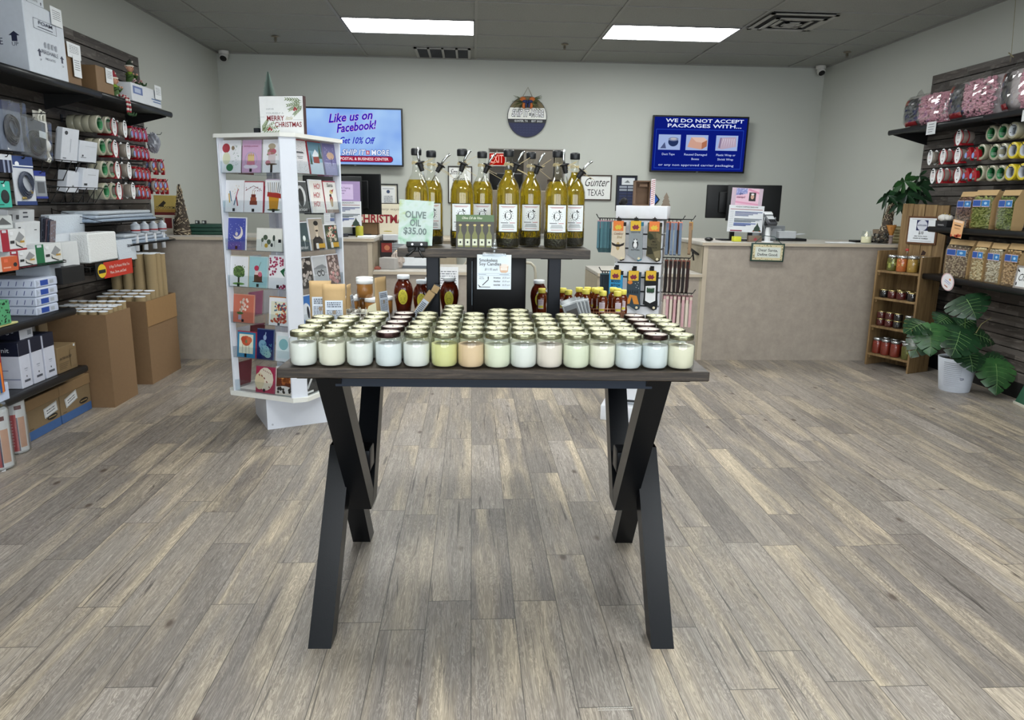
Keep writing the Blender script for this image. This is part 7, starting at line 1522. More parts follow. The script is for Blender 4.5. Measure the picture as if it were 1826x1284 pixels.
# ---- shelf at knee height: reams of paper
for i in range(4):
    t, w, h = LB('paper_ream', 'wrapped ream of copy paper with blue label, '+['bottom', 'second from bottom', 'third from bottom', 'top'][i]+' of four', -2.475, 66-i, 106-i, 556-17*i, 541-17*i, .30, 'c0c9dc', [('r', .20, .55, .2, .8, '2448a0'), ('r', .62, .80, .3, .7, 'a4acb8'), ('p', [(.03, .1), (.15, .5), (.03, .9)], 'aab4c6')], z0=S2+.001+.052*i, h=.050, cat='paper', group='reams of paper on the shelf', bev=.006)
    m = M(mat('3c4a84', .6)); m.T = Matrix.Translation((-w/2-.0008, .15, 0)) @ Matrix.Rotation(-PI/2, 4, 'Z'); rn = random.Random(i)
    for j in range(7): x = -.13+.042*j; m.poly([(x, .012), (x+.004, .012), (x+.012, .038), (x+.008, .038)], -.0)
    build('wrapper_print', m, t)
LB('dotted_box', 'small green box with black dots at the left edge of the ream shelf', -2.44, -12, 19, 560, 521, .08, '4f9a6c', [('d', .05, .95, .05, .95, 40, .035, 3, '14301f')], z0=S2+.012, h=.125)
t, w, h = LB('file_folders', 'pale yellow file folders lying flat at the edge of the ream shelf', -2.40+.0, -20, 48, 573, 568, .12, 'cdc98e', [('r', 0, 1, .5, .6, '8a8654')], z0=S2+.001, h=.010, cat='folders'); t.location.x = -2.445
# ---- lowest shelf: toner boxes
nv = '12172c'
t, w, h = LB('toner_box', 'navy and white toner carton lying on top of the standing ones', -2.50, 38, 62, 627, 592, .26, nv, [('r', 0, 1, 0, 1, 'c9cdd6'), ('r', .6, .9, .15, .4, '8a909a')], z0=S3+.262, h=.11); T2 = Matrix.Translation((-w/2, .13, 0)) @ Matrix.Rotation(-PI/2, 4, 'Z'); text(t, 'Cartridge', -.0, .05, .040, mat('d5d9e2', .5), -.0006, T=T2, w=.20, bold=.02)
for i in range(3):
    t, w, h = LB('toner_box', 'white toner carton with navy top, '+['left', 'middle', 'right'][i]+' of the standing three', -2.475, 41+21*i, 60.5+21*i, 694-13*i, 633-9*i, .17, 'c6cad8', [('r', 0, 1, .70, 1, nv), ('r', .25, .8, .12, .17, '4a4e5a'), ('e', .5, .24, .05, .02, '2a2e3a'), ('r', .35, .65, .40, .42, '8a90a0'), ('r', .4, .6, .36, .37, '8a90a0')], z0=S3+.001, h=.26, group='standing toner cartons', top=nv)
    if i == 0:
        T2 = Matrix.Translation((-w/2, .085, 0)) @ Matrix.Rotation(-PI/2, 4, 'Z'); m = M(mat(nv, .5)); m.T = T2; m.rect(-.085, .085, .70*h, h, -.0004); m.use(mat('6a7294', .5)).rect(-.08, .08, .05, .055, -.0004); m.rect(-.08, .02, .10, .104, -.0004); build('side_panel', m, t); text(t, 'Unit', .0, .215, .036, mat('d5d9e2', .5), -.0010, T=T2, w=.07, bold=.02)
t, w, h = LB('battery_backup_box', 'brown carton printed BATTERY BACKUP on the lowest shelf', -2.47, 105, 140, 660, 612, .20, '7c6748', [('r', .85, .93, .88, .97, 'c9ccd0')]+[('r', .05, .55-.05*i, .35-.07*i, .37-.07*i, '4a3c28') for i in range(4)]+[('r', .62, .95, .1, .8, '6f5c40'), ('r', .65, .92, .13, .77, '7a664a')], z0=S3+.001, h=.155); text(t, 'BATTERY BACKUP', -w*.12, h*.55, .020, mat('241c12', .6), -.005, w=w*.60, bold=.03)
LB('small_carton', 'small brown carton behind the toner boxes on the lowest shelf', -2.66, 76, 92, 640, 600, .10, '6a5a42', [('r', .5, .8, .6, .8, 'b0b4b8')], z0=S3+.001, h=.27); LB('small_carton', 'pale carton in the shadow at the back above the toner boxes', -2.68, 58, 80, 640, 585, .10, '8a8c8e', None, z0=S3+.001, h=.33)
LB('marker_box', 'rainbow striped marker box at the left edge of the lowest shelf', -2.42, -20, 9, 690, 610, .08, '8a1f24', [('r', .3, .5, 0, .8, '2a8a5a'), ('r', .5, .65, 0, .75, 'd8b83c'), ('r', .65, .8, 0, .7, '1c4f8a'), ('r', .8, .92, 0, .6, 'd87a2c')], z0=S3+.05, h=.26); LB('tray_box', 'low blue-white tray at the left edge of the lowest shelf', -2.428, -30, 17, 703, 680, .10, 'b4bfd6', None, z0=S3+.001, h=.09)
# ---- record boxes on the floor
def record_box(label, Y0, Y1, tag):
    w = Y1-Y0; h = .243; d = .29; t = thing('record_box', label, 'storage box', (-2.535, (Y0+Y1)/2, 0), LR, 'brown and blue record storage boxes')
    build('body', M(mat('7d6a4e', .8)).bbox(-w/2+.004, w/2-.004, .003, d-.003, 0, h-.002, .002, 1), t)
    build('lid', M(mat('8a704f', .8)).bbox(-w/2, w/2, -.002, d, h-.062, h+.002, .003, 1), t)
    m = M(mat('3c5f92', .7)); m.rect(-w/2+.004, w/2-.004, .004, .058, .0022); m.box(-w/2+.0035, -w/2+.0045, .003, d-.003, .004, .058); m.use(mat('15130f', .6)).ell(w*.24, .085, .055, .017, .0018, n=20); m.use(mat('a08a62', .8)); m.rect(w*.24-.04, w*.24+.04, .082, .088, .0012); m.use(mat('4a3c26', .7)); m.rect(-w/2+.02, -w/2+.06, .066, .070, .0018); build('print', m, t)
    m = M(mat('d5d8da', .6)); a = .22 if tag else .0; cx, cz = (-.06 if tag else .07), (.135 if tag else .13)
    m.T = Matrix.Translation((cx, .0, cz)) @ Matrix.Rotation(-a-.12*(not tag), 4, 'Y'); m.box(-.07, .07, -.0005, .001, -.03, .03); m.use(INK); m.rect(-.066, .066, .026, .028, -.001); m.rect(-.066, .066, -.028, -.026, -.001); m.rect(-.066, -.064, -.026, .026, -.001); m.rect(.064, .066, -.026, .026, -.001); scribble(m, mat('4a4e54', .6), -.045, .045, -.016, .016, 2, -.001, .4, random.Random(2)); build('paper_label', m, t)
record_box('brown and blue record storage box on the floor, nearer the bubble wrap rolls', 4.145, 4.49, False)
record_box('brown and blue record storage box on the floor, beside the tall tube carton', 4.497, 4.86, True)
# ---- wrapped rolls at the bottom left
def wrap_roll(label, loc, r, h, c, seed):
    t = thing('moving_bag_pack', label, 'wrapped roll', loc, .6)
    m = M(mat('c2c4c6', .6)); m.lathe([(r*.9, .005), (r*.97, .01), (r*.97, h-.02), (r*.9, h-.012)], 24); b = build('roll', m, t)
    m = M(mat('d4d6da', .4)); curved(m, r*.985, -1.1, 1.1, h*.05, h*.93, 12); m.use(mat(c, .4)); curved(m, r*.99, -.9, .15, h*.06, h*.72, 8); m.use(mat('2c2448', .4)); curved(m, r*.99, .15, .25, h*.06, h*.66, 2); m.use(mat('c49a84', .5)); curved(m, r*.99, .28, .9, h*.12, h*.66, 6); m.use(mat('5a2430', .4)); curved(m, r*.995, .1, .7, h*.80, h*.87, 5); m.use(mat('d8b8bc', .5))
    for i in range(9): curved(m, r*.995, -.65, -.15, h*(.16+.055*i), h*(.172+.055*i), 4)
    build('label', m, t); 
    rn = random.Random(seed); m = M(thin_glass('eef2f4', .5, .12)); n = 20
    prof = [(r*1.02, 0), (r*1.06, .01), (r*1.03, h*.5), (r*1.05, h*.95), (r*.9, h+.01), (r*.4, h+.022), (0, h+.018)]
    v = []
    for j, (q_, z) in enumerate(prof):
        for i in range(n): a = 2*PI*i/n; rr = q_*(1+rn.uniform(-.03, .05)); v.append((rr*math.cos(a), rr*math.sin(a), z+rn.uniform(-.004, .006)*(j > 3)))
    m.add(v, [(j*n+i, j*n+(i+1) % n, (j+1)*n+(i+1) % n, (j+1)*n+i) for j in range(len(prof)-1) for i in range(n)], False); build('plastic_bag', m, t)
wrap_roll('red-labelled wrapped roll standing on the floor beside the record boxes', at(33, 812, 'z', 0)+Vector((-.04, .06, 0)), .062, .315, 'a82030', 5)
wrap_roll('wrapped roll at the left edge of the picture, in front of the red-labelled one', at(-13, 842, 'z', 0)+Vector((-.0, .06, 0)), .068, .33, '9a2434', 6)
# ---- tube cartons
def open_carton(label, x0, x1, y0, y1, h, flap=None):
    t = thing('open_carton', label, 'carton', ((x0+x1)/2, (y0+y1)/2, 0)); W, D_ = (x1-x0)/2, (y1-y0)/2; m = M(CARD); k = .005
    m.box(-W, W, -D_, -D_+k, 0, h); m.box(-W, W, D_-k, D_, 0, h); m.box(-W, -W+k, -D_+k, D_-k, 0, h); m.box(W-k, W, -D_+k, D_-k, 0, h); m.box(-W+k, W-k, -D_+k, D_-k, 0, k); build('walls', m, t)
    if flap: m = M(mat('8e6f49', .85)); m.box(W, W+.004, -D_, D_, h-.19, h-.002); m.use(CARDIN).box(W+.0035, W+.0045, -D_, D_, h-.193, h-.19); build('folded_flap', m, t)
    return t
open_carton('tall brown open carton full of small mailing tubes, beside the record boxes', -2.80, -2.40, 4.885, 5.235, .630)
open_carton('tall brown open carton holding long mailing tubes, farther along the left wall', -2.80, -2.415, 5.52, 6.07, .632, True)
KRT = mat('94815f', .75, 0, .05, 80); CAPM = mat('d9dee4', .45)
def tube_thing(label, loc, r, h, g_):
    t = thing('mailing_tube', label, 'mailing tube', loc, 0, g_)
    return t
_tm = {}
def tube_at(x, y, z0, r, h, label, g_):
    k = (r, round(h, 2))
    if k not in _tm:
        a = M(KRT).lathe([(r, 0), (r, h)], 18).mesh('tube'); c = M(CAPM).lathe([(r*.99, h-.001), (r*1.05, h), (r*1.05, h+.004), (r*.9, h+.005), (r*.86, h+.001), (0, h+.001)], 18, cap=False).mesh('end_cap'); _tm[k] = (a, c)
    t = thing('mailing_tube', label, 'mailing tube', (x, y, z0), 0, g_)
    for nm, me in zip(('tube', 'end_cap'), _tm[k]): o = bpy.data.objects.new(nm, me); COL.objects.link(o); o.parent = t
for i in range(6):
    for j in range(5):
        x = -2.80+.045+i*.064; y = 4.885+.042+j*.066; tube_at(x, y, .0056, .0295, .640+.008*j, 'small capped mailing tube in the nearer carton, %s row back, %s from wall' % (ORD[j], ORD[i]), 'small mailing tubes in the nearer carton')
tall = [(209, 0), (229, 0), (251, 0), (270, 0), (283, 1), (292, 1), (302, 1)]
k = 0
for j in range(3):
    for i in range(4):
        x = -2.745+i*.088; y = 5.52+.30+j*.088
        tube_at(x, y, .0056, .040, .955-.005*j, 'long wide mailing tube in the farther carton, %s row, %s from the wall' % (ORD[j], ORD[i]), 'long mailing tubes in the farther carton')
for j in range(3):
    for i in range(4):
        x = -2.745+i*.090; y = 5.52+.05+j*.085
        tube_at(x, y, .0056, .0385, .655+.012*j, 'shorter mailing tube in the front of the farther carton, %s row, %s from the wall' % (ORD[j], ORD[i]), 'shorter mailing tubes in the farther carton')
# ================================================================ RIGHT WALL GOODS
XB = 3.86
taperow(1, 'top right row', [('redcard', 1710, 245, 2), ('clear', 1767, 238, 2), ('clear', 1788, 235, 2), ('spotted', 1806, 232, 3)], XB, 'e')
taperow(1, 'middle right row', [('tan', 1659, 281, 2), ('redcard', 1682, 279, 2), ('redcard', 1708, 277, 1), ('dispenser', 1727, 275, 2), ('dispenser', 1740, 275, 1), ('clear', 1749, 271, 2), ('clear', 1773, 271, 2), ('spotted', 1788, 270, 1), ('yellow', 1806, 268, 2), ('yellow', 1826, 267, 2)], XB, 'f')
taperow(1, 'lowest right row', [('tan', 1664, 314, 1), ('redcard', 1677, 313, 2), ('redcard', 1708, 312, 1), ('dispenser', 1723, 312, 2), ('dispenser', 1736, 312, 1), ('clear', 1745, 309, 2), ('clear', 1767, 309, 2), ('clear', 1784, 309, 1), ('yellow', 1801, 307, 2), ('yellow', 1823, 306, 2)], XB, 'g')
def RBX(px, py, X): return at(px, py, 'x', X)
# ---- bags of packing peanuts
PINK = mat('dca9b8', .5, 0, .08, 40); 
def peanut_bag(label, Yc, w, h, seed, panel, pw):
    """pillow bag facing the room; the printed panel covers the far part, pink peanuts show in the near part"""
    rn = random.Random(seed); t = thing('packing_peanut_bag', label, 'bag', (3.925, Yc, S1-.003), RR); D_ = .13
    def surf(u, v):   # u,v in -1..1 -> point on the room-side skin
        k = max(0, 1-abs(u)**3)*max(0, 1-abs(v)**3); return Vector((u*w/2*(1-.06*v*v), -.012-D_*k**.30, h/2+v*h/2))
    m = M(PINK); n = 0
    for i in range(460):
        u, v = rn.uniform(panel[1], .93), rn.uniform(-.93, .80)
        p = surf(u, v)+Vector((0, rn.uniform(.008, .02), 0)); m.T = Matrix.Translation(p) @ Euler((rn.uniform(0, 3), rn.uniform(0, 3), rn.uniform(0, 3))).to_matrix().to_4x4(); m.ball((0, 0, 0), .0125, 6, .7, .75, 1.2)
    m.T = Matrix.Identity(4); o = build('packing_peanuts', m, t); o['kind'] = 'stuff'
    m = M(mat('cfc9cb', .8)); N_ = 12; v_ = []
    for j in range(N_+1):
        for i in range(N_+1): p = surf(-1+2*i/N_, -1+2*j/N_); v_.append((p.x*.97, p.y*.80+.006, p.z*.97+.004))
    m.add(v_, [(j*(N_+1)+i, j*(N_+1)+i+1, (j+1)*(N_+1)+i+1, (j+1)*(N_+1)+i) for j in range(N_) for i in range(N_)], True); m.box(-w*.46, w*.46, .0, .10, .0, h*.95); build('filling', m, t)
    # printed panel
    def patch(mm, u0, u1, v0, v1, off, n=6):
        vv = []
        for j in range(n+1):
            for i in range(n+1): p = surf(u0+(u1-u0)*i/n, v0+(v1-v0)*j/n); vv.append((p.x, p.y-off, p.z))
        mm.add(vv, [(j*(n+1)+i, j*(n+1)+i+1, (j+1)*(n+1)+i+1, (j+1)*(n+1)+i) for j in range(n) for i in range(n)], True)
    m = M(mat('34353a', .3)); a, b = panel; patch(m, a, a+pw, -.85, .72, .004); m.use(mat('b0262c', .35)); patch(m, a, a+pw*.45, .38, .70, .006); patch(m, a+.02, a+pw, -.86, -.62, .006); m.use(mat('cfae3c', .35)); patch(m, a+.03, a+pw*.30, .52, .66, .008); m.use(mat('6f7278', .35)); patch(m, a+pw*.25, a+pw*.9, .1, .5, .0055); m.use(mat('0e0f12', .35))
    for i in range(26): uu, vv_ = a+pw*rn.uniform(.2, .85), rn.uniform(-.45, .35); patch(m, uu, uu+.07, vv_, vv_+.09, .0075, 1)
    m.use(mat('c9c9cc', .35)); patch(m, a+pw*.7, a+pw*.85, .35, .45, .008, 1); build('printed_panel', m, t)
    # clear skin with creases
    m = M(thin_glass('f1eef0', .55, .10)); N_ = 16; v_ = []
    for j in range(N_+1):
        for i in range(N_+1): p = surf((-1+2*i/N_)*1.03, (-1+2*j/N_)*1.05); v_.append((p.x, p.y-.013+rn.uniform(-.004, .004), p.z))
    m.add(v_, [(j*(N_+1)+i, j*(N_+1)+i+1, (j+1)*(N_+1)+i+1, (j+1)*(N_+1)+i) for j in range(N_) for i in range(N_)], False)
    for s in (-.6, .3):
        x = s*w/2; m.add([(x-.07, -.03, h*1.0), (x+.06, -.03, h*.99), (x-.02, -.02, h*1.20), (x-.07, -.015, h*1.14)], [(0, 1, 2, 3)])
    build('plastic_bag', m, t); return t
for i, (pl, pr, ptop, lab, pan, pw) in enumerate(((1602, 1688, 158, 'smallest-looking bag of pink packing peanuts at the far end of the right top shelf', (-.97, -.10), .80), (1678, 1768, 132, 'bag of pink packing peanuts, second along the right top shelf', (-.97, -.12), .82), (1768, 1850, 110, 'bag of pink packing peanuts with narrow dark panel, nearest on the right top shelf', (-.90, .15), .50))):
    a, b = at(pl, 210, 'x', 3.80), at(pr, 195, 'x', 3.80); top = at((pl+pr)/2, ptop+14, 'x', 3.80).z
    peanut_bag(lab, (a.y+b.y)/2, a.y-b.y-.035, top-S1+.035, i+1, pan, pw)
t = thing('hanging_string', 'thin string hanging from the ceiling down to the knotted bag top at the right', 'string', (3.95, 5.02, 0), 0)
p1, p2 = at(1819, 0, 'x', 3.95), at(1803, 98, 'x', 3.95); m = M(mat('8a8264', .7)); m.tube([(p1.x-3.95, p2.y-5.02+.05, CEIL), (0, p2.y-5.02+.04, p2.z+.4), (0, p2.y-5.02, p2.z+.02), (.0, p2.y-5.02, p2.z-.05)], .0018, 5); m.tube([(0, p2.y-5.05, p2.z-.02), (0, p2.y-5.02, p2.z), (0, p2.y-4.99, p2.z+.02)], .004, 5); build('string', m, t)
def rslip(label, X, pl, pr, pb, pt, c, ops, name='price_tag', roll=0, round_=False):
    a, b, cc = at(pl, pb, 'x', X), at(pr, pb, 'x', X), at(pl, pt, 'x', X); w, h = a.y-b.y, cc.z-a.z
    t = thing(name, label, 'price sign', (X, (a.y+b.y)/2, a.z), (0, roll, RR)); m = M(mat(c, .6))
    if round_: m.ell(0, h/2, w/2, h/2, -.001, .001, 28); m.use(mat('c48a90', .6)).ell(0, h/2, w/2*.97, h/2*.97, -.0013, 0, 28); m.use(mat(c, .6)).ell(0, h/2, w/2*.88, h/2*.92, -.0016, 0, 28)
    else: m.box(-w/2, w/2, -.001, 0, 0, h)
    art(m, w, h, -.0018, ops); build('card', m, t); return t
rslip('white price tag hanging from the right top shelf edge', 3.724, 1651, 1667, 241, 219, 'c9cdd0', [('r', .2, .8, .78, .83, '5a5e64'), ('r', .15, .85, .58, .62, '5a5e64'), ('r', .2, .8, .38, .42, '5a5e64'), ('r', .2, .7, .2, .24, '5a5e64')])
rslip('second white price tag cut by the right picture edge under the top shelf', 3.724, 1821, 1838, 217, 197, 'c9cdd0', [('r', .2, .8, .5, .55, '5a5e64')])
rslip('orange price tag hanging under the middle right shelf by the pumpkins', 3.73, 1694, 1714, 422, 392, 'd8a878', [('r', .1, .9, .86, .98, 'e0c8b4'), ('r', .2, .8, .66, .72, '4a2c1c'), ('r', .25, .75, .5, .53, '7a4c2c'), ('d', .05, .95, .02, .16, 8, .08, 2, 'b0482c')], roll=.12)
t = rslip('oval white price tag with red rim on the lower right shelf edge', 3.73, 1673, 1697, 514, 484, 'd8d6da', [('e', .62, .72, .08, .06, 'c9803c'), ('r', .3, .75, .52, .56, '6a7fb4'), ('r', .28, .72, .42, .46, '8a9ac4'), ('r', .38, .65, .2, .26, 'a8604c')], roll=.35, round_=True)
# ---- snack bags
def snack_bag(label, X, pl, pr, pb, ptop, z0, kern, kern2, kraft_side, seed):
    a, b = at(pl, pb, 'x', X), at(pr, pb, 'x', X); top = at((pl+pr)/2, ptop, 'x', X).z; w, h = a.y-b.y, top-z0; rn = random.Random(seed)
    t = thing('snack_bag', label, 'snack bag', (X+.05, (a.y+b.y)/2, z0+.001), (0, 0, RR+rn.uniform(-.06, .06)), 'bags of popcorn and nuts')
    def body(k, d, zt):
        return [[(sx*w/2*f*k, sy*d*g_) for sx, sy in ((-1, -1), (1, -1), (1, 1), (-1, 1))] for f, g_ in ((.94, .9), (1, 1), (1, 1), (1.04, .45), (1.08, .12))]
    zs = [0, .03, h*.70, h*.86, h]; ring_ = body(1, .045, h); v = []
    for r_, z in zip(ring_, zs): v += [(x, y, z) for x, y in r_]
    m = M(KR); f = []
    for k in range(4):
        for i in range(4):
            if i == 0 and k < 3: continue      # the window side stays open
            f.append((k*4+i, k*4+(i+1) % 4, (k+1)*4+(i+1) % 4, (k+1)*4+i))
    m.add(v, f+[(0, 3, 2, 1), (16, 17, 18, 19)]); build('kraft_bag', m, t)
    m = M(mat(kern2, .7)); m.box(-w*.46, w*.46, -.034, .035, .006, h*.80)
    for i in range(330):
        x, z = rn.uniform(-w*.44, w*.44), rn.uniform(.012, h*.83); y = -.036-.006*rn.random()
        if z > h*.72: y *= .75
        c = rn.choice([kern, kern, kern2]); m.use(mat(c, .7)); m.T = Matrix.Translation((x, y, z)) @ Euler((rn.uniform(0, 3), rn.uniform(0, 3), 0)).to_matrix().to_4x4(); m.ball((0, 0, 0), rn.uniform(.006, .0095), 6, .8)
    m.T = Matrix.Identity(4); o = build('kernels', m, t); o['kind'] = 'stuff'
    m = M(thin_glass('f2f4ee', .45, .08)); m.add([(-w/2*.98, -.049, .003), (w/2*.98, -.049, .003), (w/2, -.049, h*.70), (-w/2, -.049, h*.70), (w/2*1.03, -.026, h*.86), (-w/2*1.03, -.026, h*.86)], [(0, 1, 2, 3), (3, 2, 4, 5)]); build('window', m, t)
    m = M(mat('3b78b4', .5)); zc = h*.66
    for k_ in (-1, 1):
        x0 = k_*w*.22; m.use(mat('d8dce6', .5)).rect(x0-w*.20, x0+w*.20, zc-.026, zc+.026, -.0505); m.use(mat('2f72b0' if k_ > 0 else '2a4f9a', .5)).rect(x0-w*.19, x0+w*.19, zc-.021, zc+.021, -.0510)
        for i in range(6): m.use(mat('a83044', .5)).rect(x0-w*.2+i*w*.067, x0-w*.2+i*w*.067+w*.03, zc+.022, zc+.026, -.0512); m.rect(x0-w*.2+i*w*.067, x0-w*.2+i*w*.067+w*.03, zc-.026, zc-.022, -.0512)
    m.use(mat('9fc4e0', .5)); m.ell(w*.22, zc, w*.08, .010, -.0515, n=8); build('label', m, t); return t
XS = 3.78
snack_bag('snack bag of reddish brown nuts, leftmost on the middle right shelf', XS, 1699, 1729, 404, 342, 1.243, '8a6a58', '5c4438', 1, 1)
snack_bag('snack bag of pale green pistachios beside the brown nuts on the middle shelf', XS, 1727, 1760, 404, 339, 1.243, '9aa05c', '7a8440', 1, 2)
snack_bag('kraft snack bag standing behind the pistachio bag, mostly hidden', XS+.11, 1755, 1768, 400, 341, 1.243, '6a5040', '4a382c', 1, 3)
snack_bag('snack bag of darker green pumpkin seeds, rightmost on the middle shelf', XS, 1772, 1802, 405, 339, 1.243, '7c8a48', '5c6a34', 1, 4)
snack_bag('wide snack bag of mixed brown and cream popcorn, leftmost on the lower shelf', XS, 1680, 1720, 490, 427, .858, 'b8a88c', '6a5440', 1, 5)
snack_bag('snack bag turned sideways showing cream popcorn and brown side, lower shelf second', XS, 1727, 1748, 492, 430, .858, 'cfc29c', 'a8905c', 1, 6)
snack_bag('snack bag of off-white popcorn, third on the lower right shelf', XS, 1753, 1779, 497, 433, .858, 'c9c3b0', 'a89c80', 1, 7)
snack_bag('snack bag of caramel popcorn, fourth on the lower right shelf', XS, 1783, 1812, 500, 434, .858, 'c2a478', '8a6a3c', 1, 8)
q = at(1686, 404, 'x', 3.80); t = thing('pumpkin_tray', 'small black tray of white mini pumpkins on the middle right shelf', 'ornament', (3.80, q.y, 1.244), RR)
build('tray', M(INK).poly([(-.07, 0), (.07, 0), (.075, .05), (-.075, .05)], -.04, .08), t); text(t, 'THANKFUL', 0, .015, .018, mat('cfcfd2', .5), -.042, w=.08)
for i, (x, y, r) in enumerate(((-.045, -.01, .028), (.0, -.02, .036), (.045, -.01, .028))):
    m = M(mat('c9c8c4', .6))
    for k in range(8): a = k*PI/4; m.ball((x+r*.45*math.cos(a), y+r*.45*math.sin(a), .072), r*.62, 10, 1.25)
    p_ = build('pumpkin', m, t); build('stem', M(mat('b09a4c', .6)).tube([(x, y, .072+r*.6), (x+.004, y, .072+r*1.05)], .004, 6), p_)
t = thing('framed_sign', 'grey wooden framed script sign cut by the right picture edge on the lower shelf', 'sign', (3.755, at(1822, 505, 'x', 3.755).y-.03, .860), (-.08, 0, RR))
W, H = .22, .155; build('frame', frame(M(mat('8a8480', .7)), W, H, .012, .012, .012), t); m = M(mat('d5d8da', .6)); m.box(-W/2+.01, W/2-.01, .004, .010, .01, H-.01); m.use(INK)
for x, z, a in ((-.09, .03, 0), (-.09, .12, 1), (.08, .03, 2), (.08, .12, 3)): m.ell(x, z, .006, .014, .0035, n=10, rot=a)
build('panel', m, t); text(t, 'Cheers', -.01, .075, .07, INK, .003, w=.15, shear=.4)
# ---- jar rack
F1, F2 = Vector((3.553, 6.29, 0)), Vector((3.721, 5.896, 0)); RK = math.atan2(F2.y-F1.y, F2.x-F1.x); Wd = (F2-F1).length; mid = (F1+F2)/2
PINE = None
g = G('weathered_pine', .65); x, y, z = g.xyz(); n = g.noise(g.vec(g.math('MULTIPLY', x, 28.0), g.math('MULTIPLY', y, 28.0), g.math('MULTIPLY', z, 2.2)), 1.0, 5, .65, 1.0); g.col(g.ramp(n, [(.3, '5f4a2e'), (.5, '7b6240'), (.7, '8e7650')])); g.bump(n, .15, .002); PINE = g.m
rk = thing('jar_rack', 'rustic wooden shelf rack of preserve jars with a $10 sign board at its back', 'shelf rack', mid, RK)
RM = Matrix.Translation(mid) @ Matrix.Rotation(RK, 4, 'Z'); DP = .265; w = Wd/2; RH = 1.02
for s in (-1, 1): build('side_panel', M(PINE).bbox(s*w-(.018 if s > 0 else 0), s*w+(.018 if s < 0 else 0), 0, DP, 0, RH-.03*(s > 0), .002, 1), rk)
m = M(PINE)
for i in range(4): m.box(-w+.018+i*(2*w-.036)/4+.001, -w+.018+(i+1)*(2*w-.036)/4-.001, DP-.012, DP, .0, RH-.05)
build('back_boards', m, rk)
zs = [at(1545, yy, 'y', 6.28).z for yy in (628, 579, 529, 481)]
for z in zs:
    m = M(PINE); m.box(-w+.018, w-.018, .004, DP-.012, z-.018, z); sf = build('shelf_board', m, rk); m = M(PINE); m.box(-w+.018, -w+.035, .02, .05, z-.045, z-.018); m.box(w-.035, w-.018, .02, .05, z-.045, z-.018); build('cleat', m, sf)
m = M(PINE); W2 = .215
for i in range(4): xx = -W2+.02+i*W2*2/4; m.box(xx+.003, xx+W2*2/4-.003, DP-.034-.002*(i%2), DP-.014, .84, 1.425-.004*i)
hb = build('header_board', m, rk); m = M(mat('5a3a22', .7)); m.box(-.115, .160, DP-.048, DP-.034, 1.085, 1.32); build('sign_frame', m, hb); m = M(mat('d9dee4', .6)); m.box(-.100, .145, DP-.050, DP-.048, 1.10, 1.305); m.use(INK); m.rect(-.075, .12, 1.293, 1.295, DP-.0503); m.rect(-.075, .12, 1.110, 1.112, DP-.0503); m.use(NAVY).rect(-.03, .075, 1.20, 1.288, DP-.0503); m.use(mat('c6cad6', .6)).ell(.0225, 1.244, .047, .045, DP-.0507, n=28); m.use(mat('6a6f8a', .6)); m.rect(-.02, .065, 1.238, 1.251, DP-.0510)
build('sign_sheet', m, hb); T_ = Matrix.Translation((0, DP-.0515, 0))
text(hb, 'SMALL BATCH, TX', .0225, 1.2445, .014, mat('d9dee4', .6), -.0002, T=T_, w=.078); text(hb, '$10', .02, 1.180, .036, INK, 0, T=T_, w=.045, bold=.05); text(hb, 'JAM, PICKLE, SALSA', .02, 1.152, .013, INK, 0, T=T_, w=.12, bold=.06); text(hb, 'ORDER BY NUMBER', .02, 1.133, .013, INK, 0, T=T_, w=.14, bold=.06)
m = M(mat('2c1810', .8))
for x_, s_ in ((.03, .04), (-.06, .03)): m.poly([(x_, .99), (x_+s_, .995), (x_+s_*1.2, 1.02), (x_+s_*.4, 1.035)], DP-.0345)
build('knot', m, hb)
def pjar(label, x, y, z, r, h, kind, grp):
    p = RM @ Vector((x, y, z)); t = thing('preserve_jar', label, 'jar', p, RK+random.uniform(-.3, .3), grp)
    cont = {'jam': '4a1210', 'dark': '120d10', 'salsa': '7c2a1c', 'pickle': '5a5a24', 'carrot': 'b0602c', 'mixed': 'a0803c', 'pepper': '2c3018', 'olive': '3a3418'}[kind]
    m = M(mat(cont, .35, 0, .25, 60)); m.lathe([(r*.9, .002), (r*.96, .006), (r*.96, h*.74), (r*.86, h*.82)], 20)
    if kind in ('pickle', 'olive', 'pepper', 'carrot', 'mixed'):
        rn = random.Random(int(x*1000)+int(z*100)); cc = {'pickle': '98a052', 'olive': 'b09a4c', 'pepper': '7c8440', 'carrot': 'd08a4c', 'mixed': 'c9a85c'}[kind]
        for i in range(16):
            a = rn.uniform(-PI, PI); zz = rn.uniform(h*.1, h*.7); rr = rn.uniform(.006, .012)*(1.3 if kind == 'pickle' else .8); n = 10
            m.use(mat(rn.choice([cc, cc, 'b8b070']), .4)).add([((r*.975)*math.cos(a+rr*math.cos(q_)/r), (r*.975)*math.sin(a+rr*math.cos(q_)/r), zz+rr*math.sin(q_)) for q_ in [2*PI*k/n for k in range(n)]], [list(range(n))])
    build('contents', m, t); build('glass', M(thin_glass('f4f8f6', .15, .03)).lathe([(r*.93, 0), (r, .005), (r, h*.76), (r*.88, h*.85), (r*.88, h*.9)], 20, cap=False), t)
    m = M(mat('b8a878' if kind in ('jam', 'dark') else 'c2c6c8', .25, .9)); m.lathe([(r*.93, h*.86), (r*.95, h*.87), (r*.95, h*.99), (r*.9, h), (0, h)], 22, cap=False); build('lid', m, t)
g1, g2, g3, g4 = 'tall pickle jars on the top rack shelf', 'low jam jars on the second rack shelf', 'jars on the third rack shelf', 'tall jars on the bottom rack shelf'
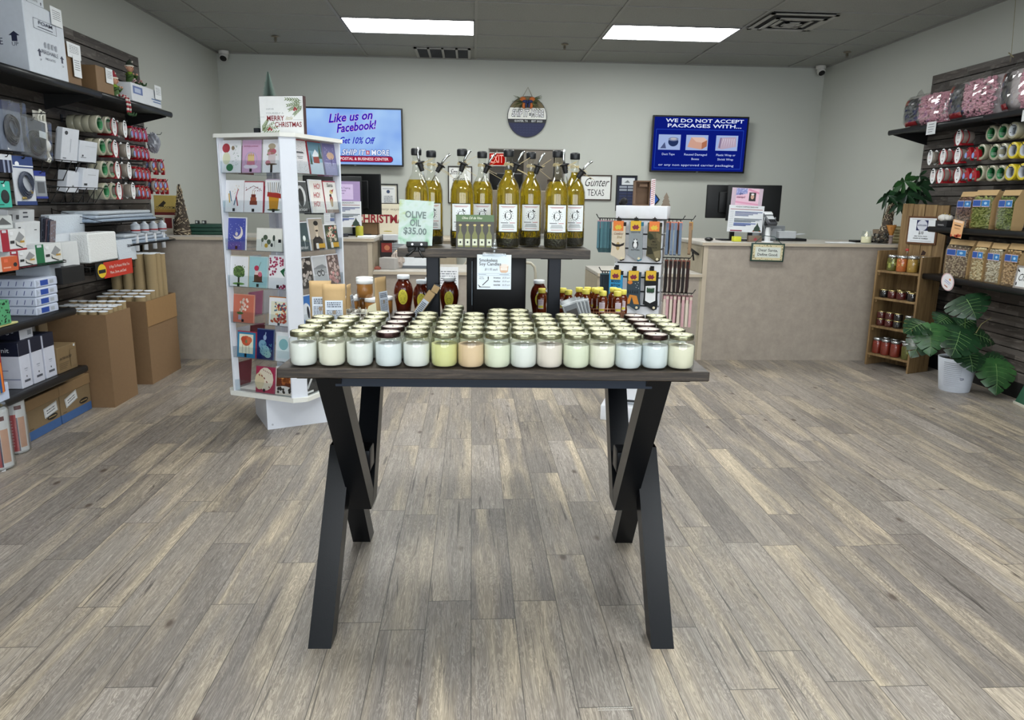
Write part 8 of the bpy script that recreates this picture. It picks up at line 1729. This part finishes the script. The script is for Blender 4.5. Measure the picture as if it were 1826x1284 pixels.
for i, (x_, y_, k, d) in enumerate(((-.10, .06, 'pickle', 'pickled cucumber slices'), (-.005, .055, 'carrot', 'orange carrot mix'), (.085, .07, 'mixed', 'yellow vegetables'), (.145, .15, 'pepper', 'dark green peppers'), (.03, .17, 'mixed', 'yellow vegetables, set back'))): pjar('tall jar of %s on the top rack shelf' % d, x_, y_, zs[3]+.001, .044, .135, k, g1)
t = thing('swing_top_bottle', 'small clear swing-top bottle behind the pickle jars on the rack', 'bottle', RM @ Vector((-.055, .17, zs[3]+.001)), RK); build('glass', M(BG).lathe([(.025, 0), (.028, .01), (.026, .10), (.012, .13), (.012, .17)], 18, cap=False), t); build('stopper', M(mat('a83a34', .5)).lathe([(.012, .17), (.015, .175), (.013, .19), (0, .192)], 14, cap=False), t)
for i, (x_, y_, k, d) in enumerate(((-.145, .06, 'dark', 'far left'), (-.060, .055, 'jam', 'second from left'), (.03, .05, 'jam', 'middle front'), (.135, .045, 'dark', 'right front'), (-.06, .15, 'jam', 'second from left, set back'), (.03, .15, 'dark', 'middle, set back'), (.12, .14, 'dark', 'right, set back'))): pjar('low gold-lidded jam jar on the second rack shelf, %s' % d, x_, y_, zs[2]+.001, .039, .072, k, g2)
for lv in range(2):
    for i in range(3): pjar('low jam jar, %s layer on the third rack shelf, %s' % (['bottom', 'top'][lv], ['left', 'middle', 'right'][i]), -.145+.083*i, .06, zs[1]+.001+.066*lv, .038, .065, 'jam' if i < 2 else 'dark', g3)
pjar('tall jar of pickle slices alone at the right of the third rack shelf', .135, .05, zs[1]+.001, .038, .125, 'pickle', g3)
for i, (x_, y_, k, d) in enumerate(((-.15, .06, 'salsa', 'far left'), (-.058, .05, 'salsa', 'second from left'), (.036, .05, 'salsa', 'third from left'), (.145, .05, 'pickle', 'right end, with round slices'), (-.14, .155, 'salsa', 'rear far left'), (-.045, .15, 'salsa', 'rear second from left'), (.05, .15, 'salsa', 'rear third from left'), (.14, .15, 'salsa', 'rear right'))): pjar('tall %s jar on the bottom rack shelf, %s' % ('red salsa' if k == 'salsa' else 'pickle', d), x_, y_, zs[0]+.001, .0415, .140, k, g4)
# ---- monstera
def leaf_mat(a, b):
    g = G('leaf', .38); tc = g.N.new('ShaderNodeTexCoord'); n = g.noise(tc.outputs['Object'], 12, 3); g.col(g.ramp(n, [(.35, a), (.7, b)])); g.b.inputs['Coat Weight'].default_value = .15; return g.m
LF = leaf_mat('142c1a', '24462a'); LF2 = leaf_mat('234624', '386434'); STM = mat('4a6a34', .5); VEIN = mat('6f9058', .5)
def monstera_leaf(m, base, tip_dir, normal, L, W, seed, mt):
    """heart-shaped leaf with deep side cuts, arched along its length"""
    rn = random.Random(seed); d = Vector(tip_dir).normalized(); nrm = Vector(normal); nrm = (nrm-d*nrm.dot(d)).normalized(); s = d.cross(nrm); base = Vector(base)
    def P(u, v): # u along -0.25..1, v across -1..1
        half = W/2*math.sin(PI*min(1, max(0, (u+.28)/1.28))**.62)**.75 if -.28 < u < 1 else 0
        return base+d*(u*L)+s*(v*half)-nrm*(.25*L*max(0, u)**2+.16*abs(v)**2*half)
    m.use(mt); nl = 5
    for side in (-1, 1):
        for k in range(nl):
            u0 = -.26+1.24*k/nl; u1 = u0+1.24/nl; gap = .018+.010*(k % 2); sk = .14
            ua, ub = u0+(gap if k else 0)*.7, u1
            pts_i = [P(u0*.8+.02, 0), P(u1*.8+.02, 0)]
            cut = rn.uniform(.45, .62) if 0 < k < nl-1 else .3
            a0, a1 = P(u0+.01, side*cut*.9), P(u1+.01, side*cut*.9)
            row1 = [P(u0+(u1-u0)*t_, side*cut) for t_ in (0, .5, 1)]; row2 = [P(ua+(ub-ua)*t_+sk*.35, side*.80) for t_ in (.03, .5, .97)]; row3 = [P(min(.99, ua+(ub-ua)*t_+sk*.45), side*1.0) for t_ in (.12, .5, .88)]
            row0 = [P(u0*.85+.03, 0), P((u0+u1)/2*.85+.03, 0), P(u1*.85+.03, 0)]
            v = row0+row1+row2+row3; f = []
            for r_ in range(3):
                for c_ in range(2): q_ = (r_*3+c_, r_*3+c_+1, r_*3+c_+4, r_*3+c_+3); f.append(q_ if side > 0 else q_[::-1])
            m.add([tuple(p) for p in v], f, True)
    m.use(VEIN); m.tube([tuple(P(u, 0)+nrm*.0012) for u in (-.02, .25, .5, .75, .95)], .0022, 5, r1=.0008)
    for k in range(1, 6):
        for side in (-1, 1): u = -.1+.17*k; m.tube([tuple(P(u*.85+.03, 0)+nrm*.001), tuple(P(u+.05, side*.5)+nrm*.001)], .001, 4)
pot = thing('potted_monstera', 'monstera plant in a ribbed white pot on the floor by the right wall', 'potted plant', (3.775, 5.36, 0), 0)
m = M(mat('c3c9d4', .5)); R0, R1, HH = .108, .138, .262
m.lathe([(R0*.96, 0), (R0, .008), (R1, HH), (R1*.96, HH), (R1*.93, HH-.02)], 40, cap=False); m.lathe([(0, .002), (R0*.96, 0)], 40, cap=False); pb = build('pot', m, pot)
m = M(mat('b4bac6', .5))
for i in range(13):
    z = .05+.015*i; r_ = R0+(R1-R0)*z/HH; m.lathe([(r_+.0003, z), (r_+.0022, z+.003), (r_+.0003, z+.006)], 20, cap=False, a0=-2.9, a1=-1.9)
build('ribs', m, pb); m = M(mat('c9cdd6', .5)); r_ = R0+(R1-R0)*.11/.262; curved(m, r_+.0015, -.42, -.08, .095, .13, 4); m.use(mat('3a4668', .6)); curved(m, r_+.002, -.38, -.14, .115, .120, 3); curved(m, r_+.002, -.36, -.2, .104, .109, 3); curved(m, r_+.002, -.22, -.12, .108, .112, 3); build('sticker', m, pb)
build('soil', M(mat('2a211a', .9)).lathe([(0, HH-.03), (R1*.93, HH-.03)], 28, cap=False), pot)
def mp(px, py, X): q_ = at(px, py, 'x', X); return q_-pot.location
def mq(px, py, Y): q_ = at(px, py, 'y', Y); return q_-pot.location
leaves = [  # base px, tip px, Y of base, Y of tip, width, mat, normal
 ((1724, 534), (1742, 562), 5.28, 5.18, .34, LF, (-.3, -.8, .5)), ((1646, 577), (1622, 583), 5.20, 5.10, .22, LF, (-.2, -.6, .8)), ((1659, 586), (1662, 626), 5.15, 5.06, .27, LF2, (-.3, -.9, .3)),
 ((1712, 592), (1704, 626), 5.12, 5.0, .36, LF, (-.2, -.9, .5)), ((1650, 600), (1628, 628), 5.28, 5.22, .24, LF, (-.5, -.6, .5)), ((1738, 596), (1776, 606), 5.38, 5.34, .20, LF, (0, -.7, .7)),
 ((1728, 630), (1738, 656), 5.16, 5.06, .25, LF, (-.1, -.9, .4)), ((1776, 650), (1783, 694), 5.16, 5.04, .32, LF2, (-.1, -.9, .45)), ((1690, 566), (1676, 572), 5.40, 5.34, .22, LF, (-.1, -.6, .8)), ((1712, 580), (1728, 572), 5.35, 5.35, .2, LF, (0, -.5, .9)), ((1760, 640), (1790, 640), 5.30, 5.22, .22, LF, (.1, -.7, .7))]
m_st = M(STM)
for i, (b_, t_, Yb, Yt, W_2, mt, nr) in enumerate(leaves):
    B_, T__ = mq(*b_, Yb), mq(*t_, Yt); d = T__-B_; L_ = max(d.length, .12)*1.12
    m = M(); monstera_leaf(m, B_, d, nr, L_, W_2, i, mt); build('leaf', m, pot)
    s0 = Vector((random.uniform(-.03, .03), random.uniform(-.03, .03), HH-.035)); c_ = (s0+B_)/2+Vector((0, 0, .09)); pts = [s0*(1-u)**2+c_*2*u*(1-u)+B_*u*u for u in (0, .2, .4, .6, .8, 1)]
    build('stem', M(STM).tube(pts, .0055, 6, r1=.003), pot)
build('aerial_stem', M(mat('8a8458', .6)).tube([mq(1740, 594, 5.3), mq(1750, 578, 5.3), mq(1768, 566, 5.3)], .004, 5, r1=.0015), pot)
# ---- money tree behind the rack
mt_ = thing('money_tree', 'leafy potted money tree standing on the right counter behind the jar rack board', 'potted plant', (3.82, 6.74, 1.0715), 0)
build('pot', M(mat('6a5a48', .6)).lathe([(.05, 0), (.06, .005), (.075, .11), (.07, .115), (.068, .10), (0, .10)], 24, cap=False), mt_)
def mo(px, py, Y): return at(px, py, 'y', Y)-mt_.location
fans = [((1613, 323), 6.62, 8, .15, LF2), ((1583, 349), 6.60, 7, .13, LF), ((1640, 331), 6.66, 8, .15, LF), ((1640, 314), 6.80, 6, .12, LF), ((1606, 345), 6.72, 8, .14, LF), ((1618, 346), 6.56, 6, .18, LF), ((1626, 336), 6.85, 7, .14, LF), ((1594, 340), 6.78, 6, .11, LF2), ((1642, 350), 6.70, 6, .12, LF), ((1604, 362), 6.66, 5, .12, LF)]
rn = random.Random(14)
for i, (pp, Y, n, L_, mt) in enumerate(fans):
    Y = 6.42+(Y-6.6)*.5; c_ = mo(*pp, Y); m = M(mt)
    for k in range(n):
        a = 2*PI*k/n+rn.uniform(-.2, .2); d = Vector((math.cos(a), -.35+.45*math.sin(a*2), math.sin(a)*.75-.22)).normalized(); s = d.cross(Vector((0, -1, .35))).normalized(); LL = L_*rn.uniform(.75, 1.1); wd = LL*.16; dr = Vector((0, 0, -1))
        rows = [(0, .05), (.25, .7), (.5, 1), (.75, .75), (1, .04)]; v = []
        for u, ww in rows:
            c0 = c_+d*(LL*u)+dr*(.25*LL*u*u); v += [tuple(c0-s*wd*ww), tuple(c0+Vector((0, .004, -.006*ww))), tuple(c0+s*wd*ww)]
        m.add(v, [(r_*3+q_, r_*3+q_+1, r_*3+q_+4, r_*3+q_+3) for r_ in range(4) for q_ in range(2)], True)
    build('leaf_cluster', m, mt_); build('branch', M(mat('4a4a34', .6)).tube([(0, 0, .09), (.0, 0, .2), tuple((c_+Vector((0, 0, .2)))*.5+Vector((0, 0, 0))), tuple(c_)], .005, 6, r1=.003), mt_)
# ---- green box at the right edge
t = thing('storage_tote', 'dark green box with white rim on the floor at the right picture edge', 'box', at(1812, 722, 'z', 0)+Vector((.16, -.14, 0)), -.15)
m = M(mat('24503c', .5)); v = [(-.17, -.15, .02), (.17, -.15, .02), (.17, .15, .02), (-.17, .15, .02), (-.13, -.12, .17), (.15, -.12, .17), (.15, .13, .17), (-.13, .13, .17)]; m.add(v, [(0, 3, 2, 1), (4, 5, 6, 7), (0, 1, 5, 4), (1, 2, 6, 5), (2, 3, 7, 6), (3, 0, 4, 7)]); build('body', m, t); build('rim', M(mat('c2c0b4', .5)).bbox(-.18, .18, -.16, .16, 0, .02, .003), t)
# white tape strip on the floor
t = thing('floor_label', 'worn white adhesive strip stuck on the floor at the bottom of the picture', 'floor tape', at(1097, 1264, 'z', 0.0), 0); t.location.z = 0
m = M(mat('b9b6b0', .6)); rn = random.Random(2)
for j in range(2):
    x_ = -.050
    while x_ < .048: ww = rn.uniform(.002, .008); m.box(x_, x_+ww, -.006+.009*j, -.003+.009*j, .0001, .0006); x_ += ww+rn.uniform(.0005, .002)
o = t; build('strip', m, t)
flush_text()
